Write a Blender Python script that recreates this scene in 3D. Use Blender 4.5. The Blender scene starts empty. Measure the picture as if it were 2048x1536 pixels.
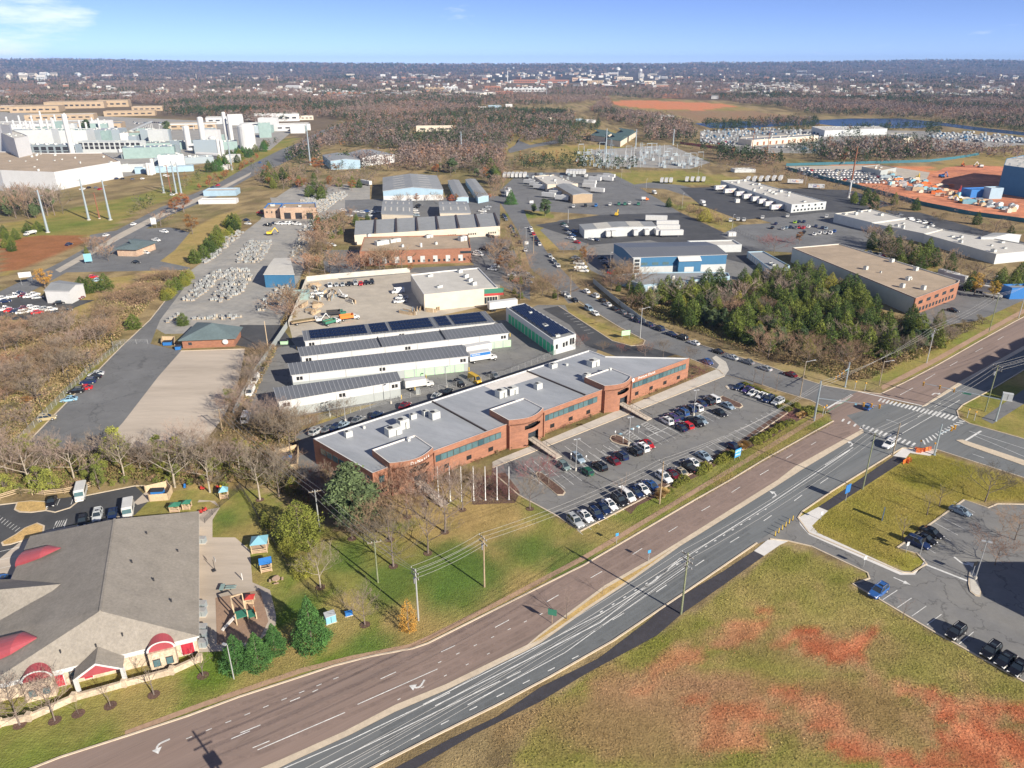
import bpy,math,random
import numpy as np
from mathutils import Vector,Matrix
from mathutils.geometry import tessellate_polygon
random.seed(7)
C = bpy.context.scene.collection
S = bpy.context.scene
# ---------------------------------------------------------------- camera, sky, sun, exposure
CAMH = 92.0; FPX = 1460.0; HZ = 128.0
PITCH = math.atan((768-HZ)/FPX); sP,cP = math.sin(PITCH),math.cos(PITCH)
cd = bpy.data.cameras.new('camera'); cam = bpy.data.objects.new('camera',cd); C.objects.link(cam)
cam.location = (0,0,CAMH); cam.rotation_euler = (math.pi/2-PITCH,0,0)
cd.sensor_width = 36; cd.lens = 36*FPX/2048; cd.clip_start = 1; cd.clip_end = 60000
S.camera = cam
SUN_EL = math.radians(26); SUN_AZ = math.radians(135.5)      # azimuth from +Y towards +X
sd = Vector((math.sin(SUN_AZ)*math.cos(SUN_EL),math.cos(SUN_AZ)*math.cos(SUN_EL),math.sin(SUN_EL)))
L = bpy.data.lights.new('sun','SUN'); L.energy = 5.0; L.angle = math.radians(0.5); L.color = (1,.92,.78)
sun = bpy.data.objects.new('sun',L); C.objects.link(sun); sun.rotation_euler = sd.to_track_quat('Z','Y').to_euler()
w = bpy.data.worlds.new('World'); S.world = w; w.use_nodes = True
nt = w.node_tree; nt.nodes.clear()
N = nt.nodes.new; K = nt.links.new
out = N('ShaderNodeOutputWorld'); bg = N('ShaderNodeBackground'); bg.inputs[1].default_value = .088
sky = N('ShaderNodeTexSky'); sky.sky_type = 'NISHITA'; sky.sun_disc = False
sky.sun_elevation = SUN_EL; sky.sun_rotation = SUN_AZ; sky.altitude = 200; sky.air_density = 1.0; sky.dust_density = .3; sky.ozone_density = 4.0
tc = N('ShaderNodeTexCoord'); mp = N('ShaderNodeVectorMath'); mp.operation = 'MULTIPLY_ADD'
mp.inputs[1].default_value = (1,1,2.6); mp.inputs[2].default_value = (0,0,.065)
K(tc.outputs['Generated'],mp.inputs[0]); K(mp.outputs[0],sky.inputs[0])
# thin cirrus
nm = N('ShaderNodeMapping'); nm.inputs['Scale'].default_value = (5,5,26); nm.inputs['Rotation'].default_value = (0,.12,0)
K(tc.outputs['Generated'],nm.inputs[0])
cn = N('ShaderNodeTexNoise'); cn.inputs['Scale'].default_value = 1.5; cn.inputs['Detail'].default_value = 7; cn.inputs['Roughness'].default_value = .62
K(nm.outputs[0],cn.inputs[0])
sx = N('ShaderNodeSeparateXYZ'); K(tc.outputs['Generated'],sx.inputs[0])
mr = N('ShaderNodeMapRange'); mr.inputs[1].default_value = -.38; mr.inputs[2].default_value = -.56; mr.inputs[3].default_value = 0.0; mr.inputs[4].default_value = .36
K(sx.outputs[0],mr.inputs[0])
m3 = N('ShaderNodeMapRange'); m3.inputs[1].default_value = .3; m3.inputs[2].default_value = .56; m3.inputs[3].default_value = 0; m3.inputs[4].default_value = .17; K(sx.outputs[0],m3.inputs[0]); a3 = N('ShaderNodeMath'); K(mr.outputs[0],a3.inputs[0]); K(m3.outputs[0],a3.inputs[1])
ad = N('ShaderNodeMath'); ad.operation = 'ADD'; K(cn.outputs[0],ad.inputs[0]); K(a3.outputs[0],ad.inputs[1])
cr = N('ShaderNodeMapRange'); cr.inputs[1].default_value = .66; cr.inputs[2].default_value = .9; cr.inputs[4].default_value = .8
K(ad.outputs[0],cr.inputs[0])
mx = N('ShaderNodeMixRGB'); K(cr.outputs[0],mx.inputs[0]); mx.inputs[2].default_value = (8.2,8.7,9.6,1)
hs = N('ShaderNodeMixRGB'); hs.blend_type = 'MULTIPLY'; hs.inputs[0].default_value = 1; hs.inputs[2].default_value = (1.2,1.1,1.36,1)
K(sky.outputs[0],hs.inputs[1]); K(hs.outputs[0],mx.inputs[1])
zr = N('ShaderNodeMapRange'); zr.inputs[1].default_value = .1; zr.inputs[2].default_value = .5; zr.inputs[3].default_value = 1; zr.inputs[4].default_value = .5; K(sx.outputs[2],zr.inputs[0])
zm = N('ShaderNodeVectorMath'); zm.operation = 'SCALE'; K(mx.outputs[0],zm.inputs[0]); K(zr.outputs[0],zm.inputs[3]); K(zm.outputs[0],bg.inputs[0]); K(bg.outputs[0],out.inputs[0])
S.view_settings.view_transform = 'Standard'; S.view_settings.look = 'None'; S.view_settings.gamma = 1
S.view_settings.exposure = 0.8
S.cycles.max_bounces = 5; S.cycles.diffuse_bounces = 2; S.cycles.glossy_bounces = 2; S.cycles.transmission_bounces = 2
S.cycles.volume_bounces = 0; S.cycles.transparent_max_bounces = 6; S.cycles.caustics_reflective = False; S.cycles.caustics_refractive = False

# ---------------------------------------------------------------- helpers
def G(u,v,z=0.0):                       # the ground (or height-z) point seen at photo position u, v
    a = (u-1024)/FPX; b = (v-768)/FPX; k = (CAMH-z)/(sP+b*cP)
    return Vector((a*k,(cP-b*sP)*k,z))
def GP(s,z=0.0):                         # "u,v u,v ..." -> points
    if isinstance(s,str): s = [tuple(float(q) for q in t.split(',')) for t in s.split()]
    return [G(u,v,z) for u,v in s]
def HT(vb,vt):                           # height of something whose foot is at vb and top at vt
    y = G(0,vb)[1]; b = (vt-768)/FPX
    return CAMH-y*(sP+b*cP)/(cP-b*sP)
def link(o,parent=None):
    C.objects.link(o)
    if parent is not None: o.parent = parent
    return o
def tag(o,label=None,cat=None,group=None,kind=None):
    if label: o['label'] = label
    if cat: o['category'] = cat
    if group: o['group'] = group
    if kind: o['kind'] = kind
    return o
def empty(name,loc,rz=0,label=None,cat=None,group=None):
    o = bpy.data.objects.new(name,None); o.empty_display_size = .5
    link(o); o.location = loc; o.rotation_euler = (0,0,rz)
    return tag(o,label,cat,group)
KIDS = {}
def copy_tree(o,loc=None,rz=None,label=None,group=None,color=None,scale=None,name=None,parent=None):
    c = o.copy(); C.objects.link(c)
    if parent is not None: c.parent = parent
    if loc is not None: c.location = loc
    if rz is not None: c.rotation_euler = (0,0,rz)
    if scale is not None: c.scale = scale if hasattr(scale,'__len__') else (scale,)*3
    if label: c['label'] = label
    if group: c['group'] = group
    if color is not None: c.color = color
    for k in KIDS.get(o.name,[]):
        copy_tree(k,color=color,parent=c)
    return c
class MB:
    def __init__(s): s.v = []; s.f = []; s.m = []; s.mats = []
    def mi(s,m):
        if m not in s.mats: s.mats.append(m)
        return s.mats.index(m)
    def add(s,vs,fs,m):
        b = len(s.v); s.v += [tuple(x) for x in vs]; i = s.mi(m)
        for f in fs: s.f.append(tuple(b+q for q in f)); s.m.append(i)
    def box(s,c,d,m,rz=0,z0=None):       # centre (or base if z0), dims, rotation
        cx,cy,cz = c; hx,hy,hz = d[0]/2,d[1]/2,d[2]/2
        if z0 is not None: cz = z0+hz
        co,si = math.cos(rz),math.sin(rz); vs = []
        for dz in (-hz,hz):
            for dx,dy in ((-hx,-hy),(hx,-hy),(hx,hy),(-hx,hy)):
                vs.append((cx+dx*co-dy*si,cy+dx*si+dy*co,cz+dz))
        s.add(vs,[(0,3,2,1),(4,5,6,7),(0,1,5,4),(1,2,6,5),(2,3,7,6),(3,0,4,7)],m)
    def beam(s,a,b,wd,hh,m):             # box along a->b
        a,b = Vector(a),Vector(b); d = b-a
        sd_ = Vector((-d.y,d.x,0)); sd_ = sd_.normalized()*wd/2 if sd_.length > 1e-6 else Vector((wd/2,0,0))
        up = sd_.cross(d).normalized()*hh/2
        if up.z > 0: up = -up
        vs = [a-sd_+up,a+sd_+up,a+sd_-up,a-sd_-up,b-sd_+up,b+sd_+up,b+sd_-up,b-sd_-up]
        s.add(vs,[(0,1,2,3),(7,6,5,4),(0,4,5,1),(1,5,6,2),(2,6,7,3),(3,7,4,0)],m)
    def tube(s,a,b,r0,r1,m,n=6,cap=True):
        a,b = Vector(a),Vector(b); d = (b-a).normalized()
        x = d.orthogonal().normalized(); y = d.cross(x); vs = []
        for p,r in ((a,r0),(b,r1)):
            for i in range(n):
                t = 2*math.pi*i/n; vs.append(p+(x*math.cos(t)+y*math.sin(t))*r)
        fs = [(i,(i+1) % n,n+(i+1) % n,n+i) for i in range(n)]
        if cap: fs += [tuple(range(n-1,-1,-1)),tuple(range(n,2*n))]
        s.add(vs,fs,m)
    def prism(s,pts,z0,z1,m,mtop=None,top=True):
        n = len(pts); A = sum(pts[i][0]*pts[(i+1) % n][1]-pts[(i+1) % n][0]*pts[i][1] for i in range(n))
        if A < 0: pts = list(reversed(pts))
        vs = [(p[0],p[1],z0) for p in pts]+[(p[0],p[1],z1) for p in pts]
        s.add(vs,[(i,(i+1) % n,n+(i+1) % n,n+i) for i in range(n)],m)
        if top: s.flat([(p[0],p[1]) for p in pts],z1,mtop or m)
    def flat(s,pts,z,m):
        vs = [Vector((p[0],p[1],z)) for p in pts]
        fs = [t if (vs[t[1]]-vs[t[0]]).cross(vs[t[2]]-vs[t[0]]).z > 0 else t[::-1] for t in tessellate_polygon([vs])]
        s.add(vs,fs,m)
    def wallrect(s,p0,p1,s0,w_,z0,h,m,out=.04,d=.04,side=1):   # a thin box on the wall p0->p1, outside to the right
        p0,p1 = Vector(p0[:2]),Vector(p1[:2]); t = (p1-p0).normalized(); n_ = Vector((t.y,-t.x))*side
        c = p0+t*(s0+w_/2)+n_*(out-d/2+.001)
        s.box((c.x,c.y,z0+h/2),(w_,d,h),m,math.atan2(t.y,t.x))
    def strip(s,pts,wd,z0,z1,m):         # kerb or painted line along a polyline
        P = [Vector(p[:2]) for p in pts]; n = len(P); Lp = []; Rp = []
        for i in range(n):
            t = (P[min(i+1,n-1)]-P[max(i-1,0)]).normalized(); nn = Vector((-t.y,t.x))*wd/2
            Lp.append(P[i]+nn); Rp.append(P[i]-nn)
        vs = [(p.x,p.y,z1) for p in Lp]+[(p.x,p.y,z1) for p in Rp]
        fs = [(i,n+i,n+i+1,i+1) for i in range(n-1)]
        if z1-z0 > .02:
            vs += [(p.x,p.y,z0) for p in Lp]+[(p.x,p.y,z0) for p in Rp]
            fs += [(i,i+1,2*n+i+1,2*n+i) for i in range(n-1)]+[(n+i+1,n+i,3*n+i,3*n+i+1) for i in range(n-1)]
            fs += [(0,2*n,3*n,n),(n-1,2*n-1,4*n-1,3*n-1)]
        s.add(vs,fs,m)
    def mesh(s,name,smooth=False):
        me = bpy.data.meshes.new(name); me.from_pydata(s.v,[],s.f)
        for m in s.mats: me.materials.append(m)
        me.polygons.foreach_set('material_index',s.m)
        if smooth: me.polygons.foreach_set('use_smooth',[True]*len(s.f))
        me.update(); return me
    def build(s,name,parent=None,loc=None,smooth=False,**kw):
        o = bpy.data.objects.new(name,s.mesh(name,smooth))
        if parent is not None:
            KIDS.setdefault(parent.name,[]).append(o)
            link(o,parent)
            if loc == 'world': o.matrix_parent_inverse = Matrix.LocRotScale(parent.location,parent.rotation_euler,parent.scale).inverted()
        else: link(o)
        return tag(o,**kw)
def npmesh(name,verts,faces3,mats,col=None,midx=None):
    me = bpy.data.meshes.new(name); nf = len(faces3); k = faces3.shape[1]
    me.vertices.add(len(verts)); me.vertices.foreach_set('co',verts.astype(np.float32).ravel())
    me.loops.add(nf*k); me.loops.foreach_set('vertex_index',faces3.astype(np.int32).ravel())
    me.polygons.add(nf); me.polygons.foreach_set('loop_start',np.arange(0,nf*k,k,dtype=np.int32))
    me.polygons.foreach_set('loop_total',np.full(nf,k,dtype=np.int32))
    for m in mats: me.materials.append(m)
    if midx is not None: me.polygons.foreach_set('material_index',midx.astype(np.int32))
    me.update(calc_edges=True)
    if col is not None:
        a = me.color_attributes.new('col','FLOAT_COLOR','POINT')
        c4 = np.ones((len(verts),4),dtype=np.float32); c4[:,:3] = col; a.data.foreach_set('color',c4.ravel())
    return me

# ---------------------------------------------------------------- materials
def mat(name,col,rough=.8,metal=0,var=0.0,scale=1.0,col2=None,amt=.5,bump=0.0,scale2=None,objcol=False,attr=False,rnd=0.0,spec=.5,stretch=None,crack=0):
    m = bpy.data.materials.new(name); m.use_nodes = True; t = m.node_tree; n = t.nodes; l = t.links
    b = n['Principled BSDF']; b.inputs['Roughness'].default_value = rough; b.inputs['Metallic'].default_value = metal
    b.inputs['Specular IOR Level'].default_value = spec
    src = None
    def rgb(c):
        q = n.new('ShaderNodeRGB'); q.outputs[0].default_value = (*c,1); return q.outputs[0]
    if objcol: src = n.new('ShaderNodeObjectInfo').outputs['Color']
    elif attr: a = n.new('ShaderNodeAttribute'); a.attribute_name = 'col'; src = a.outputs['Color']
    else: src = rgb(col)
    tcn = n.new('ShaderNodeTexCoord'); co = tcn.outputs['Object']
    if stretch:
        mpn = n.new('ShaderNodeMapping'); mpn.vector_type = 'TEXTURE'; mpn.inputs['Scale'].default_value = tuple(1/q for q in stretch[:3])
        if len(stretch) > 3: mpn.inputs['Rotation'].default_value = (0,0,-stretch[3])
        l.new(co,mpn.inputs[0]); co = mpn.outputs[0]
    def noise(sc,det=5,ro=.6):
        q = n.new('ShaderNodeTexNoise'); q.inputs['Scale'].default_value = sc; q.inputs['Detail'].default_value = det; q.inputs['Roughness'].default_value = ro
        l.new(co,q.inputs[0]); return q.outputs[0]
    if col2 is not None:
        q = n.new('ShaderNodeMapRange'); q.inputs[1].default_value = .5-.28*(1-amt)-.02; q.inputs[2].default_value = .5+.28*(1-amt)+.05
        l.new(noise(scale2 or scale*.3,6),q.inputs[0])
        x = n.new('ShaderNodeMixRGB'); l.new(q.outputs[0],x.inputs[0]); l.new(src,x.inputs[1]); x.inputs[2].default_value = (*col2,1); src = x.outputs[0]
    if var:
        for sc,am in ((scale,var),(scale*.13,var*.8),(scale*4.7,var*.6)):
            q = n.new('ShaderNodeMapRange'); q.inputs[1].default_value = .3; q.inputs[2].default_value = .7
            q.inputs[3].default_value = 1-am; q.inputs[4].default_value = 1+am
            l.new(noise(sc,3),q.inputs[0])
            x = n.new('ShaderNodeVectorMath'); x.operation = 'SCALE'; l.new(src,x.inputs[0]); l.new(q.outputs[0],x.inputs[3]); src = x.outputs[0]
    if crack:
        vo = n.new('ShaderNodeTexVoronoi'); vo.feature = 'DISTANCE_TO_EDGE'; vo.inputs['Scale'].default_value = .11
        wv = n.new('ShaderNodeTexNoise'); wv.inputs['Scale'].default_value = .5; wv.inputs['Detail'].default_value = 4
        l.new(co,wv.inputs[0]); va = n.new('ShaderNodeVectorMath'); va.operation = 'MULTIPLY_ADD'; l.new(wv.outputs['Color'],va.inputs[0]); va.inputs[1].default_value = (5,5,0); l.new(co,va.inputs[2]); l.new(va.outputs[0],vo.inputs['Vector'])
        q = n.new('ShaderNodeMapRange'); q.inputs[1].default_value = .002; q.inputs[2].default_value = .016; q.inputs[3].default_value = 1-crack; q.inputs[4].default_value = 1
        l.new(vo.outputs[0],q.inputs[0]); x = n.new('ShaderNodeVectorMath'); x.operation = 'SCALE'; l.new(src,x.inputs[0]); l.new(q.outputs[0],x.inputs[3]); src = x.outputs[0]
    if rnd:
        oi = n.new('ShaderNodeObjectInfo'); hsv = n.new('ShaderNodeHueSaturation'); q = n.new('ShaderNodeMapRange')
        q.inputs[3].default_value = 1-rnd; q.inputs[4].default_value = 1+rnd; l.new(oi.outputs['Random'],q.inputs[0]); l.new(q.outputs[0],hsv.inputs['Value'])
        q2 = n.new('ShaderNodeMapRange'); q2.inputs[3].default_value = .5+rnd*.07; q2.inputs[4].default_value = .5-rnd*.07; l.new(oi.outputs['Random'],q2.inputs[0]); l.new(q2.outputs[0],hsv.inputs['Hue'])
        l.new(src,hsv.inputs['Color']); src = hsv.outputs[0]
    l.new(src,b.inputs['Base Color'])
    if bump:
        bp = n.new('ShaderNodeBump'); bp.inputs['Strength'].default_value = bump; bp.inputs['Distance'].default_value = .3
        l.new(noise(scale*3,4),bp.inputs['Height']); l.new(bp.outputs[0],b.inputs['Normal'])
    return m
M = {}
def defm(k,*a,**kw): M[k] = mat(k,*a,**kw)
defm('ground',(1,1,1),.95,var=.17,scale=.9,attr=True,bump=.7,spec=.1)
defm('asphalt',(.165,.165,.168),.9,var=.08,scale=.35,col2=(.205,.2,.19),crack=.4)
defm('asphalt_dark',(.05,.052,.058),.85,var=.12,scale=.3,col2=(.075,.076,.08))
defm('asphalt_road',(.135,.146,.153),.9,var=.1,scale=.3,col2=(.165,.17,.172),crack=.18,stretch=(.12,1.9,1,-.63))
defm('asphalt_red',(.255,.185,.155),.9,var=.1,scale=.3,col2=(.22,.165,.142),crack=.15,amt=.3,stretch=(.1,2.0,1,-.64))
defm('asphalt_old',(.17,.172,.176),.9,var=.08,scale=.25,col2=(.13,.132,.136),crack=.3)
defm('gravel',(.34,.32,.29),.95,var=.12,scale=.4,col2=(.26,.255,.245))
defm('gravel_tan',(.46,.41,.34),.95,var=.09,scale=.3,col2=(.38,.34,.29))
defm('concrete',(.5,.47,.42),.9,var=.1,scale=.4)
defm('concrete_new',(.62,.6,.58),.9,var=.06,scale=.5)
defm('concrete_tan',(.5,.43,.36),.9,var=.08,scale=.2,col2=(.4,.34,.28),stretch=(.3,2,1,0))
defm('kerb',(.55,.46,.35),.9,var=.1,scale=1)
defm('brick_path',(.38,.25,.17),.9,var=.14,scale=1.2)
defm('trail',(.045,.042,.05),.85,var=.15,scale=.8)
defm('paint',(.62,.62,.61),.7,var=.2,scale=2)
defm('wear_red',(.226,.165,.14),.9,var=.15,scale=.4)
defm('wear_grey',(.128,.137,.143),.9,var=.15,scale=.4)
defm('paint_green',(.1,.35,.2),.7)
defm('paint_blue',(.3,.5,.6),.7)
defm('mulch',(.13,.075,.055),.95,var=.25,scale=3,bump=.6)
defm('playmulch',(.3,.2,.14),.95,var=.12,scale=3)
defm('earth',(.6,.23,.11),.95,var=.3,scale=.12,col2=(.42,.15,.08),bump=.6)
defm('clay',(.5,.19,.1),.95,var=.15,scale=.5,col2=(.4,.15,.08))
defm('brick',(.32,.145,.088),.85,var=.13,scale=1.2,col2=(.25,.115,.075),scale2=.5,stretch=(1,1,3))
defm('brick_tan',(.5,.36,.26),.85,var=.15,scale=1.3,col2=(.42,.28,.2))
defm('stone',(.55,.45,.34),.85,var=.22,scale=2.0,col2=(.42,.33,.24),scale2=1.6)
defm('roof_membrane',(.33,.345,.375),.75,var=.08,scale=.2,col2=(.27,.29,.32),stretch=(.6,2,1,.6))
defm('roof_patch',(.66,.62,.58),.75,var=.08,scale=.3)
defm('roof_tan',(.4,.31,.225),.95,var=.1,scale=.25,col2=(.33,.26,.19))
defm('roof_white',(.52,.5,.46),.7,var=.07,scale=.2)
defm('roof_grey',(.26,.27,.28),.7,var=.08,scale=.3)
defm('seam',(.2,.21,.225),.4,var=.05,scale=.3,metal=.3)
defm('seam_rib',(.3,.31,.33),.5)
defm('shingle',(.25,.225,.195),.95,var=.13,scale=2.2,col2=(.26,.235,.205),scale2=.15,bump=.35)
defm('shingle_blue',(.11,.15,.16),.9,var=.12,scale=1.5)
defm('shingle_green',(.07,.12,.12),.9,var=.12,scale=1.5)
defm('white',(.55,.55,.55),.6,var=.05,scale=.5)
defm('wall_white',(.54,.54,.55),.7,var=.04,scale=.3)
defm('wall_beige',(.58,.51,.42),.8,var=.06,scale=.3)
defm('wall_grey',(.33,.355,.36),.7,var=.05,scale=.3)
defm('wall_lgrey',(.47,.49,.5),.7,var=.05,scale=.3)
defm('wall_blue',(.035,.14,.27),.6,var=.05,scale=.3)
defm('wall_lblue',(.3,.42,.52),.65,var=.06,scale=.3)
defm('wall_tan',(.38,.285,.19),.8,var=.08,scale=.2)
defm('teal',(.24,.33,.32),.6,var=.1,scale=.3)
defm('door_green',(.4,.62,.4),.5,var=.06,scale=.6)
defm('door_dgreen',(.03,.42,.22),.5)
defm('door_grey',(.5,.51,.52),.5)
defm('door_red',(.4,.03,.05),.5)
defm('red_metal',(.33,.065,.08),.4,var=.08,scale=1)
defm('orange',(.75,.19,.03),.6)
defm('red',(.42,.04,.035),.6)
defm('yellow',(.75,.5,.04),.5)
defm('green',(.04,.18,.12),.5)
defm('blue',(.03,.16,.45),.4)
defm('sign_blue',(.05,.3,.6),.5)
defm('lblue',(.2,.42,.52),.5)
defm('black',(.012,.012,.014),.5)
defm('dark',(.03,.03,.035),.6)
defm('trim_dark',(.06,.045,.04),.6)
defm('glass',(.025,.035,.045),.08,spec=.8)
defm('glass_teal',(.08,.145,.16),.15,var=.15,scale=.3,spec=.8)
defm('glass_dteal',(.04,.09,.11),.12,spec=.8)
defm('solar',(.012,.02,.05),.15,spec=.7)
defm('metal',(.5,.51,.52),.45,metal=.4)
defm('steel',(.36,.42,.46),.45,metal=.4)
defm('hvac',(.52,.53,.51),.6,var=.12,scale=1.5)
defm('wood',(.36,.27,.18),.9,var=.2,scale=2)
defm('wood_pole',(.27,.22,.16),.9,var=.2,scale=2)
defm('wood_green',(.2,.22,.13),.9,var=.2,scale=2)
defm('wood_new',(.5,.38,.25),.8,var=.15,scale=2)
defm('rust',(.23,.09,.05),.8)
defm('wire',(.42,.41,.4),.5)
defm('bark',(.17,.135,.115),.95,var=.2,scale=4,rnd=.25)
defm('bark_pale',(.36,.31,.25),.95,var=.2,scale=3,rnd=.1)
defm('twig',(.235,.185,.145),.95,rnd=.3)
defm('twig_brown',(.27,.18,.115),.95,rnd=.25)
defm('twig_red',(.22,.09,.085),.95,rnd=.25)
defm('pine',(.1,.145,.06),.9,rnd=.25,var=.35,scale=1.2)
defm('spruce',(.065,.16,.035),.9,rnd=.15,var=.3,scale=1.2)
defm('cedar',(.1,.14,.022),.9,rnd=.45,var=.35,scale=1.0)
defm('olive',(.26,.26,.04),.9,rnd=.3,var=.3,scale=1.0)
defm('ivy',(.19,.21,.04),.9,rnd=.25,var=.3,scale=.8)
defm('leaf_rust',(.3,.12,.04),.9,rnd=.3,var=.3,scale=.8)
defm('leaf_gold',(.42,.25,.04),.9,rnd=.2,var=.3,scale=.8)
defm('bush',(.19,.2,.03),.9,rnd=.15,var=.25,scale=2)
defm('straw',(.5,.33,.13),.9,rnd=.1,var=.25,scale=3)
defm('brush',(.26,.19,.1),.95,rnd=.4,var=.3,scale=1)
defm('farwood',(1,1,1),.95,attr=True,spec=.1)
defm('water',(.015,.04,.08),.25,spec=.3)
defm('carpaint',(1,1,1),.22,objcol=True,spec=.6)
defm('stonepile',(.23,.235,.24),.9,rnd=.35,var=.3,scale=2)
defm('fenceblue',(.03,.125,.165),.8,var=.1,scale=.3)
defm('white_bright',(.82,.82,.82),.5)
def text(s,size,m,extrude=.02):
    c = bpy.data.curves.new('t','FONT'); c.body = s; c.size = size; c.extrude = extrude; c.align_x = 'CENTER'; c.align_y = 'CENTER'; c.resolution_u = 2
    o = bpy.data.objects.new('t',c); me = bpy.data.meshes.new_from_object(o); bpy.data.objects.remove(o); me.materials.clear(); me.materials.append(m); return me
def put_text(s,size,m,p,rz,parent,name='lettering',tilt=math.pi/2,sx=1,label=None):
    o = bpy.data.objects.new(name,text(s,size,m)); link(o,parent); KIDS.setdefault(parent.name,[]).append(o)
    o.location = p; o.rotation_euler = (tilt,0,rz); o.scale = (sx,1,1)
    if label: o['label'] = label
    return o
# ---------------------------------------------------------------- ground
def vn(x,y,sc,seed):
    rs = np.random.RandomState(seed); T = rs.rand(256,256)
    x = x/sc+1000.37; y = y/sc+1000.71; xi = np.floor(x).astype(int); yi = np.floor(y).astype(int); fx = x-xi; fy = y-yi
    fx = fx*fx*(3-2*fx); fy = fy*fy*(3-2*fy)
    g = lambda a,b: T[a & 255,b & 255]
    return (g(xi,yi)*(1-fx)+g(xi+1,yi)*fx)*(1-fy)+(g(xi,yi+1)*(1-fx)+g(xi+1,yi+1)*fx)*fy
def fbm(x,y,sc,seed,o=4):
    r = 0; a = .5; t = 0
    for i in range(o): r = r+a*vn(x,y,sc/2**i,seed+i); t += a; a *= .55
    return r/t
def inpoly(P,x,y):
    r = np.zeros(x.shape,bool); n = len(P)
    for i in range(n):
        x0,y0 = P[i][0],P[i][1]; x1,y1 = P[(i+1) % n][0],P[(i+1) % n][1]
        if y0 == y1: continue
        c = ((y0 > y) != (y1 > y)) & (x < (x1-x0)*(y-y0)/(y1-y0)+x0); r ^= c
    return r
def axis(lo,hi,step,mn,mx,g):
    a = list(np.arange(lo,hi+step,step)); s = step
    while a[-1] < mx: s *= g; a.append(a[-1]+s)
    s = step; b = [lo]
    while b[-1] > mn: s *= g; b.append(b[-1]-s)
    return np.array(b[:0:-1]+a)
RIDGE = ((-2000,120),(0,119.5),(130,118.5),(300,122),(550,126),(700,127.5),(900,129),(1100,128.5),(1330,128.5),(1400,126.5),(1560,125.5),(1700,123),(1900,121),(2048,122),(5000,121))
def terrain(x,y):
    d = np.hypot(x,y); u = 1024+FPX*x/(y*cP+CAMH*sP+1e-6)
    rv = np.interp(u,[q[0] for q in RIDGE],[q[1] for q in RIDGE])
    b = (rv-768)/FPX; rz = CAMH-11500*(sP+b*cP)/(cP-b*sP)
    t = np.clip((y-6000)/5500,0,1); t = t*t*(3-2*t)
    z = t*rz*(1-np.clip((y-11500)/3000,0,1)*.5)
    z = z+np.clip((y-2600)/2500,0,1)*(fbm(x,y,1400,5)-.45)*26*(1-t)
    z = z+t*(fbm(x,y,700,9)-.5)*14
    return np.where(y > 2000,z,0)
xs = axis(-150,230,1.7,-15000,15000,1.036); ys = axis(45,330,1.7,-400,15000,1.034)
X,Y = np.meshgrid(xs,ys); nx,ny = len(xs),len(ys)
Z = terrain(X,np.maximum(Y,1))
col = np.zeros((ny,nx,3)); nz = fbm(X,Y,30,1); nf = fbm(X,Y,6,3,3); nm_ = fbm(X,Y,2.5,77,2); nk = vn(X*.35+Y*.9,(Y*.35-X*.9)*.3,1.6,41)
def mixc(a,b,t): return np.array(a)*(1-t[...,None])+np.array(b)*t[...,None]
def sst(v,a,b): t = np.clip((v-a)/(b-a),0,1); return t*t*(3-2*t)
BRUSH = (mixc((.2,.15,.08),(.33,.25,.13),sst(nf,.35,.65)))
BRUSH = BRUSH*(1-sst(nz,.5,.7)[...,None]*.5)+np.array((.12,.13,.04))*sst(nz,.5,.7)[...,None]*.5
col[:] = BRUSH
def lawncol(g0,hi=(.125,.185,.028),lo=(.36,.265,.105),k=1.0):      # green against dormant tan
    t = np.clip(g0+(nz-.5)*1.3+(nf-.5)*.8+(nm_-.5)*.5,0,1)*k
    return mixc(lo,hi,t)
def paint(poly,c,soft=0):
    P = GP(poly) if isinstance(poly,str) else poly
    m = inpoly(P,X,Y)
    col[m] = c[m] if isinstance(c,np.ndarray) and c.ndim == 3 else np.array(c)
# lawns and fields, traced on the ground
GR = lawncol(np.full(X.shape,.62)); TAN = lawncol(np.full(X.shape,.12)); DRY = lawncol(np.full(X.shape,.3),(.2,.2,.05),(.33,.24,.1))
paint('-200,1120 -200,1560 250,1560 250,1473 480,1394 600,1355 741,1313 855,1285 1098,1165 1168,1130 1388,1001 1527,920 1667,842 1650,815 1560,810 1385,946 1160,1062 1036,990 985,960 900,1000 760,1060 700,1075 620,1040 540,985 400,970 340,985 0,1010 -200,1020',GR)
# tan bands
for (u,v,r,t) in ((930,1050,13,.95),(850,1010,9,.8),(1010,1040,11,.9),(1230,1080,9,.5),(1130,1120,9,.7),(700,1230,8,.7),(560,1330,8,.7),(900,1260,6,.8),(1000,1200,7,.8),(420,960,8,.8),(470,1190,6,.6),(300,1400,6,.5),(800,1240,6,.9),(590,1270,5,.6),(1060,1160,6,.7),(620,1170,5,.5)):
    p = G(u,v); dd = np.hypot((X-p.x),(Y-p.y)*.8)/r+(nf-.5)*1.1
    t_ = (1-sst(dd,.5,1.1))*t; m = t_ > 0
    c_ = mixc((.34,.25,.1),(.42,.3,.13),sst(nf,.3,.7)); col[m] = col[m]*(1-t_[m][:,None])+c_[m]*t_[m][:,None]
for (u,v,r) in ((600,1210,5),(1160,1130,8),(940,1160,10),(740,1290,5),(1090,1000,6),(900,1130,10),(780,1170,8),(700,1120,7),(1060,1100,8),(450,1040,5)):
    p = G(u,v); dd = np.hypot((X-p.x),(Y-p.y)*.8)/r+(nf-.5); t_ = (1-sst(dd,.4,1.1))*.75; m = t_ > 0
    col[m] = col[m]*(1-t_[m][:,None])+np.array((.085,.155,.03))*t_[m][:,None]
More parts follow.
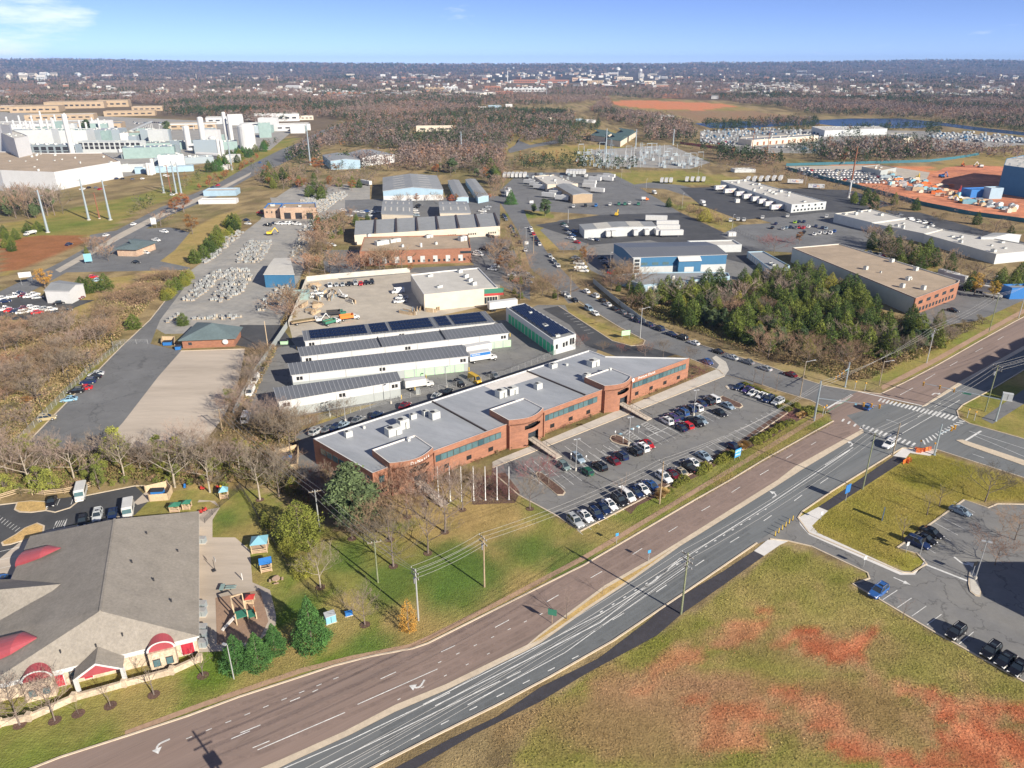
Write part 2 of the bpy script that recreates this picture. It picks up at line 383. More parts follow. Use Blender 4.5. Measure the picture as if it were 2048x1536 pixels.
paint('1010,1545 1100,1400 1200,1330 1330,1260 1446,1185 1528,1115 1560,1085 1735,1150 1700,1168 1757,1198 1861,1260 2048,1364 2300,1500 2300,1900 800,1900 860,1536',lawncol(np.full(X.shape,.6),(.195,.2,.042),(.36,.28,.11)))
# the brown middle of the field and its red clay scars
for (u,v,rx,ry,t,c0) in ((1500,1410,32,7.5,.95,(.3,.19,.085)),(1820,1440,36,7.5,.9,(.24,.165,.07)),(1300,1440,24,7,.7,(.28,.19,.08)),(1330,1370,16,6,.7,(.36,.2,.12)),(1250,1450,22,8,.7,(.3,.2,.1)),(1650,1300,22,6,.5,(.25,.17,.08))):
    p = G(u,v); dd = np.hypot((X-p.x)/rx,(Y-p.y)/ry)+(nf-.5)*.9; t_ = (1-sst(dd,.5,1.1))*t; m = t_ > 0
    col[m] = col[m]*(1-t_[m][:,None])+np.array(c0)*t_[m][:,None]
for (u,v,rx,ry,rot,t) in ((1640,1285,6.5,1.5,-.5,1),(1590,1272,3,1.4,.3,.95),(1705,1298,4,1.7,.7,1),(1660,1310,5,1.2,-.6,.9),(1490,1257,7,1.8,.5,.62),(1420,1280,5,1.6,.45,.5),(1345,1322,7,1.8,.5,.42),(1820,1388,5,1.4,-.6,1),(1880,1405,7,1.8,-.6,1),(1960,1438,9,2.2,-.55,1),(2020,1490,9,2.6,-.5,1),(1540,1432,6,1.4,-.4,.7),(1640,1415,6,1.4,-.6,.75),(1700,1480,7,1.8,-.6,.85),(1770,1515,7,2.2,-.5,.85),(1780,1355,3.5,.9,-.6,.8),(1900,1520,8,2.2,-.4,.85),(1480,1475,5,1.5,-.2,.5),(2040,1430,6,1.6,-.5,.9)):
    p = G(u,v); dx = X-p.x; dy = Y-p.y; c_,s_ = math.cos(rot),math.sin(rot)
    dd = np.hypot((dx*c_+dy*s_)/rx/1.25,(-dx*s_+dy*c_)/ry/1.4)+(nf-.5)*2.0+(nm_-.5)*1.5+(nk-.5)*1.3; t_ = (1-sst(dd,.7,.92))*t; m = t_ > 0
    cl = mixc((.4,.11,.05),(.62,.25,.13),sst(nm_,.35,.65)); hb = (1-sst(dd,.6,1.6))*.6; h_ = hb > 0; col[h_] = col[h_]*(1-hb[h_][:,None])+np.array((.42,.26,.14))*hb[h_][:,None]; t_ = t_*.9; col[m] = col[m]*(1-t_[m][:,None])+cl[m]*t_[m][:,None]
paint('1596,1029 1662,983 1795,912 1875,905 2048,962 2300,1040 2300,1000 2048,1005 1985,1005 1928,1000 1794,1096 1834,1110 1853,1128 1824,1143 1805,1142 1618,1064',lawncol(np.full(X.shape,.5),(.2,.2,.03),(.36,.28,.08)))
paint('1919,818 1960,780 2048,735 2300,640 2300,890 2048,878 1938,847',lawncol(np.full(X.shape,.7),(.15,.18,.03)))
paint('1540,733 1600,700 1700,735 1900,700 2048,630 2048,648 1954,685 1811,764 1716,783 1647,771',lawncol(np.full(X.shape,.25),(.2,.2,.06),(.34,.26,.13)))
paint('1740,760 1820,700 1960,640 2020,610 2048,620 1960,680 1811,763',lawncol(np.full(X.shape,.6),(.2,.22,.05)))
paint('1117,610 1290,682 1262,692 1225,682 1130,628',TAN)
paint('640,840 800,800 960,745 1000,740 960,755 640,875',lawncol(np.full(X.shape,.2)))
paint('240,690 -20,960 -20,930 160,740',lawncol(np.full(X.shape,.4)))
paint('60,640 0,640 0,620 180,560 270,550 240,600 260,640 180,650 100,650',lawncol(np.full(X.shape,.2),k=.8))
paint('280,560 310,500 440,430 480,420 450,470 380,530 320,545',lawncol(np.full(X.shape,-.05)))
paint('0,450 130,420 300,385 350,365 420,330 500,300 600,270 560,330 430,370 300,410 180,480 60,530 0,560',lawncol(np.full(X.shape,.5),(.15,.19,.04),(.34,.25,.09)))
paint('0,480 80,470 150,470 190,480 60,530 0,550',mixc((.36,.15,.07),(.25,.12,.05),nf))
paint('1010,430 1100,420 1110,438 1050,436',GR)
paint('1215,345 1340,340 1480,355 1440,370 1300,372 1200,362',lawncol(np.full(X.shape,.6),(.19,.21,.05)))
paint('1340,410 1400,400 1500,470 1560,500 1500,500 1440,460',lawncol(np.full(X.shape,.5),(.17,.19,.05)))
paint('1060,455 1120,452 1130,480 1110,505 1075,490',TAN)
paint('1130,292 1240,290 1340,320 1200,335 1110,320 1060,300',TAN)
paint('1040,240 1240,262 1220,275 1140,278 1040,300 1000,305',DRY)
paint('1215,200 1440,205 1500,215 1520,228 1440,233 1360,225 1250,218',DRY)
paint('1225,202 1300,201 1440,207 1470,213 1400,221 1290,217 1230,210',mixc((.6,.2,.09),(.5,.24,.12),nf))
paint('1330,222 1500,222 1600,233 1640,240 1400,243',mixc((.26,.2,.11),(.3,.17,.1),nf))
paint('1660,328 1900,335 1930,310 2048,320 2300,330 2300,500 2048,430 1900,410 1690,365',mixc((.66,.26,.12),(.52,.2,.1),nf))
paint('1850,340 1940,305 2048,305 2048,330 1980,340',DRY)
paint('1360,300 1420,290 1600,330 1750,380 2048,470 2300,540 2300,560 2048,490 1850,440 1650,400 1500,345',mixc((.2,.15,.08),(.28,.2,.11),nf))
paint('1700,520 1760,480 1900,540 2048,590 2300,680 2300,700 2048,640 1960,600 1900,560 1800,540',DRY*.9)
fw = sst(Y,500,900)
wc = mixc((.14,.11,.075),(.2,.15,.1),nf)
mB = inpoly(GP('-3000,330 -3000,140 5000,140 5000,215 2100,215 1400,200 1200,190 1000,190 700,205 640,300 540,250 0,215 0,330'),X,Y)
col[mB & (Y > 800)] = wc[mB & (Y > 800)]
verts = np.stack([X,Y,Z],-1).reshape(-1,3)
ii = np.arange(ny-1)[:,None]*nx+np.arange(nx-1)[None,:]
F = np.stack([ii,ii+1,ii+1+nx,ii+nx],-1).reshape(-1,4)
defm('farland',(.12,.095,.085),.95,var=.25,scale=.03,col2=(.04,.055,.04),amt=.75,scale2=.006,spec=.05)
cy_ = (Y[:-1,:-1]).reshape(-1)
me = npmesh('ground',verts,F,[M['ground'],M['farland']],col.reshape(-1,3),(cy_ > 4200).astype(int))
g_o = link(bpy.data.objects.new('ground',me)); tag(g_o,'grass, brush and bare red clay ground running to low hills',None,None,'structure')

_z = [0.012]
def layer(name,polys,m,z=None,label=None,kind='structure'):
    b = MB()
    if z is None: _z[0] += .006; z = _z[0]
    for p in (polys if isinstance(polys,list) else [polys]):
        b.flat([(q.x,q.y) for q in GP(p)],z,M[m])
    o = b.build(name,kind=kind)
    if label: o['label'] = label
    return z
K1 = '-60,1585 120,1515 251,1473 376,1432 478,1394 598,1355 667,1332 741,1313 826,1297 855,1287 981,1224 1098,1165 1168,1130 1388,1001 1461,960 1527,920 1667,842'
K1far = '1761,788 1811,764 1875,730 1954,685 2026,645 2150,580'
M1 = '1725,858 1590,933 1555,960 1373,1074 1300,1119 1209,1171 1080,1268 1054,1290 1010,1311 893,1368 790,1410 690,1462 560,1520 500,1545'
M2 = '1728,865 1605,939 1560,968 1400,1068 1361,1092 1267,1159 1177,1218 1083,1285 1054,1301 893,1380 790,1424 700,1470 600,1516 530,1550'
K2 = '640,1590 735,1541 870,1472 995,1410 1098,1355 1226,1282 1373,1183 1514,1086'
def chain(*a): return ' '.join(a)
def rev(s): return ' '.join(reversed(s.split()))
layer('road',[chain(K1,'1690,828 1725,858',M1.split(' ',1)[1],'300,1620')],'asphalt_red',.02,'reddish asphalt carriageway with dashed lane lines')
layer('road',[chain('1667,842 1690,826 1780,800 1844,812 1919,768 2048,697 2180,620 2150,580',rev(K1far.rsplit(' ',1)[0]),'1716,783 1680,800 1655,818')],'asphalt_red',.026,'reddish asphalt carriageway beyond the crossing')
layer('road',[chain(M2,'560,1620',K2,'1540,1078 1596,1029 1603,1024 1663,983 1786,907 1805,896 1875,900 2048,956 2300,1030 2300,960 2048,878 1938,847 1919,837 1914,818 1919,815 1976,783 2048,740 2200,655 2180,620 2048,700 1844,812 1780,806 1690,832')],'asphalt_road',.014,'grey asphalt carriageway, crossing and cross street')
layer('road',['1660,838 1690,800 1760,795 1800,812 1735,862 1715,858'],'asphalt_red',.011)
layer('median',[chain(M1,rev(M2))],'kerb',.05,'concrete median between the carriageways')
layer('median_grass',['1366,1084 1300,1126 1209,1178 1080,1273 1062,1288 1083,1279 1177,1212 1267,1153 1345,1097'],'straw',.056,'tan grass strip in the wide part of the median')
layer('road',['1655,818 1647,812 1621,801 1558,782 1507,764 1447,749 1439,741 1381,718 1351,709 1320,700 1284,690 1290,681 1240,655 1160,602 1137,607 1118,582 1090,558 1068,544 1059,533 1046,490 1036,462 1016,429 1000,405 960,398 960,392 1030,392 1045,410 1055,440 1063,454 1093,503 1118,533 1142,558 1164,582 1197,599 1260,626 1328,656 1399,689 1542,734 1606,758 1647,771 1716,783 1690,812'],'asphalt_old',.008,'grey side street lined with parked cars')
layer('parking_lot',['985,934 1449,750 1509,766 1500,772 1452,772 1562,812 1575,826 1467,900 1384,947 1160,1063 1117,1034 1037,990 985,950'],'asphalt',.033,'cracked asphalt car park in front of the brick office')
layer('parking_lot',['560,900 600,862 760,805 960,750 1120,700 1200,690 1190,710 1010,750 640,905 640,985 600,950'],'asphalt_old',.009,'asphalt lane along the back of the brick office')
layer('yard',['560,690 600,670 1010,640 1075,610 1130,610 1165,680 1180,695 1060,735 1010,752 975,765 870,788 800,800 700,815 555,840 500,862 480,850 470,830 500,745'],'asphalt',.015,'cracked asphalt apron of the self storage yard')
layer('parking_lot',['1085,618 1117,612 1225,682 1262,692 1284,690 1350,709 1290,728 1230,712 1170,690 1140,650'],'asphalt_dark',.034,'fresh black asphalt drive beside the storage office')
layer('yard',['614,562 830,542 1000,570 1000,605 840,640 585,678 578,650'],'gravel_tan',.014,'tan contractor yard behind a fence')
layer('parking_lot',['243,693 255,685 293,686 362,702 316,754 293,784 246,845 190,905 50,890'],'asphalt_old',.02,'faded asphalt drill lot in front of the brick hut')
layer('parking_lot',['362,702 490,698 478,760 450,830 405,890 300,905 190,905 246,845 293,784 316,754'],'concrete_tan',.02,'pale concrete drill lot beside the brick hut')
layer('road',['243,693 300,640 360,560 375,540 120,545 60,560 150,520 300,518 380,535 380,560 320,640 300,690 270,690'],'asphalt_old',.013,'narrow drive to the stone yard')
layer('yard',['300,650 340,590 375,545 440,500 520,440 545,400 590,370 720,368 720,385 690,420 640,445 620,520 600,560 560,650 480,665 330,668'],'gravel',.01,'grey gravel of the stone yard')
layer('yard',['480,650 560,650 590,690 520,700 470,690'],'asphalt_dark',.02)
layer('road',['-40,610 0,583 120,525 240,457 320,415 430,370 500,330 560,300 600,285 640,262 690,245 700,250 640,275 625,295 560,330 500,355 430,395 340,430 270,470 160,530 50,590 -40,640'],'asphalt_old',.018,'four lane road curving up to the factory')
layer('median',['120,545 240,478 320,436 430,388 500,350 503,344 430,380 320,426 240,466 110,540'],'gravel_tan',.03)
layer('parking_lot',['0,600 60,590 160,600 190,600 150,615 120,640 0,640 -60,640 -60,600'],'asphalt_dark',.02,'black asphalt dealer lot')
layer('parking_lot',['180,470 240,460 340,455 380,465 350,500 310,530 250,540 170,530'],'asphalt_old',.024,'asphalt forecourt of the fuel station')
layer('parking_lot',['1500,1094 1540,1078 1575,1080 1623,1091 1735,1144 1738,1158 1722,1163 1705,1168 1757,1198 1861,1260 2048,1364 2300,1500 2300,1005 2048,1009 1995,1008 1976,1016 1928,1000 1794,1096 1834,1107 1853,1126 1824,1143 1805,1142 1618,1064 1602,1046 1596,1029'],'asphalt',.022,'asphalt drive and car park right of the field')
layer('path',['745,1560 900,1478 995,1433 1080,1375 1197,1317 1297,1241 1329,1212 1446,1143 1508,1102 1528,1112 1446,1171 1361,1230 1314,1271 1168,1350 1080,1404 950,1468 800,1556','1637,1014 1796,907 1812,915 1808,922 1656,1021'],'trail',.03,'black asphalt footpath beside the road')
layer('path',['1963,837 2000,812 2060,770 2200,690 2200,720 2060,800 2000,838 1985,848'],'asphalt_old',.03)
layer('pavement',['1508,1102 1535,1080 1560,1079 1576,1083 1560,1090 1528,1112','1596,1036 1637,1014 1656,1022 1636,1040 1624,1052 1636,1066 1800,1141 1820,1147 1852,1129 1840,1112 1836,1108 1850,1120 1830,1150 1800,1150 1618,1070 1600,1050','1786,912 1805,897 1875,902 1860,912 1820,906 1812,916'],'concrete_new',.045,'pale new concrete pavement aprons')
layer('pavement',['250,1462 400,1406 600,1337 700,1312 820,1288 860,1270 985,1207 1165,1112 1380,983 1515,903 1640,826 1648,832 1520,910 1384,991 1168,1121 988,1215 862,1279 822,1296 702,1321 603,1346 404,1415 250,1472','1765,780 1811,757 1875,723 1954,678 2026,638 2150,573 2150,566 2020,632 1950,671 1870,716 1808,748 1762,772'],'brick_path',.03,'reddish brick pavement along the road')
layer('pavement',['985,924 1000,917 1100,877 1432,739 1438,730 1424,716 1432,711 1452,724 1458,740 1449,753 985,936'],'concrete',.05,'concrete pavement in front of the brick office')
layer('yard',['1120,440 1200,435 1320,432 1400,480 1500,520 1560,560 1500,575 1220,560 1180,540 1160,500 1120,500 1080,460'],'asphalt',.014)
layer('parking_lot',['1290,422 1350,420 1480,480 1560,530 1500,530 1300,480 1180,490 1130,470 1070,450 1200,430'],'asphalt_dark',.02)
layer('yard',['1240,373 1330,378 1460,420 1620,470 1720,470 1780,470 1740,440 1680,420 1640,420 1480,400 1360,370 1300,365'],'asphalt_old',.016)
layer('parking_lot',['1360,376 1440,374 1700,380 1790,410 1700,425 1640,425 1600,430 1480,440 1400,410'],'asphalt_dark',.03)
layer('parking_lot',['1440,470 1480,450 1640,440 1720,462 1760,480 1700,520 1660,510 1500,500'],'asphalt_old',.036)
layer('yard',['1000,380 1040,345 1220,345 1270,370 1360,425 1200,430 1050,420 1010,410'],'asphalt_old',.022)
layer('parking_lot',['1770,420 1840,425 2000,470 2300,560 2300,580 2048,520 1900,480 1780,440'],'asphalt_dark',.02)
layer('parking_lot',['1760,560 1830,600 1830,660 1960,640 2048,600 2120,570 2048,560 1960,560 1900,560 1780,530'],'asphalt_old',.02)
layer('parking_lot',['640,500 720,500 720,540 960,530 1010,540 1060,545 1060,600 1000,570 830,545 680,560 650,540'],'asphalt_old',.026)
layer('parking_lot',['690,400 890,395 1000,395 1000,470 990,480 760,440 690,430'],'asphalt_old',.02)
layer('parking_lot',['940,470 1020,480 1045,540 960,545 940,520'],'asphalt_old',.035)
layer('yard',['540,395 640,398 700,370 740,370 740,400 640,440 560,450'],'gravel',.016)
layer('yard',['-60,380 100,385 240,355 330,340 420,325 500,300 540,300 600,250 -200,215 -400,380'],'gravel',.02,'pale paved grounds of the factory')
layer('parking_lot',['-200,1030 0,1008 60,1005 170,990 270,972 300,1000 270,1030 160,1045 90,1070 60,1080 20,1180 -200,1240'],'asphalt_dark',.03,'black asphalt car park of the nursery')
layer('pavement',['397,1030 412,1020 440,1015 420,1003 395,1005 398,1000 430,1002 440,1015 425,1040 425,1075 470,1075 500,1100 505,1165 540,1180 552,1230 552,1250 510,1290 490,1300 398,1305','268,1005 290,985 335,975 340,990 310,1000 275,1010','-40,1150 60,1068 90,1062 250,1030 262,1044 60,1100 40,1150 10,1200 -40,1210'],'concrete_tan',.036,'pale concrete patio and paths around the nursery')
layer('play_surface',['431,1196 520,1180 537,1243 520,1275 500,1285 434,1290'],'playmulch',.06,'brown bark chips under the climbing frame')
layer('mulch_bed',['940,960 1010,945 1040,985 1030,1006 945,1010','1160,1053 1290,983 1384,934 1470,888 1560,825 1590,815 1620,830 1580,850 1530,885 1480,902 1400,950 1330,985 1300,1000 1275,1012 1262,1028 1250,1020 1240,1010'],'mulch',.04,'dark mulch beds round the office car park')
layer('yard',['1700,372 1740,366 1860,350 1890,335 1940,330 2048,335 2300,340 2300,490 2048,436 1940,422 1850,404 1770,386'],'earth',.05,'bare orange earth of the construction site')
layer('water',['1390,247 1480,243 1560,240 1640,240 1700,237 1800,237 1870,243 1960,255 2048,264 2300,292 2300,298 2048,271 1960,262 1880,251 1840,256 1700,256 1640,248 1500,256 1420,256'],'water',.03,'dark blue reservoir behind the industrial estate')
layer('yard',['1400,262 1640,258 1850,262 2048,275 2048,290 1900,300 1700,308 1480,305 1400,280'],'gravel',.02)
layer('yard',['1570,333 1760,330 1860,345 1850,364 1720,366 1640,352'],'gravel_tan',.06)
layer('yard',['1180,300 1340,290 1420,325 1380,338 1200,332'],'gravel',.05,'gravel of the electrical substation')
layer('road',['1015,300 1030,290 1043,275 1035,280 1060,290 1110,280 1125,262 1140,240 1148,240 1138,262 1122,285 1060,296 1020,306'],'asphalt_old',.02,'far winding service road')

wb = MB(); pt_ = lambda s: [tuple(float(q) for q in t.split(',')) for t in s.split()]
def between(a,c,f,u0,u1,m,wd=.75,z=.024):
    A,B = sorted(pt_(a)),sorted(pt_(c)); P = []
    for k in range(41): u = u0+(u1-u0)*k/40; va = np.interp(u,*zip(*A)); vb = np.interp(u,*zip(*B)); P.append(G(u,va+(vb-va)*f))
    wb.strip(P,wd,0,z,M[m])
for f in (.1,.21,.38,.49,.68,.8): between(K1,M1,f,420,1700,'wear_red')
for f in (.25,.38,.55,.68,.85): between(M2,K2,f,760,1500,'wear_grey',.75,.019)
wb.build('tyre_wear',kind='structure',label='darker wheel tracks worn along the lanes')
# kerbs
kb = MB()
for s in (K1,K1far,K2,'1540,1078 1576,1082 1623,1093 1735,1146 1739,1157 1722,1163 1705,1168 1757,1198 1861,1260 2048,1364 2300,1500','1603,1046 1596,1036 1605,1023 1663,983 1786,907 1805,896 1875,900 2048,956 2300,1030','1603,1046 1618,1066 1805,1145 1824,1146 1853,1128 1834,1107 1794,1096 1928,1000 1976,1016 1995,1008 2048,1009 2300,1005','2300,965 2048,878 1938,847 1918,836 1914,822 1925,810 1976,783 2048,740 2200,655',
          '1655,818 1621,801 1558,782 1507,764','1381,718 1439,741 1447,749','1117,1034 1160,1063 1384,947 1467,900 1575,826 1562,812 1452,772','985,936 1449,752','1117,1034 1037,990 985,945','1118,582 1150,600 1240,655 1290,681 1286,690 1262,692 1225,682 1117,612','1761,788 1716,783 1647,771 1606,758 1542,734 1399,689 1328,656 1260,626 1197,599','243,693 50,890','243,693 300,640 375,545',
          '0,1010 60,1003 75,1018 110,1025 140,1016 170,992 270,972 330,972','362,702 490,698'):
    kb.strip(GP(s),.32,0,.14,M['kerb'])
for s in ('1912,881 1925,880 2048,921 2250,995 2250,1005 2048,932 1930,890','1844,813 1851,812 1919,771 2048,700 2180,624 2178,616 2048,692 1919,764'):
    kb.prism([(p.x,p.y) for p in GP(s)],0,.15,M['kerb'])
kb.build('kerb',kind='structure',label='tan concrete kerbs along roads and car parks')
def island(name,s,m='mulch',lab=None):
    P = [Vector(p) for p in GP(s)]; b = MB(); b.prism(P,0,.15,M['kerb']); c = sum(P,Vector())/len(P)
    b.flat([(c.x+(p.x-c.x)*(1-.35/max((p-c).length,.6)),c.y+(p.y-c.y)*(1-.35/max((p-c).length,.6))) for p in P],.17,M[m]); b.build(name,kind='structure',label=lab)
island('traffic_island','1071,948 1075,944 1083,946 1124,977 1131,985 1127,991 1115,991 1076,958',lab='mulched kerb island at the left of the office car park')
island('traffic_island','1219,878 1222,872 1232,870 1243,873 1262,886 1259,893 1240,890 1224,884',lab='mulched oval island in the middle of the office car park')
island('traffic_island','1440,794 1445,792 1483,808 1486,813 1480,817 1470,815 1442,800',lab='mulched island at the right of the office car park')
island('traffic_island','1450,773 1460,771 1470,775 1466,779 1455,778','concrete')
island('traffic_island','1938,1145 1944,1141 1952,1150 1962,1185 1960,1194 1950,1192 1940,1184 1936,1168','concrete','teardrop kerb island under the tall twin lamp')
island('traffic_island','28,1020 34,1005 62,1002 92,1004 100,1010 92,1022 62,1026 38,1025','straw','grass island in the nursery car park')
island('traffic_island','2,1086 30,1070 50,1056 75,1046 90,1052 88,1066 60,1078 20,1090 5,1092','straw','grass island by the nursery entrance')

# painted markings
pm = MB(); W_ = M['paint']
def line(s,wd=.14,m=None,z=.045): pm.strip(GP(s),wd,0,z,m or W_)
def dashes(a,b,n,frac=.35,wd=.14,z=.045):
    A,B = G(*a),G(*b)
    for i in range(n):
        p = A+(B-A)*(i/n); q = A+(B-A)*((i+frac)/n); pm.strip([p,q],wd,0,z,W_)
# near carriageway dashes: traced dash ends
for s in ('505,1496 539,1482','600,1395 580,1403','636,1379 625,1384','481,1466 521,1450'):
    line(s)
for s in ('761,1358 792,1344','882,1304 910,1291','990,1255 1018,1240','1093,1204 1117,1190','1181,1156 1204,1143','1265,1109 1284,1097','1337,1064 1355,1053','1403,1022 1420,1012','1463,985 1480,974','1520,950 1537,940','1572,917 1585,909','1622,890 1632,884',
          '462,1478 500,1462','1800,790 1826,776','1850,760 1870,748','1900,732 1915,723','1950,704 1965,696','1995,680 2007,673'): line(s,.13)
dashes((372,1478),(700,1345),9,.3,.12); dashes((795,1400),(1015,1288),5,.12,.12);
dashes((876,1326),(1110,1215),7,.18,.12)
line('715,1409 875,1338',.13); line('515,1500 690,1425',.13)
# grey carriageway
line('846,1409 1200,1229 1309,1163 1360,1116',.13); line('870,1412 1100,1297 1200,1245 1354,1125 1545,1004',.16); line('935,1410 1130,1305 1205,1251',.13); line('1190,1262 1370,1135',.12)
dashes((1200,1225),(1545,1010),18,.22,.2); line('1545,1004 1700,900',.18); line('1650,930 1706,895',.16)
for s in ('1013,1357 1041,1343','1225,1240 1248,1226','1312,1184 1333,1170','1390,1132 1408,1120','1527,1042 1543,1031','1460,1085 1478,1074','1588,1002 1604,990','1640,967 1656,956'): line(s,.14)
line('1082,1284 1177,1215 1267,1156 1365,1088',.14)
line('700,1462 790,1416 893,1374 1054,1294',.12); line('560,1540 700,1480 900,1385',.13); line('640,1536 860,1430 1000,1362',.13)
dashes((760,1510),(1190,1295),8,.28,.13)
line('1790,875 1920,800',.13); dashes((1800,855),(1900,795),3,.4,.13)
# stop bars and crossings
line('1716,783 1846,812',.5); line('1928,883 1962,862',.5); line('1655,816 1682,800',.5)
def zebra(a,b,c,d,n,wd=.5):
    a,b,c,d = G(*a),G(*b),G(*c),G(*d)
    for i in range(n):
        t = i/(n-1); pm.strip([a+(b-a)*t,c+(d-c)*t],wd,0,.047,W_)
zebra((1763,797),(1915,833),(1757,803),(1905,841),20,.5)
zebra((1688,838),(1724,853),(1684,843),(1720,858),4,.5)
zebra((1729,850),(1830,886),(1722,856),(1822,893),12,.5)
zebra((1846,880),(1918,842),(1850,889),(1932,843),13,.45)
zebra((1684,806),(1706,792),(1672,808),(1700,789),9,.3)
line('1938,862 2048,897',.13); line('1950,872 2048,913',.13); line('1945,908 1968,916',.13)
def arrow(u,v,u2,v2,hook=0,s=1.0,m=None):
    a,b = G(u,v),G(u2,v2); d = (b-a).normalized(); n_ = Vector((-d.y,d.x,0)); Lh = 3.2*s
    pts = [a+n_*.12,a+d*(Lh*.6)+n_*.12,a+d*(Lh*.6)+n_*.55*s,a+d*Lh,a+d*(Lh*.6)-n_*.55*s,a+d*(Lh*.6)-n_*.12,a-n_*.12]
    if hook:      # a turn arrow: curved stem then a head at right angles
        h = hook; c = a+d*1.6*s; st = [a]+[c+n_*h*(1-math.cos(t))*1.1*s+d*math.sin(t)*1.1*s for t in (0,.4,.8,1.2,1.5)]
        pm.strip(st,.42*s,0,.045,W_); e = st[-1]; dr = n_*h; pts = [e+d*.95*s,e+dr*1.5*s,e-d*.95*s]
    pm.flat([(p.x,p.y) for p in (pts if (pts[1]-pts[0]).cross(pts[2]-pts[0]).z > 0 else pts[::-1])],.046,m or W_)
arrow(849,1360,838,1378,-1,.72); arrow(340,1478,322,1486,1,.72); arrow(1545,996,1560,985,1,.8); arrow(1700,893,1712,884,1,.8); arrow(1864,790,1880,778,-1,.9)
arrow(1787,1155,1803,1162,0,1.0); arrow(1908,1114,1918,1122,1,1.0)
line('1853,1130 1935,1162',.5)
# stall lines
def stalls(a,b,n,dvec,wd=.1,skip=(),m=None):      # n lines from a to b, each along dvec in photo pixels measured at a
    A,B = G(*a),G(*b); D = G(a[0]+dvec[0],a[1]+dvec[1])-A
    for i in range(n):
        if i in skip: continue
        p = A+(B-A)*(i/(n-1)); pm.strip([p,p+D],wd,0,.043,m or W_)
D5 = G(1437,909)-G(1413.7,895.3); D5 = D5.normalized(); R5 = Vector((-D5.y,D5.x,0))
def stallrow(p0,p1,ln=5.2,pitch=2.73,wd=.1):
    A = G(*p0); B = G(*p1); d = (B-A); n = int(round(d.length/pitch)); d.normalize()
    for i in range(n+1):
        p = A+d*(i*pitch); pm.strip([p,p+D5*ln],wd,0,.043,W_)
stallrow((1138,1045),(1545,818))
stallrow((1049,928),(1100,905)); stallrow((1062,950),(1262,868)); stallrow((1090,965),(1200,915))
stallrow((1205,900),(1218,893)); stallrow((1265,868),(1432,795)); stallrow((1298,873),(1440,812)); stallrow((1098,905),(1160,880)); stallrow((1124,936),(1225,893))
line('1062,962 1098,947',.12); line('1294,874 1336,855',.12); line('1186,932 1204,918',.1); line('1395,832 1412,822',.12)
line('1282,849 1291,844 1324,863 1312,868 1282,849',.1); zebra((1284,850),(1309,866),(1292,845),(1322,862),7,.1)
line('1246,866 1256,860 1284,880',.1); zebra((1248,867),(1276,884),(1256,861),(1284,880),7,.1)
for u,v in ((1276,853),(1265,858),(1241,868)): pm.flat([(p.x,p.y) for p in GP('%g,%g %g,%g %g,%g %g,%g' % (u-5,v,u,v+2.2,u+5,v,u,v-2.2))],.043,M['paint_blue'])
stalls((1794.3,1180.6),(1882.7,1228.8),4,(-29,19),.12); stalls((1947,1264),(2036,1312),3,(-29,24),.12)
stalls((1884,1035),(1824,1080),5,(46,24),.12); line('1907,1003 1950,1025',.1)
stalls((-20,1108),(-20,1160),4,(60,-14),.1)
line('114,1011 120,998',.1); line('142,1009 146,998',.1); zebra((106,1060),(128,1056),(113,1043),(134,1038),2,.12); zebra((108,1055),(127,1052),(115,1042),(133,1040),5,.12)
zebra((0,1032),(40,1055),(-8,1040),(30,1063),8,.12)
stalls((1128,628),(1175,667),8,(12,-1.5),.12)
line('1655,824 1700,797',.12,M['paint_green'])
pm.build('road_markings',kind='structure',label='white painted lane lines, stall lines, arrows and crossings')
# sealed cracks on the faded lot and tar lines
# ---------------------------------------------------------------- buildings
def inset(P,d):
    n = len(P); A = sum(P[i][0]*P[(i+1) % n][1]-P[(i+1) % n][0]*P[i][1] for i in range(n)); sg = 1 if A > 0 else -1; R = []
    for i in range(n):
        a,b,c = Vector(P[i-1][:2]),Vector(P[i][:2]),Vector(P[(i+1) % n][:2]); u = (b-a).normalized(); v = (c-b).normalized()
        nu = Vector((-u.y,u.x))*sg; nv = Vector((-v.y,v.x))*sg; m_ = (nu+nv); k = d/max(.4,(1+nu.dot(nv))/2)/2
        R.append((b.x+m_.x*k,b.y+m_.y*k))
    return R
def ctr(P):
    return Vector((sum(p[0] for p in P)/len(P),sum(p[1] for p in P)/len(P),0))
def ccw(P):
    n = len(P); A = sum(P[i][0]*P[(i+1) % n][1]-P[(i+1) % n][0]*P[i][1] for i in range(n))
    return list(P) if A > 0 else list(reversed(P))
def thing(name,P,label,cat,group=None): return empty(name,ctr(P),0,label,cat,group)
def flatroof(root,P,h,wall,roof,trim=None,par=.45,tw=.35):
    P = ccw([(p[0],p[1]) for p in P]); b = MB(); b.prism(P,0,h,M[wall],top=False); b.build('wall',root,'world')
    I = inset(P,tw); b = MB(); n = len(P); t = M[trim or wall]
    b.add([(p[0],p[1],h) for p in P]+[(p[0],p[1],h) for p in I]+[(p[0],p[1],h-par-.02) for p in I],
          [(i,(i+1) % n,n+(i+1) % n,n+i) for i in range(n)]+[(n+i,n+(i+1) % n,2*n+(i+1) % n,2*n+i) for i in range(n)],t)
    b.build('parapet',root,'world')
    b = MB(); b.flat(I,h-par,M[roof]); b.build('roof',root,'world')
def wins(root,p0,p1,n,z0,hh,frac=.5,m='glass',name='window',ends=.04,wide=None):
    L_ = (Vector(p1[:2])-Vector(p0[:2])).length; a = L_*ends; st = (L_-2*a)/n; ww = wide or st*frac
    for i in range(n):
        b = MB(); b.wallrect(p0,p1,a+st*i+(st-ww)/2,ww,z0,hh,M[m]); b.build(name,root,'world')
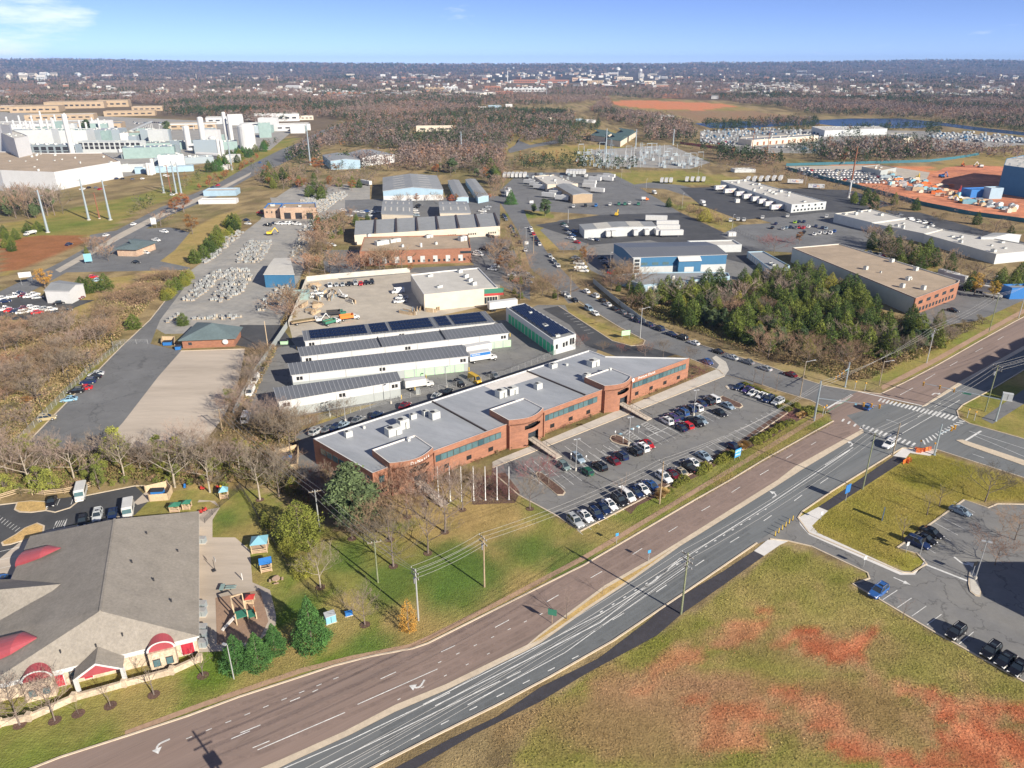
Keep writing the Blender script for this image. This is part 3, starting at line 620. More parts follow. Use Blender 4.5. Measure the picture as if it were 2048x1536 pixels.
def hvac(u,v,z,sx,sy,sz,rz,root,name='rooftop_unit',m='hvac',fan=True):
    p = G(u,v,z); b = MB(); b.box((0,0,0),(sx,sy,sz),M[m],0,.15); b.box((0,0,0),(sx*1.05,sy*1.05,.15),M['metal'],0,0)
    if fan:
        b.tube((-sx*.22,0,sz+.15),(-sx*.22,0,sz+.3),min(sx,sy)*.3,min(sx,sy)*.3,M['dark'],12)
        b.box((sx/2+.02,0,0),(.04,sy*.7,sz*.6),M['dark'],0,sz*.25)
    if sx > 2.5: b.box((sx*.2,-sy/2-.25,0),(sx*.3,.5,sz*.7),M[m],0,.2)
    o = b.build(name,root,smooth=False); o.location = (p.x-root.location.x,p.y-root.location.y,z); o.rotation_euler.z = rz
    return o
def clutter(root,P,z,dens=260):
    r = random.Random(int(abs(P[0][0]*7+P[0][1]))); I = inset(ccw(P),2.5); x0,x1 = min(p[0] for p in I),max(p[0] for p in I); y0,y1 = min(p[1] for p in I),max(p[1] for p in I); n = 0; e = Vector(P[1][:2])-Vector(P[0][:2]); rz = math.atan2(e.y,e.x)
    for _ in range(60):
        if n > min(22,(x1-x0)*(y1-y0)/dens): break
        x,y = r.uniform(x0,x1),r.uniform(y0,y1)
        if not inpoly(I,np.array([x]),np.array([y]))[0]: continue
        n += 1; b = MB(); sx,sy,sz = r.uniform(.8,3),r.uniform(.8,2.2),r.uniform(.5,1.8); b.box((0,0,0),(sx,sy,sz),M['hvac'],0,.1); b.box((0,0,0),(sx*.5,sy*.5,.12),M['dark'],0,sz+.1); o = b.build('rooftop_unit',root); o.location = (x-root.location.x,y-root.location.y,z); o.rotation_euler.z = rz
def flat(name,s,h,wall,roof,label,cat='warehouse',trim=None,par=.45,units=(),group=None,win=()):
    P = [(p.x,p.y) for p in GP(s,h)]; root = thing(name,P,label,cat,group); flatroof(root,P,h,wall,roof,trim,par)
    for w_ in win: wins(root,P[w_[0]],P[w_[1]],*w_[2:])
    for u_ in units: hvac(u_[0],u_[1],h-par,*u_[2:5],u_[5] if len(u_) > 5 else .65,root)
    if not units: clutter(root,P,h-par)
    return root,P
def gable(name,s,h,rise,wall,roof,label,cat='warehouse',ribs=0,over=.3,group=None,low=None,solar=None,lights=0,ridge=False):      # ridge: a single slope, C and D at its high back edge
    # corners at the eaves: A, B along one eave, C, D back along the other; ridge between mid(A,D) and mid(B,C)
    P = GP(s,h)
    if ridge: q = GP(s,h+rise); P[2] = Vector((q[2].x,q[2].y,h)); P[3] = Vector((q[3].x,q[3].y,h))
    A,B,C_,D = P; root = thing(name,P,label,cat,group)
    ab = (B-A).normalized(); ad = (D-A).normalized()
    k = 1 if ridge else .5; R0 = A.lerp(D,k)+Vector((0,0,rise)); R1 = B.lerp(C_,k)+Vector((0,0,rise))
    b = MB(); z = lambda p,q: (p.x,p.y,q); W = M[wall]; lo = M[low] if low else None; hs = h*.52 if low else 0
    def wl(p,q,z0,z1,m): b.add([z(p,z0),z(q,z0),z(q,z1),z(p,z1)],[(0,1,2,3)],m)
    for p,q in ((A,B),(B,C_),(C_,D),(D,A)):
        if low: wl(p,q,0,hs,lo)
        wl(p,q,hs,h,W)
    b.add([z(B,h),z(C_,h),R1],[(0,1,2)],W); b.add([z(D,h),z(A,h),R0],[(0,1,2)],W)
    b.build('wall',root,'world')
    b = MB(); o = over; A2,B2,C2,D2 = A-ab*o,B+ab*o,C_+ab*o,D-ab*o; r0 = R0-ab*o+Vector((0,0,.12)); r1 = R1+ab*o+Vector((0,0,.12))
    sl = rise/max((B-C_).length*k,.1)
    def ov(p,sgn): return p-ad*o*sgn+Vector((0,0,.12-sl*o))
    a,bb,c,d = ov(A2,1),ov(B2,1),ov(C2,-1),ov(D2,-1); dn = Vector((0,0,-.18))
    b.add([a,bb,r1,r0],[(0,1,2,3)],M[roof]); b.add([c,d,r0,r1],[(0,1,2,3)],M[roof])
    b.add([a,bb,a+dn,bb+dn,c,d,c+dn,d+dn,r0,r1,r0+dn,r1+dn],[(1,0,2,3),(5,4,6,7),(0,8,10,2),(8,5,7,10),(9,1,3,11),(4,9,11,6)],M['white'])
    b.build('roof',root,'world')
    if ribs:
        b = MB(); n = int((B-A).length/ribs)
        for i in range(n+1):
            t = i/n
            for e,f_,g0,g1 in ((a,bb,r0,r1),(d,c,r0,r1)):
                p = e.lerp(f_,t); q = g0.lerp(g1,t); b.beam(p+Vector((0,0,.05)),q+Vector((0,0,.05)),.17,.1,M['seam_rib'])
        b.build('roof_seams',root,'world',kind='stuff')
    if lights:
        for i in range(lights):
            for e,f_ in ((A,B),(D,C_)):
                b = MB(); t0 = (i+.5)/lights; p = e.lerp(f_,t0).lerp(R0.lerp(R1,t0),.35); q = e.lerp(f_,t0).lerp(R0.lerp(R1,t0),.75)
                b.beam(p+Vector((0,0,.2)),q+Vector((0,0,.2)),.9,.06,M['roof_white']); b.build('skylight',root,'world')
    return root,(A,B,C_,D,R0,R1)
def hip(name,s,h,rise,wall,roof,label,cat,group=None,over=.5,frac=.5,hipped=1):
    P = GP(s,h); A,B,C_,D = P; root = thing(name,P,label,cat,group); b = MB()
    b.prism([(p.x,p.y) for p in P],0,h,M[wall],top=False); b.build('wall',root,'world')
    O = inset([(p.x,p.y) for p in P],-over); O = [Vector((x,y,h)) for x,y in O]; m0 = (A+D)/2; m1 = (B+C_)/2; k = frac*(A-D).length
    ab = (m1-m0).normalized(); r0 = m0+ab*k+Vector((0,0,rise)); r1 = m1-ab*k+Vector((0,0,rise)); b = MB()
    O2 = [o-Vector((0,0,.25)) for o in O]
    b.add(O+[r0,r1]+O2,[(0,1,5,4),(1,2,5),(2,3,4,5),(3,0,4)]+[(i,6+i,6+(i+1) % 4,(i+1) % 4) for i in range(4)],M[roof])
    b.add(O2,[(3,2,1,0)],M['white']); b.build('roof',root,'world'); return root,P

# ---- the long brick office
HO = 7.1
oA = [(626,877),(1178,700),(1211,712),(1379,716)]            # back edge
P0,P1 = G(626,877,HO),G(1379,716,HO); PF = G(745,946,HO); PB = G(1178,700,HO); PC = G(1211,712,HO)
fr = (P1-PF); fr.z = 0; frL = fr.length; t_ = fr.normalized(); n_ = Vector((t_.y,-t_.x,0)); frz = math.atan2(t_.y,t_.x)
def fp(s,o=0,z=0): return PF+t_*s+n_*o+Vector((0,0,z-HO))      # along the front, outwards, up
def s_of(u,v,z):
    p = G(u,v,z); return (Vector((p.x,p.y,0))-Vector((PF.x,PF.y,0))).dot(t_)
OFF = [PF,P1,PC,PB,P0]
office = thing('office_building',OFF,'long two storey brick office with a flat grey roof and three curved entrance bays','office building')
I_ = [(p.x,p.y) for p in OFF]; flatroof(office,I_,HO,'brick','roof_membrane','white',.35,.3)
# entrance bays: (left, right) along the front
bays = []
for (ul,vl,ur,vr) in ((776,934,864,903),(1012,847,1081,822),(1203,778,1257,759)):
    bays.append((s_of(ul,vl,HO),s_of(ur,vr,HO)))
HB = 8.5
for bi,(sa,sb) in enumerate(bays):
    wd = sb-sa; dep = 7.5; root = office
    arc = [fp(sa+wd*t,.7+2.0*math.sin(math.pi*t)) for t in [i/12 for i in range(13)]]
    P = [(p.x,p.y) for p in arc]+[(fp(sb,-dep).x,fp(sb,-dep).y),(fp(sa,-dep).x,fp(sa,-dep).y)]
    b = MB(); b.prism(P,HO-.4,HB,M['brick'],top=False)
    # brick drum walls below, with an arch recess in the middle
    for i in range(12):
        a,c = arc[i],arc[i+1]; tt = (i+.5)/12
        if .3 < tt < .82:
            top = 5.1+1.5*max(0,1-((tt-.56)/.27)**2)**.5; b.add([(a.x,a.y,top),(c.x,c.y,top),(c.x,c.y,HO),(a.x,a.y,HO)],[(0,1,2,3)],M['brick'])
            b.add([(a.x,a.y,3.9),(c.x,c.y,3.9),(c.x,c.y,5.1),(a.x,a.y,5.1)],[(0,1,2,3)],M['brick'])
            if not .42 < tt < .75: b.add([(a.x,a.y,0),(c.x,c.y,0),(c.x,c.y,3.9),(a.x,a.y,3.9)],[(0,1,2,3)],M['brick'])
        else: b.add([(a.x,a.y,0),(c.x,c.y,0),(c.x,c.y,HO),(a.x,a.y,HO)],[(0,1,2,3)],M['brick'])
    for q in (fp(sa,.6),fp(sb,.6)): b.box((q.x,q.y,0),(.3,1.2,HO),M['brick'],frz,0)
    b.build('entrance_bay',office,'world')
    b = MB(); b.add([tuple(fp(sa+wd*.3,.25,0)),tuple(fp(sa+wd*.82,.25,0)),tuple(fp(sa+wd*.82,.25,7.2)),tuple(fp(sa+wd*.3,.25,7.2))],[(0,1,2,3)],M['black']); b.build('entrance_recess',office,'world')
    I = inset(ccw(P),.2); n = len(I); Pc = ccw(P)
    b = MB(); b.flat(I,HB-.35,M['roof_membrane']); b.build('bay_roof',office,'world')
    b = MB(); b.add([(p[0],p[1],HB) for p in Pc]+[(p[0],p[1],HB) for p in I]+[(p[0],p[1],HB-.37) for p in I],[(i,(i+1) % n,n+(i+1) % n,n+i) for i in range(n)]+[(n+i,n+(i+1) % n,2*n+(i+1) % n,2*n+i) for i in range(n)],M['roof_patch']); b.build('parapet',office,'world')
    # entrance bridge with rails
    b = MB(); a = fp(sa+wd*.58,.5,1.5); c = fp(sa+wd*.58,12.5,.35); b.beam(a,c,2.2,.25,M['concrete_tan'])
    sg = Vector((t_.x,t_.y,0))
    for k in (-1.05,1.05):
        b.beam(a+sg*k+Vector((0,0,1.1)),c+sg*k+Vector((0,0,1.1)),.07,.07,M['dark'])
        for j in range(9): q = (a+sg*k).lerp(c+sg*k,j/8); b.tube(q,q+Vector((0,0,1.1)),.035,.035,M['dark'],4)
    b.build('entrance_bridge',office,'world')
    b = MB(); b.wallrect(fp(sa,1.4),fp(sb,1.4),wd*.47,wd*.25,1.6,2.2,M['glass']); b.build('door',office,'world')
# window bands, each pane a part
spans = [(1.5,bays[0][0]-1.2),(bays[0][1]+.5,bays[1][0]-2),(bays[1][1]+.5,bays[2][0]-2),(bays[2][1]+.5,frL-1.5)]
cnt = 0
for si,(a,c) in enumerate(spans):
    n = max(4,int((c-a)/1.75)); st = (c-a)/n
    for i in range(n):
        r = (i*7+si*3) % 11; m = 'glass_dteal' if r in (3,8) or i == 0 else 'glass_teal'
        b = MB(); q = fp(a+st*(i+.5),.05); b.box((q.x,q.y,0),(st*.9,.12,1.6),M[m],frz,3.9); b.build('window',office,'world'); cnt += 1
    b = MB(); q = fp((a+c)/2,.0); b.box((q.x,q.y,0),(c-a,.1,1.8),M['trim_dark'],frz,3.8); b.build('window_band',office,'world')
    nl = max(2,int((c-a)/6.2))
    for i in range(nl):
        b = MB(); q = fp(a+(c-a)/nl*(i+.5),.02); b.box((q.x,q.y,0),(1.5,.08,1.15),M['black'],frz,1.1); b.build('window',office,'world',label='small dark lower window')
e0,e1 = P0,PF; el = (e1-e0).length
for i in range(8):
    b = MB(); b.wallrect(e0,e1,3+i*2.6,2.1,4.0,1.6,M['glass_teal' if i in (1,2,4) else 'glass_dteal']); b.build('window',office,'world')
for (u0,v0,u1,v1) in ((865,802,973,861),(1054,741,1171,789)):
    b = MB(); a,c = G(u0,v0,HO),G(u1,v1,HO); b.beam(a+Vector((0,0,-.2)),c+Vector((0,0,-.2)),.35,.45,M['trim_dark']); b.build('roof_joint',office,'world')
b = MB(); b.flat([(p.x,p.y) for p in GP('968,772 1058,742 1083,752 1000,778 986,780',HO-.35)],HO-.345,M['roof_patch']); b.build('roof_patch',office,'world',label='pale patch of newer membrane')
for (u,v,sx,sy,sz) in ((697,873,1.8,1.3,1.4),(728,857,.6,.6,.6),(787,868,3.8,2.2,1.9),(806,855,2.6,2.2,2.4),(826,837,1.7,1.2,1.2),(851,830,1.6,1.2,1.2),(869,836,2.4,2.0,1.8),(1002,793,2.6,2.2,2.0),(1024,787,3,2,1.8),(1076,777,2,1.6,1.6),(1106,735,2.2,1.6,1.2),(1133,731,.8,.8,.5),(1186,731,3.2,2.4,1.8),(1173,758,2,1.6,1.6)):
    hvac(u,v,HO-.35,sx,sy,sz,frz,office,fan=sx > 1)
for (u,v) in ((817,882),(1220,740)): hvac(u,v,HB-.35,.7,.7,.6,frz,office,fan=False,name='roof_vent')
# signs on the brick
q = fp(0); sa,sb = bays[0]; wd = sb-sa
for ch,tt in zip('DeNovia',(.40,.475,.55,.63,.70,.755,.82)):
    a = fp(sa+wd*tt,.7+2.0*math.sin(math.pi*tt)+.06,HO+.45); sl_ = 2.0*math.pi*math.cos(math.pi*tt)/wd; put_text(ch,1.15,M['white_bright'],Vector(a)-office.location,frz-math.atan(sl_),office,'sign_letter')
a = fp(bays[2][1]+7.5,.08,6.6); put_text('Overture Church',1.1,M['white_bright'],Vector(a)-office.location,frz,office,'sign_lettering')
a = fp(bays[2][1]+1.6,.06,6.6); b = MB(); b.tube(a,Vector(a)+n_*.08,.55,.55,M['white_bright'],16); b.build('sign_emblem',office,'world')

# ---- self storage rows
def storage(sA,h,rise,lab,doors=None,solar=0,low=True,joints=()):
    root,(A,B,C_,D,R0,R1) = gable('storage_building',sA,h,rise,'wall_white','seam',lab,'storage building',1.25,low='wall_grey' if low else None,group='self storage rows',ridge=True)
    L_ = (B-A).length
    for i in range(int(L_/11)): b = MB(); b.wallrect(A,B,5+i*11,.12,0,h-.2,M['wall_grey'],.1,.1); b.build('downpipe',root,'world')
    for s_ in (1.2,L_*.48,L_-2.6):
        for k in (0,1.0):
            b = MB(); b.wallrect(A,B,s_+k,.8,h-1.9,1.1,M['black']); b.build('window',root,'world')
    if doors:
        a0,n,ww,dm = doors
        for i in range(n):
            if a0+i*3.3 > L_-1.5: break
            b = MB(); b.wallrect(A,B,a0+i*3.3+.3,ww,.05,2.5,M[dm]); b.build('roll_door',root,'world')
    if solar:
        b = None
        for (t0,t1) in ((.03,.32),(.34,.43),(.45,.67),(.70,.77),(.79,.97)):
            b = MB(); n = int(L_*(t1-t0)/1.1)
            for i in range(n):
                for j in range(3):
                    ta = t0+(t1-t0)*(i+.05)/n; tb = t0+(t1-t0)*(i+.95)/n; q0,q1 = .1+j*.28,.1+j*.28+.26
                    f_ = lambda t,q: (A.lerp(B,t).lerp(R0.lerp(R1,t),q)+Vector((0,0,.35)))
                    b.add([f_(ta,q0),f_(tb,q0),f_(tb,q1),f_(ta,q1)],[(0,1,2,3)],M['solar'])
            b.build('solar_array',root,'world')
    for t in joints:
        b = MB()
        for e,f_ in ((A,B),): b.beam(e.lerp(f_,t)+Vector((0,0,.3)),R0.lerp(R1,t)+Vector((0,0,.4)),.3,.35,M['dark'])
        b.build('roof_step',root,'world')
    return root
storage('557,803 800,762 792,744 549,776',5.2,.7,'front self storage row with a grey lower wall facing the brick office',None)
storage('584,750 936,712 922,690 578,727',5.2,.8,'second self storage row with pale green doors behind a camper van',(34,12,2.7,'door_green'))
storage('603,713 1016,666 1001,647 597,695',5.2,.8,'third self storage row with dark roof steps and green doors behind a box truck',(62,12,2.7,'door_green'),joints=(.37,.68))
storage('610,682 988,645 968,623 606,662',5.2,.8,'rearmost self storage row with solar panels along its roof',None,1)
# side storage block with solar roof
root,P = flat('storage_building','1012,614 1107,680 1152,668 1049,606',5.6,'wall_lgrey','roof_grey','flat roofed storage block with green doors along its shaded side and rows of solar panels','storage building','white')
for i in range(13):
    b = MB(); b.wallrect(P[0],P[1],2.5+i*3.0,2.4,.1,3.4,M['door_dgreen'],side=1); b.build('roll_door',root,'world')
A,B,C2,D = [Vector((p[0],p[1],5.55)) for p in P]
for i in range(11):
    b = MB(); t0,t1 = .06+i*.082,.06+i*.082+.06
    f_ = lambda t,q: A.lerp(B,t).lerp(D.lerp(C2,t),q)
    for j in range(9):
        q0,q1 = .14+j*.085,.14+j*.085+.08
        b.add([f_(t0,q0)+Vector((0,0,.7)),f_(t0,q1)+Vector((0,0,.7)),f_(t1,q1)+Vector((0,0,.15)),f_(t1,q0)+Vector((0,0,.15))],[(0,1,2,3)],M['solar'])
    b.build('solar_panel_row',root,'world')
for k,s0 in enumerate((1.2,4.6,6.0,8.0,9.2)):
    b = MB(); b.wallrect(P[1],P[2],s0*(Vector(P[2])-Vector(P[1])).length/11,.9,2.0+(k > 1)*.2,1.6+(k > 2)*.7,M['black']); b.build('window',root,'world')

# ---- other nearby buildings
r,P = hip('brick_hut','363,679 467,675 480,655 396,646',3.4,3.4,'brick','shingle_blue','single storey brick hut with a blue grey hipped roof at the drill lot','building',over=.9)
b = MB(); b.wallrect(P[0],P[1],2.0,1.2,1.2,1.0,M['glass']); b.build('window',r,'world')
d_ = (P[1]-P[0]).normalized(); q = P[0].lerp(P[1],.84); q = Vector((q.x,q.y,2.2)); nn = Vector((d_.y,-d_.x,0))
b = MB(); b.tube(q+nn*.2,q+nn*.7,.15,1.0,M['white'],14); b.build('satellite_dish',r,'world')
r,P = flat('store_building','821,549 848,589 967,577 996,575 957,535 890,541',7.2,'wall_beige','roof_white','cream contractor building with a flat white roof and rounded glass corner','building','white',units=((860,553,2.5,1.2,.8),(879,575,2.5,1.2,.8),(920,545,2,1.5,1.3),(932,555,2,1.5,1.3),(940,563,2,1.5,1.3),(948,570,2,1.5,1.3)))
b = MB(); b.wallrect(P[2],P[3],.3,8.2,4.9,2.0,M['green'],.1); b.wallrect(P[2],P[3],.3,8.2,3.9,1.0,M['red'],.12); b.build('fascia',r,'world')
wins(r,P[2],P[3],5,.6,2.8,.85,'glass')
r,P = flat('brick_building','719,503 942,496 936,469 728,474',7.4,'brick','roof_tan','tan roofed brick warehouse with roll doors and a white duct unit on top','warehouse',None,
            units=((764,489,7,3,2),(790,484,6,2,1.6),(805,494,1.2,1.2,1.2),(872,489,1.2,1.2,1.2),(925,481,4,3,2.2),(858,475,4,2,1.4),(738,473,2,1.5,1.2)),win=((0,1,8,1.0,3.2,.35,'door_grey','roll_door'),(0,1,20,1.2,1.2,.4)))
b = MB(); b.wallrect(P[0],P[1],(Vector(P[1])-Vector(P[0])).length*.9,5.5,4.8,1.2,M['glass']); b.build('window',r,'world',label='upper corner window band')
b = MB(); p = G(844,520); b.tube(p+Vector((0,-1,0)),p+Vector((0,-1,9)),.6,.6,M['white'],10); b.build('vent_stack',r,'world')
# sawtooth row
fl = [G(708.5,470,5.5),G(1000,452,5.5)]; bk = [G(711.5,447,5.5),G(990,431,5.5)]
r = thing('unit_row',fl+bk,'cream row of seven joined units with dark fin walls between brown roofs','warehouse')
for i in range(7):
    f0,f1 = fl[0].lerp(fl[1],i/7),fl[0].lerp(fl[1],(i+1)/7); b0,b1 = bk[0].lerp(bk[1],i/7),bk[0].lerp(bk[1],(i+1)/7)
    b = MB(); b.prism([(p.x,p.y) for p in (f0,f1,b1,b0)],0,5.5,M['wall_beige'],top=False)
    b.build('unit_wall',r,'world')
    hh = Vector((0,0,1.6)); b = MB(); f1b,b1b = f1.lerp(f0,.09),b1.lerp(b0,.09)
    b.add([f0,f1b,b1b+hh,b0+hh],[(0,1,2,3)],M['roof_grey']); b.add([b1b,b0,b0+hh,b1b+hh],[(0,1,2,3)],M['wall_beige']); b.build('unit_roof',r,'world')
    b = MB(); b.add([f1b,f1,b1,b1b]+[f1b+hh*.6,f1+hh*.6,b1+hh*1.2,b1b+hh*1.2],[(0,1,5,4),(1,2,6,5),(2,3,7,6),(3,0,4,7),(4,5,6,7)],M['trim_dark']); b.build('fin_wall',r,'world')
    for k in range(4):
        b = MB(); b.wallrect(f0,f1,(f1-f0).length*.4+k*1.3,.8,1.4,1.0,M['black']); b.build('window',r,'world')
gable('warehouse','763,428 826,430 824,402 767,400',5.5,1.2,'wall_beige','roof_grey','left one of two small grey roofed sheds behind the unit row',lights=5)
gable('warehouse','880,426 941,426 933,403 878,403',5.0,1.2,'wall_beige','roof_grey','right one of two small grey roofed sheds behind the unit row',lights=4)
gable('warehouse','766,355 766,382 886,379 873,351',7.5,2.2,'wall_lblue','roof_grey','big pale blue warehouse with a low grey gable roof and a white base',low='white',lights=6)
gable('warehouse','896,361 912,396 937,394 917,360',4.2,.5,'wall_lblue','roof_grey','left one of two long narrow blue storage sheds beside the big blue warehouse')
gable('warehouse','931,359 956,395 977,391 950,358',4.2,.5,'wall_lblue','roof_grey','right one of two long narrow blue storage sheds beside the big blue warehouse')
gable('warehouse','645,310 661,322 720,320 703,307',8,1.5,'wall_lblue','roof_grey','distant blue warehouse beside the wood with red trees in front')
gable('warehouse','697,306 722,316 789,309 744,299',8,1.5,'wall_white','roof_grey','distant white warehouse joined to the back of a blue one')
flat('brick_building','559,415 632,415 631,405 568,406',7.5,'brick_tan','wall_tan','tan brick workshop with three big bay doors at the stone yard','workshop','blue',win=((0,1,3,.2,4,.6,'dark','bay_door'),))
flat('brick_building','527,417 558,417 567,406 536,406',6.0,'brick_tan','wall_tan','small brick office wing with a bright blue roof band','office','blue',win=((0,1,3,3,1.2,.25),),par=.9)
hip('fuel_station_shop','233,497 271,498 309,484 270,478',4,2.2,'brick_tan','shingle_blue','brick shop with a dark hipped roof by the curving road','shop',over=1.2)
r,P = gable('white_house','89,581 138,582 166,568 120,561',5.5,1.2,'wall_white','roof_grey','white two storey dealer office at the edge of the car lot','building')[:2]
gable('blue_shed','528,549 588,549 579,516 549,517',6.0,.4,'wall_blue','roof_white','bright blue walled shed with a plain white roof in the stone yard','shed')
r,Pq = gable('blue_warehouse','1266,515 1454,509 1410,484 1228,487',9.5,1.2,'wall_blue','seam','big blue and grey metal building with dark ribbed roof and a white portal','warehouse',1.3,low='wall_lgrey')
A,B = Pq[0],Pq[1]; L_ = (B-A).length
b = MB(); b.wallrect(A,B,0,3.5,0,9.4,M['wall_lgrey'],1.2,1.2); b.build('stair_tower',r,'world')
for k in range(5): b = MB(); b.wallrect(A,B,.6,2.3,.8+k*1.7,1.2,M['glass'],1.25,.08); b.build('window',r,'world')
for s0 in (4.2,9.5,14.5): b = MB(); b.wallrect(A,B,s0,3,5.6,1.3,M['glass_teal']); b.build('window',r,'world')
b = MB(); b.wallrect(A,B,L_*.47,11,0,7.6,M['wall_blue'],2.4,2.4); b.build('portal',r,'world')
b = MB(); p = A.lerp(B,.47); q = A.lerp(B,.47+11/L_); tt = (q-p).normalized(); nn = Vector((tt.y,-tt.x,0))
b.add([Vector((p.x,p.y,9.3)),Vector((q.x,q.y,9.3)),Vector((q.x,q.y,7.6))+nn*3,Vector((p.x,p.y,7.6))+nn*3],[(3,2,1,0)],M['white']); b.build('portal_roof',r,'world')
b = MB(); b.wallrect(A,B,L_*.47+3,4.5,0,4.8,M['door_grey'],2.5,.1); b.build('roll_door',r,'world'); b = MB(); b.wallrect(A,B,L_*.7,5.5,0,5,M['door_grey']); b.build('roll_door',r,'world')
flat('low_shed','1222,550 1287,570 1460,552 1456,545 1400,543 1280,545',3.4,'wall_lblue','roof_grey','long low grey roofed shed in front of the blue metal building','shed',win=((1,2,14,.2,2.4,.7,'door_grey','roll_door'),))
r,P = flat('storage_building','1495,503 1551,545 1580,531 1527,502',3.2,'wall_lblue','roof_grey','narrow shed with a row of white doors beside the brown roofed warehouse','shed',win=((0,1,11,.2,2.5,.7,'white','roll_door'),))
gable('truck_terminal','1159,449 1169,460 1312,453 1303,443',4.8,.8,'wall_lgrey','roof_grey','grey roofed trucking depot with white trailers backed against it','warehouse',lights=8)
flat('freight_dock','1068,352 1095,369 1156,367 1109,349',5.5,'wall_beige','roof_white','white roofed freight dock with trailers on both sides','warehouse')
gable('freight_office','1112,370 1146,390 1185,388 1142,368',6,.8,'wall_tan','roof_grey','tan freight office with a grey roof joined to the white dock','office')
r,P = flat('freight_depot','1442,361 1584,409 1653,403 1492,359',5.5,'wall_lgrey','roof_white','long white cross dock depot lined with parcel trailers','warehouse',win=((1,2,9,.8,1.2,.5),(1,2,5,3.4,1.2,.3)))
r,P = flat('warehouse','1669,427 1744,445 1811,436 1744,418',5.5,'wall_lgrey','roof_white','left part of the long stepped white roofed warehouse','warehouse','roof_white')
flat('warehouse','1744,446 1849,467 1885,458 1812,437',5.2,'wall_lgrey','roof_white','middle part of the long stepped white roofed warehouse','warehouse','roof_white')
flat('warehouse','1849,468 1993,508 2075,500 2075,492 1885,458',5.2,'wall_lgrey','roof_white','long right part of the stepped white roofed warehouse','warehouse','roof_white')
r,P = flat('brick_building','1585,495 1832,596 1917,565 1920,560 1679,487',7.4,'brick','roof_tan','long brown roofed warehouse with a brick front behind the wood','warehouse','roof_white',
     units=((1731,539,2,1.5,1.4),(1783,524,2.5,1.5,1.3),(1831,541,2.5,1.5,1.4),(1816,560,2.8,1.5,1.3),(1804,575,2,1.5,1.5),(1846,579,2,1.5,1.5),(1761,546,.7,.7,.7)))
b = MB(); b.wallrect(P[0],P[1],.3,(Vector(P[1])-Vector(P[0])).length-1,0,7.0,M['wall_grey'],.05,.05); b.build('side_wall',r,'world',label='grey painted side wall')
wins(r,P[1],P[2],12,1,1.6,.6); wins(r,P[1],P[2],5,4.2,1.4,.5)
r = gable('white_shed','1963,474 1990,474 2042,470 2010,466',6,1.2,'wall_lgrey','roof_grey','grey gabled shed at the right edge behind the long warehouse','shed')[0]
flat('blue_block','2013,317 2008,330 2120,345 2170,322 2070,306',21,'wall_blue','roof_white','large unfinished dark blue block at the right edge of the clay site','building')
flat('pale_block','2024,338 2020,349 2130,364 2150,346 2060,332',13,'wall_lgrey','roof_tan','pale grey front of the unfinished block on the clay site','building')
flat('beige_warehouse','1477,276 1504,280 1637,271 1620,268',7,'wall_beige','roof_grey','long beige warehouse near the reservoir with brown bay doors','warehouse',win=((1,2,10,.3,4,.3,'rust','bay_door'),))
flat('white_warehouse','1624,253 1650,261 1775,257 1760,252',8,'wall_lgrey','roof_white','long white warehouse just before the reservoir','warehouse')
flat('white_warehouse','1780,268 1806,277 1830,273 1815,266',7,'wall_beige','roof_grey','smaller beige warehouse right of the long white one','warehouse')
flat('site_office','1724,333 1762,341 1793,335 1760,329',5,'wall_grey','roof_tan','row of grey site cabins with tan roofs beside the crowded car lot','site office')
for (u,v,c,lab) in ((1204,264,'shingle_green','left'),(1235,272,'shingle_green','middle'),(1252,262,'shingle_green','right')):
    hip('hotel_wing','%g,%g %g,%g %g,%g %g,%g' % (u-22,v+6,u+6,v+10,u+20,v+1,u-8,v-3),7,5,'wall_beige',c,lab+' wing of a green roofed building beyond the substation','building',over=1)
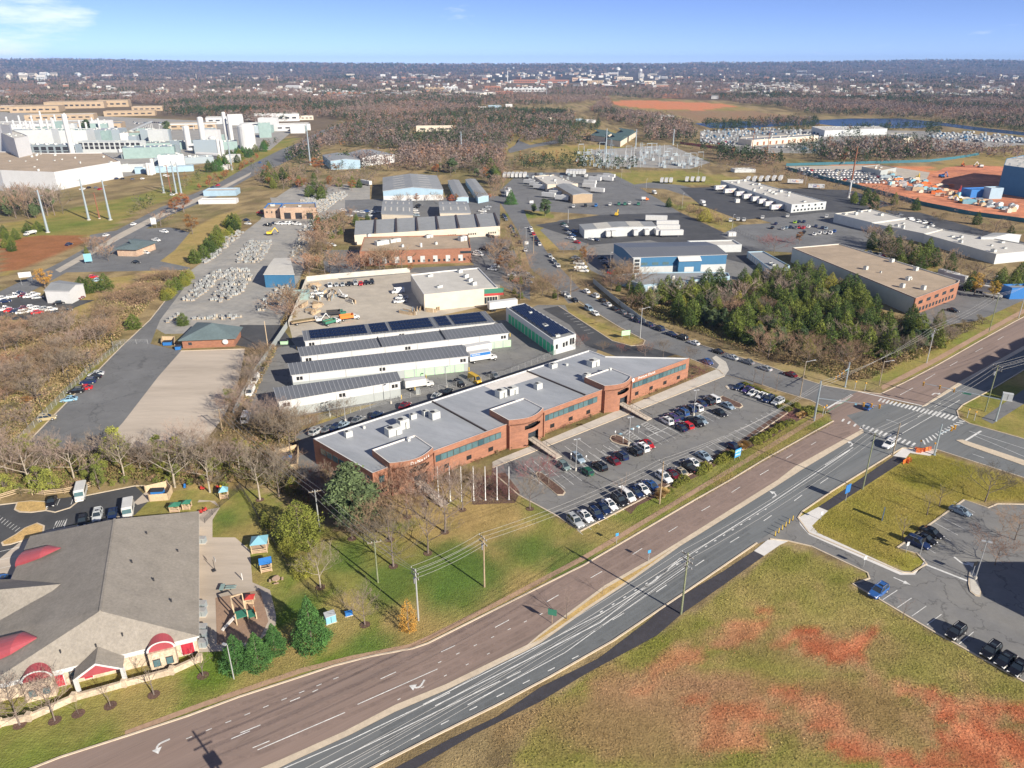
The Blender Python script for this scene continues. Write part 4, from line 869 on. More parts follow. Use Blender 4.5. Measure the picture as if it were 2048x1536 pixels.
# far town blocks: u, v(front base), width m, depth m, height m, wall, roof, text
for (u,v,w_,d_,h_,wa,ro,lab) in (
    (70,225,90,60,12,'wall_tan','roof_tan','low tan factory block with small white vents at the far left'),(150,217,120,60,14,'wall_tan','roof_tan','long tan factory hall behind the white works'),(225,214,70,50,14,'wall_tan','roof_tan','tan hall at the right end of the far factory'),
    (120,240,110,40,9,'wall_tan','roof_white','tan hall with a pale roof in front of the far factory'),(260,232,90,30,9,'wall_tan','roof_tan','tan office range left of the parked cars'),(295,222,60,30,9,'wall_tan','roof_white','cream office range with a white roof'),(20,222,70,40,10,'wall_tan','roof_white','tan block at the far left edge'),
    (185,262,80,45,10,'wall_tan','roof_grey','tan hall with a dark pitched roof behind the pipes'),(60,262,140,70,10,'wall_lgrey','roof_white','wide pale process hall with many stacks'),(385,258,70,25,8,'wall_tan','roof_white','tan building under the long pipe bridge'),
    (450,246,60,30,9,'wall_lgrey','roof_white','white office block left of the big tank'),(555,243,75,30,12,'wall_white','roof_white','white stepped works building right of the big tank'),(560,262,90,30,9,'wall_white','roof_white','white loading hall in front of the stepped works'),(505,240,60,25,7,'wall_lgrey','roof_grey','long grey shed behind the big tank'),(610,240,30,20,7,'wall_beige','roof_grey','small cream shed right of the works'),
    (690,194,110,30,10,'brick','shingle','red brick school range in the far wood'),(660,197,60,25,8,'brick','roof_white','red brick wing left of the school'),(790,196,90,35,8,'wall_lgrey','roof_white','white roofed hall beyond the wood'),(900,197,80,30,8,'wall_lgrey','roof_white','bright roofed store far behind the wood'),(870,183,70,30,12,'wall_tan','shingle_blue','large gabled building with blue grey roofs'),(900,181,60,30,12,'wall_lgrey','shingle_blue','blue grey roofed block beside the gabled one'),
    (1000,188,90,25,9,'brick','roof_white','low red brick range in the far town'),(985,180,60,25,14,'brick','roof_tan','red brick block with a flat roof in the far town'),(1050,184,150,25,12,'wall_lgrey','shingle_blue','terrace of grey town houses with steep roofs'),(1050,166,130,40,16,'brick','roof_tan','large red brick complex in the far town'),(1110,166,150,40,15,'brick','brick','long red brick range right of the complex'),(1160,163,90,40,20,'brick_tan','roof_tan','tall brick block beside the water towers'),(1190,167,80,30,14,'wall_tan','roof_tan','tan block under the water towers'),(1250,160,100,40,16,'wall_beige','roof_tan','cream complex right of the water towers'),(1300,168,60,30,14,'wall_beige','roof_tan','cream apartment block at the town edge'),(1358,158,50,30,16,'wall_beige','roof_tan','pale apartment block on the far slope'),
    (990,221,28,20,10,'wall_lblue','roof_white','blue and white barn at the edge of the far field'),(965,219,18,12,6,'wall_white','roof_white','small white shed left of the blue barn'),(1018,214,16,12,6,'wall_white','roof_grey','small white shed right of the blue barn'),(880,263,70,8,8,'wall_beige','roof_grey','cream walled ruin among the bare trees'),(785,268,36,8,6,'brick_tan','roof_grey','low brick sheds among the bare trees'),(1330,240,34,26,7,'wall_white','roof_white','white roofed shed left of the reservoir'),(1345,196,60,20,8,'brick','shingle','brick school beside the red clay field'),(1180,246,20,12,5,'wall_white','roof_white','small white plant building on the green plot'),(1160,243,14,10,4,'wall_lblue','roof_white','pale blue cabin on the green plot'),(1098,247,12,8,9,'wall_beige','roof_tan','small tan tower house in the wood'),
    (440,392,24,14,4,'wall_lblue','roof_white','pale blue shop with solar panels by the road'),(435,408,26,8,3,'wall_white','roof_white','long low white shed by the road'),(440,340,14,10,4,'wall_white','roof_white','white cabin below the far road'),(465,325,12,12,7,'wall_white','roof_grey','white house below the far road'),(1435,505,26,12,4,'wall_lgrey','roof_white','white lean to behind the blue metal building'),
    (600,600,7,5,3.2,'teal','roof_grey','green walled hut in the contractor yard'),(1490,345,20,10,3,'wall_lgrey','roof_white','row of small white cabins by the depot'),(1965,395,22,10,6,'blue','blue','violet blue container stack on the clay site'),(1990,398,10,8,8,'wall_lblue','white','pale stair block beside the violet containers'),(2040,598,10,6,5,'blue','roof_grey','dark blue kiosk at the right edge')):
    p = G(u,v); rz = .32 if u < 640 and v < 300 else .1
    if lab.startswith('violet'): rz = .2
    co,si = math.cos(rz),math.sin(rz); P = [(p.x+dx*co-dy*si,p.y+dx*si+dy*co) for dx,dy in ((-w_/2,0),(w_/2,0),(w_/2,d_),(-w_/2,d_))]
    root = thing('town_building' if v < 300 else 'small_building',P,lab,'building')
    if 'gabled' in lab or 'steep' in lab or ro == 'shingle' or lab.startswith('blue grey'):
        b = MB(); b.prism(P,0,h_,M[wa],top=False); b.build('wall',root,'world'); b = MB(); n = max(1,int(w_/14))
        Pv = [Vector((x,y,h_)) for x,y in P]
        for i in range(n):
            a,c,dd,e = Pv[0].lerp(Pv[1],i/n),Pv[0].lerp(Pv[1],(i+1)/n),Pv[3].lerp(Pv[2],(i+1)/n),Pv[3].lerp(Pv[2],i/n); m0 = (a+c)/2+Vector((0,0,5)); m1 = (dd+e)/2+Vector((0,0,5))
            b.add([a,m0,m1,e],[(0,1,2,3)][::1],M[ro]); b.add([m0,c,dd,m1],[(0,1,2,3)],M[ro]); b.add([a,c,m0],[(0,1,2)],M[wa]); b.add([dd,e,m1],[(0,1,2)],M[wa])
        b.build('roof',root,'world')
    else: flatroof(root,P,h_,wa,ro,None,.6,.6)
    if w_ > 25 and h_ > 6: wins(root,P[0],P[1],max(4,int(w_/12)),h_*.35,h_*.25,.6,'dark')
# ---- the white works on the left
flat('works_hall','-80,330 0,340 108,344 240,322 205,305 100,306 -80,300',14,'wall_white','roof_tan','long white windowless works hall with a bent front wall','factory',None,.8)
flat('works_hall','-60,262 0,264 28,277 56,272 48,268 10,255 -60,250',30,'wall_white','roof_white','tallest plain white works block at the left edge','factory',None,.8)
flat('works_hall','-60,245 0,248 18,250 20,245 -60,240',38,'wall_white','roof_white','white penthouse block at the far left edge','factory',None,.8)
def wk(u,v,w_,d_,h_,wa,ro,lab,rz=.2,fans=0,slats=0):
    p = G(u,v); co,si = math.cos(rz),math.sin(rz); P = [(p.x+dx*co-dy*si,p.y+dx*si+dy*co) for dx,dy in ((-w_/2,0),(w_/2,0),(w_/2,d_),(-w_/2,d_))]
    root = thing('works_building',P,lab,'factory'); flatroof(root,P,h_,wa,ro,None,.5,.5); clutter(root,P,h_-.5,90)
    if slats:
        for i in range(slats):
            for z0 in (h_*.3,h_*.62): b = MB(); b.wallrect(P[0],P[1],w_/slats*(i+.15),w_/slats*.7,z0,h_*.26,M['dark']); b.build('louvre',root,'world')
    for i in range(fans):
        c = Vector((P[0][0],P[0][1],0)).lerp(Vector((P[1][0],P[1][1],0)),(i+.5)/fans)+Vector((-si,co,0))*d_*.5
        b = MB(); b.tube((c.x,c.y,h_),(c.x,c.y,h_+1.5),2.6,2.2,M['metal'],12); b.build('fan_stack',root,'world')
    return root
wk(85,318,75,12,14,'steel','steel','grey cooling tower bank with dark louvres',.03,8,10); wk(105,330,110,5,6,'teal','steel','long teal pipe gallery above the white hall',.02)
wk(222,305,70,14,12,'wall_lgrey','steel','second bank of cooling towers with square dark louvres',.02,0,12); wk(60,300,55,22,22,'wall_lgrey','steel','grey clad process block beside the tall white one'); wk(125,292,60,30,18,'wall_lgrey','teal','pale process block with a teal roof edge')
wk(180,283,75,35,14,'steel','metal','equipment covered grey process hall'); wk(255,280,90,30,9,'teal','roof_tan','teal walled low hall with a tan roof'); wk(300,316,50,26,11,'teal','steel','teal front block with a yellow sill',.35)
wk(330,300,60,26,8,'teal','roof_grey','flat teal hall left of the white silos',.35); wk(250,344,34,8,6,'wall_lgrey','white','white canopy roof over the loading pipes'); wk(330,345,50,10,5,'wall_lblue','steel','pale plant shed above the green verge',.35); wk(370,328,55,14,6,'steel','wall_lgrey','low plant shed with red panels',.4); wk(440,300,40,20,9,'teal','wall_lgrey','teal plant block by the twin towers',.35)
rs = random.Random(12)
CL = []
for i in range(44):
    u,v = rs.choice(((30,285),(75,275),(110,268),(150,275),(190,268),(215,290),(240,283),(280,300),(320,285),(350,310),(400,312),(430,285),(470,255),(520,262),(590,262),(540,275),(330,335),(160,258),(260,262),(300,270))); u += rs.uniform(-18,18); v += rs.uniform(-5,5)
    CL.append((u,v,rs.uniform(8,30),rs.uniform(6,16),rs.uniform(5,19),rs.choice(['wall_white','wall_lgrey','steel','teal','wall_white']),rs.choice(['roof_white','metal','wall_lgrey']),rs.choice((.02,.2,.35))))
CL.sort(); nth = {}
for c in CL:
    k = nth[c[5]] = nth.get(c[5],-1)+1; k2 = ['first','second','third','fourth','fifth','sixth','seventh','eighth','ninth','tenth','eleventh','twelfth','thirteenth','fourteenth','fifteenth','sixteenth','seventeenth','eighteenth','nineteenth','twentieth','twenty first','twenty second','twenty third','twenty fourth','twenty fifth'][k]
    wk(*c[:7],k2+' small '+{'wall_white': 'white','wall_lgrey': 'pale','steel': 'grey','teal': 'teal'}[c[5]]+' plant block from the left among the works',c[7])
def cyl(name,u,v,r,h,m,lab,cat='tank',dome=True,group=None):
    p = G(u,v); root = empty(name,p,0,lab,cat,group); b = MB(); b.tube((0,0,0),(0,0,h),r,r,M[m],20 if r > 2 else 10); b.build('shell',root,smooth=False)
    if dome: b = MB(); b.tube((0,0,h),(0,0,h+r*.3),r,r*.6,M[m],20 if r > 2 else 10); b.tube((0,0,h+r*.3),(0,0,h+r*.42),r*.6,.05,M[m],20 if r > 2 else 10); b.build('dome',root)
    return root
cyl('storage_tank',497,297,9.5,25,'white','huge white domed storage tank at the right end of the works')
for (u,v,r_,h_,lab) in ((148,318,2.6,44,'tallest white process tower in front of the cooling towers'),(379,300,3.4,26,'left white column of the silo group'),(409,296,3.4,34,'white column marked with a dark ring'),(455,285,2.4,36,'left one of the twin white towers'),(465,286,2.4,32,'right one of the twin white towers'),(428,300,4.4,14,'fat white tank between the columns'),(440,316,1.8,19,'short white vessel left of the pair'),(447,316,1.8,18,'short white vessel right of the pair'),(298,350,1.7,10,'first white upright vessel by the canopy'),(303,350,1.7,10,'second white upright vessel by the canopy'),(308,348,1.7,13,'third white upright vessel by the canopy')):
    cyl('process_tower',u,v,r_,h_,'white',lab)
rs = random.Random(4)
for i,(u,v) in enumerate(((20,262),(33,268),(45,262),(55,275),(43,278),(70,262),(72,290),(88,258),(112,275),(115,256),(136,258),(165,272),(178,275),(189,262),(202,265),(116,282),(62,285),(90,282),(103,280))):
    cyl('exhaust_stack',u,v+4,1.3,rs.uniform(20,30),'white','thin white exhaust stack among the works roofs','stack',False,'exhaust stacks on the works')
for (a,c,r_,z,lab) in (((240,318),(272,315),2.2,8,'fat white horizontal pipe vessel behind the hall'),((380,304),(428,304),2.4,7,'long white horizontal gas vessel under the columns'),((395,315),(440,318),2,4,'second white horizontal vessel under the columns')):
    A,B = G(*a),G(*c); root = empty('gas_vessel',A,0,lab,'tank'); b = MB(); b.tube(A+Vector((0,0,z)),B+Vector((0,0,z)),r_,r_,M['white'],14); b.build('shell',root,'world'); b = MB()
    for t in (.15,.85): q = A.lerp(B,t); b.box((q.x,q.y,0),(1,1,z-r_*.5),M['steel'],0,0)
    b.build('saddle',root,'world')
# pipe bridges
for (a,c,z,lab) in (((320,262),(520,258),9,'long white pipe bridge in front of the far works'),((265,275),(305,255),9,'sloping covered conveyor bridge')):
    A,B = G(*a),G(*c); root = empty('pipe_bridge',A,0,lab,'bridge'); b = MB(); b.beam(A+Vector((0,0,z)),B+Vector((0,0,z)),3,1.5,M['wall_lgrey']); b.build('deck',root,'world'); n = int((B-A).length/15)
    for i in range(n+1): b = MB(); q = A.lerp(B,i/n); b.box((q.x,q.y,0),(.6,.6,z),M['white'],0,0); b.build('leg',root,'world')

# ---- the nursery (bottom left) with its hipped roof
HE = 3.9
fE = G(398,1272,HE); nE = G(398,1022,HE); fW = G(-40,1378,HE)
e1 = (fW-fE).normalized(); e2 = (nE-fE).normalized()
nur = empty('nursery_building',((fE+nE)/2).xy.to_3d(),0,'large single storey nursery with a grey shingle hip roof and red barrel canopies','building')
ridge0 = G(200,1222,10.6); ridge1 = G(229,1038,9.8)
nW = G(60,1072,HE); fW2 = G(0,1366,HE); v1 = G(-30,1270,HE); v2 = G(25,1150,HE)
b = MB(); foot = [fE,nE,nW,v2,v1,fW]
b.prism([(p.x,p.y) for p in inset(ccw([(q.x,q.y) for q in foot]),.6) and [Vector((x,y,0)) for x,y in inset(ccw([(q.x,q.y) for q in foot]),.6)]],0,HE-.6,M['stone'],top=False); b.build('wall',nur,'world')
P_ = inset(ccw([(q.x,q.y) for q in foot]),.55); b = MB(); b.prism(P_,HE-1.3,HE-.02,M['white'],top=False); b.build('wall_band',nur,'world',label='white band under the eaves')
b = MB(); b.add([fE,nE,ridge1,ridge0],[(0,1,2,3)],M['shingle']); b.add([fW,fE,ridge0],[(0,1,2)],M['shingle'])
b.add([nE,nW,ridge1],[(0,1,2)],M['shingle']); b.add([nW,v2,v1,ridge0,ridge1],[(0,1,2,3,4)],M['shingle']); b.add([v1,fW,ridge0],[(0,1,2)],M['shingle'])
n = len(foot); lo = [p-Vector((0,0,.35)) for p in foot]; b.add(foot+lo,[(i,(i+1) % n,n+(i+1) % n,n+i) for i in range(n)],M['white'])
b.beam(ridge0+Vector((0,0,.05)),ridge1+Vector((0,0,.05)),.35,.12,M['shingle']); b.build('roof',nur,'world')
for s_,t in ((.2,.3),(.35,.5),(.62,.25),(.8,.62),(.5,.75)):
    q = fE.lerp(nE,s_).lerp(ridge0.lerp(ridge1,s_),t); b = MB(); b.tube(q-Vector((0,0,.2)),q+Vector((0,0,.45)),.13,.13,M['dark'],8); b.build('roof_vent',nur,'world')
for s_,t in ((.3,.4),(.5,.3),(.75,.35)):
    q = fE.lerp(fW,s_).lerp(ridge0,t); b = MB(); b.tube(q-Vector((0,0,.2)),q+Vector((0,0,.45)),.13,.13,M['dark'],8); b.build('roof_vent',nur,'world')
# lower left wing
w0 = [G(-120,1300,HE),G(5,1282,HE),G(26,1244,HE),G(-120,1250,HE)]
b = MB(); rg = (G(122,1168,7.9),G(-120,1190,7.9)); b.add([G(26,1246,HE+.1),G(-120,1262,HE+.1),rg[1],rg[0]],[(0,1,2,3)],M['shingle']); b.add([G(40,1158,HE+.2),rg[0],rg[1],G(-120,1160,HE)],[(0,1,2,3)],M['shingle']); b.build('wing_roof',nur,'world')
b = MB(); b.prism([(p.x,p.y) for p in (G(24,1247,HE),G(-120,1264,HE),G(-120,1170,HE),G(30,1165,HE))],0,HE-.05,M['stone'],top=False); b.build('wing_wall',nur,'world')
def barrel(u,v,r_,ln,lab,dirv,zt=3.7):       # half barrel red canopy, axis along dirv from the face point
    ax = dirv.normalized(); p = G(u,v,zt)-ax*.9; sd_ = Vector((-ax.y,ax.x,0)); b = MB(); n = 12; vs = []
    for k,(off,tp) in enumerate(((0,1),(ln*.5,.8),(ln,.02))):
        for i in range(n+1): t = math.pi*i/n; vs.append(p+ax*off+sd_*math.cos(t)*r_*tp+Vector((0,0,math.sin(t)*r_*.78*tp*(1) + (off/ln)*r_*.55)))
    fs = [(k*(n+1)+i,k*(n+1)+i+1,(k+1)*(n+1)+i+1,(k+1)*(n+1)+i) for k in range(2) for i in range(n)]
    b.add(vs,fs,M['red_metal']); b.build('barrel_canopy',nur,'world',label=lab)
    b = MB()
    for i in range(n):
        q = [p-ax*.08+sd_*math.cos(math.pi*j/n)*r_*s_+Vector((0,0,math.sin(math.pi*j/n)*r_*.78*s_)) for j in (i,i+1) for s_ in (1.03,.88)]
        b.add(q,[(0,1,3,2)],M['white'])
    b.build('canopy_rim',nur,'world')
    b = MB(); b.add([p-ax*.03+sd_*math.cos(math.pi*i/n)*r_*.9+Vector((0,0,math.sin(math.pi*i/n)*r_*.7)) for i in range(n+1)],[tuple(range(n+1))],M['red_metal']); b.build('canopy_front',nur,'world')
    q = p+ax*.25; b = MB(); b.box((q.x,q.y,0),(r_*1.9,1.4,zt),M['stone'],math.atan2(sd_.y,sd_.x),0); b.build('bay_wall',nur,'world')
    for k in (-1,1):
        q = p-ax*.5+sd_*k*r_*.45; b = MB(); b.box((q.x,q.y,0),(1.1,.12,1.5),M['trim_dark'],math.atan2(sd_.y,sd_.x),.9); b.box((q.x-ax.x*.08,q.y-ax.y*.08,0),(.95,.1,1.3),M['glass_teal'],math.atan2(sd_.y,sd_.x),1.0); b.build('window',nur,'world')
inw = e2
barrel(323,1292,2.15,4.2,'right red barrel canopy on the road side',inw); barrel(76,1351,2.15,4.2,'left red barrel canopy on the road side',inw)
for (u,v,u2,v2,r_) in ((48,1120,122,1096,2.3),(-12,1308,74,1276,3.0)):
    p = G(u,v,3.6); q = G(u2,v2,7.2); ax = (q-p); ln = ax.length; ax.normalize(); sdv = Vector((-ax.y,ax.x,0)).normalized(); b = MB(); n = 10; vs = []
    for k,(t,tp) in enumerate(((0,1),(.6,.75),(1,.05))):
        for i in range(n+1): a = math.pi*i/n; vs.append(p.lerp(q,t)+sdv*math.cos(a)*r_*tp+Vector((0,0,math.sin(a)*r_*.75*tp)))
    b.add(vs,[(k*(n+1)+i,k*(n+1)+i+1,(k+1)*(n+1)+i+1,(k+1)*(n+1)+i) for k in range(2) for i in range(n)],M['red_metal']); b.add(vs[:n+1],[tuple(range(n+1))],M['white']); b.build('barrel_canopy',nur,'world',label='red barrel canopy on the entrance side')
# gabled porch
pa,pb = G(146,1360,3.6),G(246,1336,3.6); pt = (pa+pb)/2+Vector((0,0,2.2)); inn = e2*7.5
b = MB(); back = pt+inn*1.15; b.add([pa,pt,back,pa+inn],[(0,1,2,3)],M['shingle']); b.add([pt,pb,pb+inn,back],[(0,1,2,3)],M['shingle']); b.build('porch_roof',nur,'world')
b = MB(); q = e2*.05; b.add([pa-q,pb-q,pt-q,pa.lerp(pb,.1)-q-Vector((0,0,.0)),pa.lerp(pb,.9)-q,(pt*.82+(pa+pb)*.09)-q],[(0,3,5,2),(4,1,2,5)],M['white']); b.add([pa.lerp(pb,.1)-q,pa.lerp(pb,.9)-q,(pt*.82+(pa+pb)*.09)-q],[(0,1,2)],M['red_metal']); b.build('porch_gable',nur,'world')
for t in (.03,.97):
    q = pa.lerp(pb,t)+e2*.3; b = MB(); b.box((q.x,q.y,0),(.5,.5,3.5),M['white'],0,0); b.build('column',nur,'world')
wA = G(398,1272,HE)+e2*.6; wB = fW+e2*.6
ex = (wB-wA).normalized(); wz = math.atan2(ex.y,ex.x); Lw = (wB-wA).length
for s_,w__,z0,h__,m_ in ((1.2,1.9,.4,2.2,'door_red'),(4.0,1.9,.4,2.2,'door_red'),(13.4,1.1,1.0,1.5,'glass_teal'),(16.6,1.2,.5,2.1,'door_red'),(18.4,1.2,1.0,1.5,'glass_teal'),(20.6,1.2,.3,2.2,'door_red'),(22.6,1.2,.3,2.2,'door_red'),(31,1.1,1.0,1.5,'glass_teal')):
    q = wA+ex*s_+ex*w__/2-e2*.08; b = MB(); b.box((q.x,q.y,0),(w__+.25,.12,h__+.25),M['trim_dark' if m_[0] == 'g' else 'white'],wz,z0-.12); b.box((q.x-e2.x*.08,q.y-e2.y*.08,0),(w__,.1,h__),M[m_],wz,z0); b.build('window' if m_[0] == 'g' else 'door',nur,'world')
# stone garden wall before the nursery
A,B = G(398,1350),G(0,1440); r = empty('garden_wall',A,0,'low pale stone wall between the nursery and the lawn','wall'); b = MB(); Ln = (B-A).length
pts = GP('400,1322 345,1347 250,1372 150,1400 60,1440 0,1452 -60,1470')
for a,c in zip(pts[:-1],pts[1:]): b.beam(a+Vector((0,0,.55)),c+Vector((0,0,.55)),.5,1.1,M['stone'])
b.build('wall_run',r,'world')
for i,p in enumerate(pts[:-1]): b = MB(); b.box((p.x,p.y,0),(.8,.8,1.4),M['stone'],0,0); b.build('pillar',r,'world')

# off frame office block on the right whose stepped shadow falls over the road
sh = Vector((-sd.x,-sd.y,0)).normalized()/math.tan(SUN_EL)
def shadowpt(u,v,h): p = G(u,v); return p-sh*h
HS = 24.0
sp = [shadowpt(u,v,HS) for u,v in ((1886,757),(1908,746),(1914,751),(1928,740),(1945,744),(1934,735),(1952,726),(1964,731),(1960,719),(1975,710),(1998,715),(1988,704),(2004,696),(2020,700),(2016,688),(2032,680),(2150,640))]
a0 = sp[0]; dirb = (sp[-1]-sp[0]).normalized(); nb = Vector((dirb.y,-dirb.x,0))
foot = [(p.x,p.y) for p in sp]+[((sp[-1]+nb*35).x,(sp[-1]+nb*35).y),((sp[0]+nb*35).x,(sp[0]+nb*35).y)]
r = thing('office_block',foot,'tall office block just outside the right edge whose stepped shadow crosses the road','office building')
flatroof(r,foot,HS,'wall_lgrey','roof_white')
sp = [shadowpt(u,v,10) for u,v in ((1922,1123),(1965,1192),(2060,1240),(2300,1330),(2300,1124))]
r = thing('shop_building',sp,'low shop outside the right edge shading the car park','building'); flatroof(r,[(p.x,p.y) for p in sp],10,'brick_tan','roof_white')
# ---------------------------------------------------------------- vehicles
def loft(b,st,m):                       # st: list of (x, [(y,z)...]) closed rings, front is +x
    n = len(st[0][1]); vs = []; fs = []
    for x,r in st: vs += [(x,y,z) for y,z in r]
    for k in range(len(st)-1):
        for i in range(n): j = (i+1) % n; fs.append((k*n+i,k*n+j,(k+1)*n+j,(k+1)*n+i))
    fs.append(tuple(range(n-1,-1,-1))); fs.append(tuple(range((len(st)-1)*n,len(st)*n))); b.add(vs,fs,m)
def ring(w_,z0,z1,ch=.12):
    return [(-w_*.93,z0),(w_*.93,z0),(w_,z0+.15),(w_,z1-ch),(w_-ch,z1),(-w_+ch,z1),(-w_,z1-ch),(-w_,z0+.15)][::-1]
def car_proto(kind,simple=False):
    # length, width, belt, roof, hood z, trunk z, glass bottom rear x, top rear x, top front x, bottom front x
    T = {'sedan': (4.7,.91,.93,1.44,.80,.92,-1.75,-.95,.35,1.10),'suv': (4.75,.96,1.08,1.74,1.0,1.08,-2.2,-1.85,.35,1.05),'hatch': (4.3,.89,.95,1.5,.85,.95,-2.0,-1.45,.35,1.15),
         'minivan': (5.1,.98,1.05,1.78,.98,1.05,-2.4,-2.1,.75,1.75),'van': (5.7,1.0,1.25,2.25,1.15,1.25,-2.75,-2.7,1.5,2.25),'pickup': (5.6,.98,1.08,1.82,1.08,1.05,-.35,-.15,1.0,1.6)}[kind]
    Ln,w_,belt,rf,hz,tz,gb,gt,ft,fb = T; h = Ln/2; P = M['carpaint']; b = MB()
    loft(b,[(-h,ring(w_*.86,.38,tz-.12)),(-h+.18,ring(w_*.97,.28,tz)),(-h+.9,ring(w_,.22,belt)),(gb+.3 if gb > -h+.9 else -h+1.2,ring(w_,.22,belt)),(fb-.1,ring(w_,.22,belt)),(fb+.35,ring(w_,.22,hz+.04)),(h-.55,ring(w_*.96,.24,hz-.07)),(h-.12,ring(w_*.88,.3,hz-.2)),(h,ring(w_*.76,.36,hz-.32))],P)
    bw,tw = w_*.9,w_*.74
    pil = [((gb,bw),(gt,tw)),((fb,bw),(ft,tw)),(((gb+fb)/2-.1,bw*1.0),((gt+ft)/2-.1,tw))]
    for (x0,y0),(x1,y1) in pil:
        for s_ in (-1,1): b.beam((x0,y0*s_,belt-.02),(x1,y1*s_,rf),.09,.09,P)
    loft(b,[(gt-.08,ring(tw*.98,rf-.05,rf,.03)),(gt+.2,ring(tw+.03,rf-.05,rf+.04,.06)),(ft-.25,ring(tw+.03,rf-.05,rf+.04,.06)),(ft+.05,ring(tw*.98,rf-.05,rf,.03))],P)
    if kind == 'van':
        for s_ in (-1,1): b.add([(gb,bw*s_,belt),(.9,bw*s_,belt),(.9,tw*s_*1.05,rf),(gt,tw*s_*1.05,rf)],[(0,1,2,3)],P)
    if kind == 'pickup':
        b.box((-1.55,0,0),(1.95,w_*1.6,.02),M['dark'],0,1.09)
        for s_ in (-1,1): b.box((-1.55,s_*w_*.93,0),(2.3,.1,.14),P,0,1.02)
        b.box((-2.72,0,0),(.08,w_*1.8,.14),P,0,1.0)
    for s_ in (-1,1): b.box((fb-.15,s_*(w_+.09),0),(.14,.16,.12),P,0,belt)
    name = {'sedan': 'sedan_car','suv': 'suv_car','hatch': 'hatchback_car','minivan': 'minivan','van': 'panel_van','pickup': 'pickup_truck'}[kind]+''
    root = bpy.data.objects.new(name,None); root.empty_display_size = .3
    proto_objs = []
    def part(nm,bb):
        o = bpy.data.objects.new(nm,bb.mesh(nm)); KIDS.setdefault(root.name,[]).append(o); return o
    part('body',b)
    g = MB() if not simple else b
    gl = M['glass']; z0,z1 = belt+.0,rf-.02
    def glass(nm,vs):
        bb = MB(); bb.add(vs,[(0,1,2,3)],gl); part(nm,bb)
    e = .02
    glass('windscreen',[(fb+e,-bw,z0),(fb+e,bw,z0),(ft+e,tw,z1),(ft+e,-tw,z1)])
    glass('rear_window',[(gb-e,bw,z0),(gb-e,-bw,z0),(gt-e,-tw,z1),(gt-e,tw,z1)])
    for s_ in (-1,1):
        v = [(gb+.08,bw*s_,z0),(fb-.08,bw*s_,z0),(ft-.03,tw*s_,z1),(gt+.05,tw*s_,z1)]
        if kind == 'van': v[0] = (.95,bw*s_,z0); v[3] = (.95,tw*s_,z1)
        glass('side_window',v if s_ < 0 else v[::-1])
    wr = .34 if kind in ('sedan','hatch','minivan') else .39
    for sx_ in (-h+.95,h-.95):
        for s_ in (-1,1):
            bb = MB(); bb.tube((sx_,s_*(w_-.2),wr),(sx_,s_*(w_+.02),wr),wr,wr,M['black'],14); o = part('wheel',bb); bb = MB(); bb.tube((sx_,s_*w_,wr),(sx_,s_*(w_+.03),wr),wr*.6,wr*.55,M['metal'],10); KIDS[o.name] = [bpy.data.objects.new('rim',bb.mesh('rim'))]
    if not simple:
        for s_ in (-1,1):
            bb = MB(); bb.box((h-.14,s_*w_*.66,0),(.2,.4,.15),M['white_bright'],-.3*s_,hz-.34); part('headlight',bb)
            bb = MB(); bb.box((-h+.06,s_*w_*.7,0),(.12,.34,.2),M['red'],0,tz-.36); part('tail_light',bb)
        bb = MB(); bb.box((h-.02,0,0),(.06,w_*.8,.16),M['black'],0,.45); part('grille',bb)
    if kind in ('suv','minivan') and not simple:
        bb = MB()
        for s_ in (-1,1): bb.beam((gt+.2,s_*tw*.85,rf+.1),(ft-.3,s_*tw*.85,rf+.1),.05,.05,M['metal'])
        part('roof_rail',bb)
    if kind in ('sedan','suv') and not simple:
        bb = MB(); bb.box(((gt+ft)/2+.25,0,0),(.6,tw*1.1,.02),M['glass'],0,rf+.035); part('sunroof',bb)
    return root
PROTO = {}
COL = {'white': (.75,.75,.75),'silver': (.42,.44,.46),'grey': (.17,.18,.2),'black': (.012,.012,.015),'navy': (.012,.025,.08),'blue': (.03,.1,.3),'light blue': (.22,.38,.5),'silver blue': (.26,.34,.42),
       'red': (.5,.02,.025),'maroon': (.15,.012,.02),'green': (.02,.1,.06),'teal grey': (.16,.22,.22),'beige': (.45,.4,.3),'tan': (.4,.33,.2),'purple': (.06,.04,.16),'orange': (.6,.18,.03),'lime': (.35,.55,.05),'yellow': (.65,.42,.04)}
CC = {'w': 'white','s': 'silver','g': 'grey','k': 'black','n': 'navy','b': 'blue','l': 'light blue','S': 'silver blue','r': 'red','m': 'maroon','e': 'green','t': 'teal grey','B': 'beige','T': 'tan','p': 'purple','o': 'orange','y': 'yellow','L': 'lime'}
KK = {'s': 'sedan','u': 'suv','h': 'hatch','m': 'minivan','v': 'van','p': 'pickup'}
KN = {'sedan': 'saloon car','suv': 'estate car','hatch': 'hatchback','minivan': 'people carrier','van': 'panel van','pickup': 'pickup truck'}
ORD = ['first','second','third','fourth','fifth','sixth','seventh','eighth','ninth','tenth','eleventh','twelfth','thirteenth','fourteenth','fifteenth','sixteenth','seventeenth','eighteenth','nineteenth','twentieth','twenty first','twenty second','twenty third','twenty fourth','twenty fifth','twenty sixth','twenty seventh','twenty eighth','twenty ninth','thirtieth']
def place_car(kind,color,p,rz,label,group):
    k = kind
    if k not in PROTO: PROTO[k] = car_proto(k)
    c0 = COL[color]; j = 1+random.uniform(-.12,.12); c_ = (c0[0]*j,c0[1]*j,c0[2]*j,1)
    return tag(copy_tree(PROTO[k],(p.x,p.y,getattr(p,'zz',.045) if 0 else .045),rz,label,group,c_,random.uniform(.97,1.03)),cat='car' if k in ('sedan','suv','hatch') else {'minivan': 'people carrier','van': 'van','pickup': 'pickup truck'}[k])
NCAR = [0]
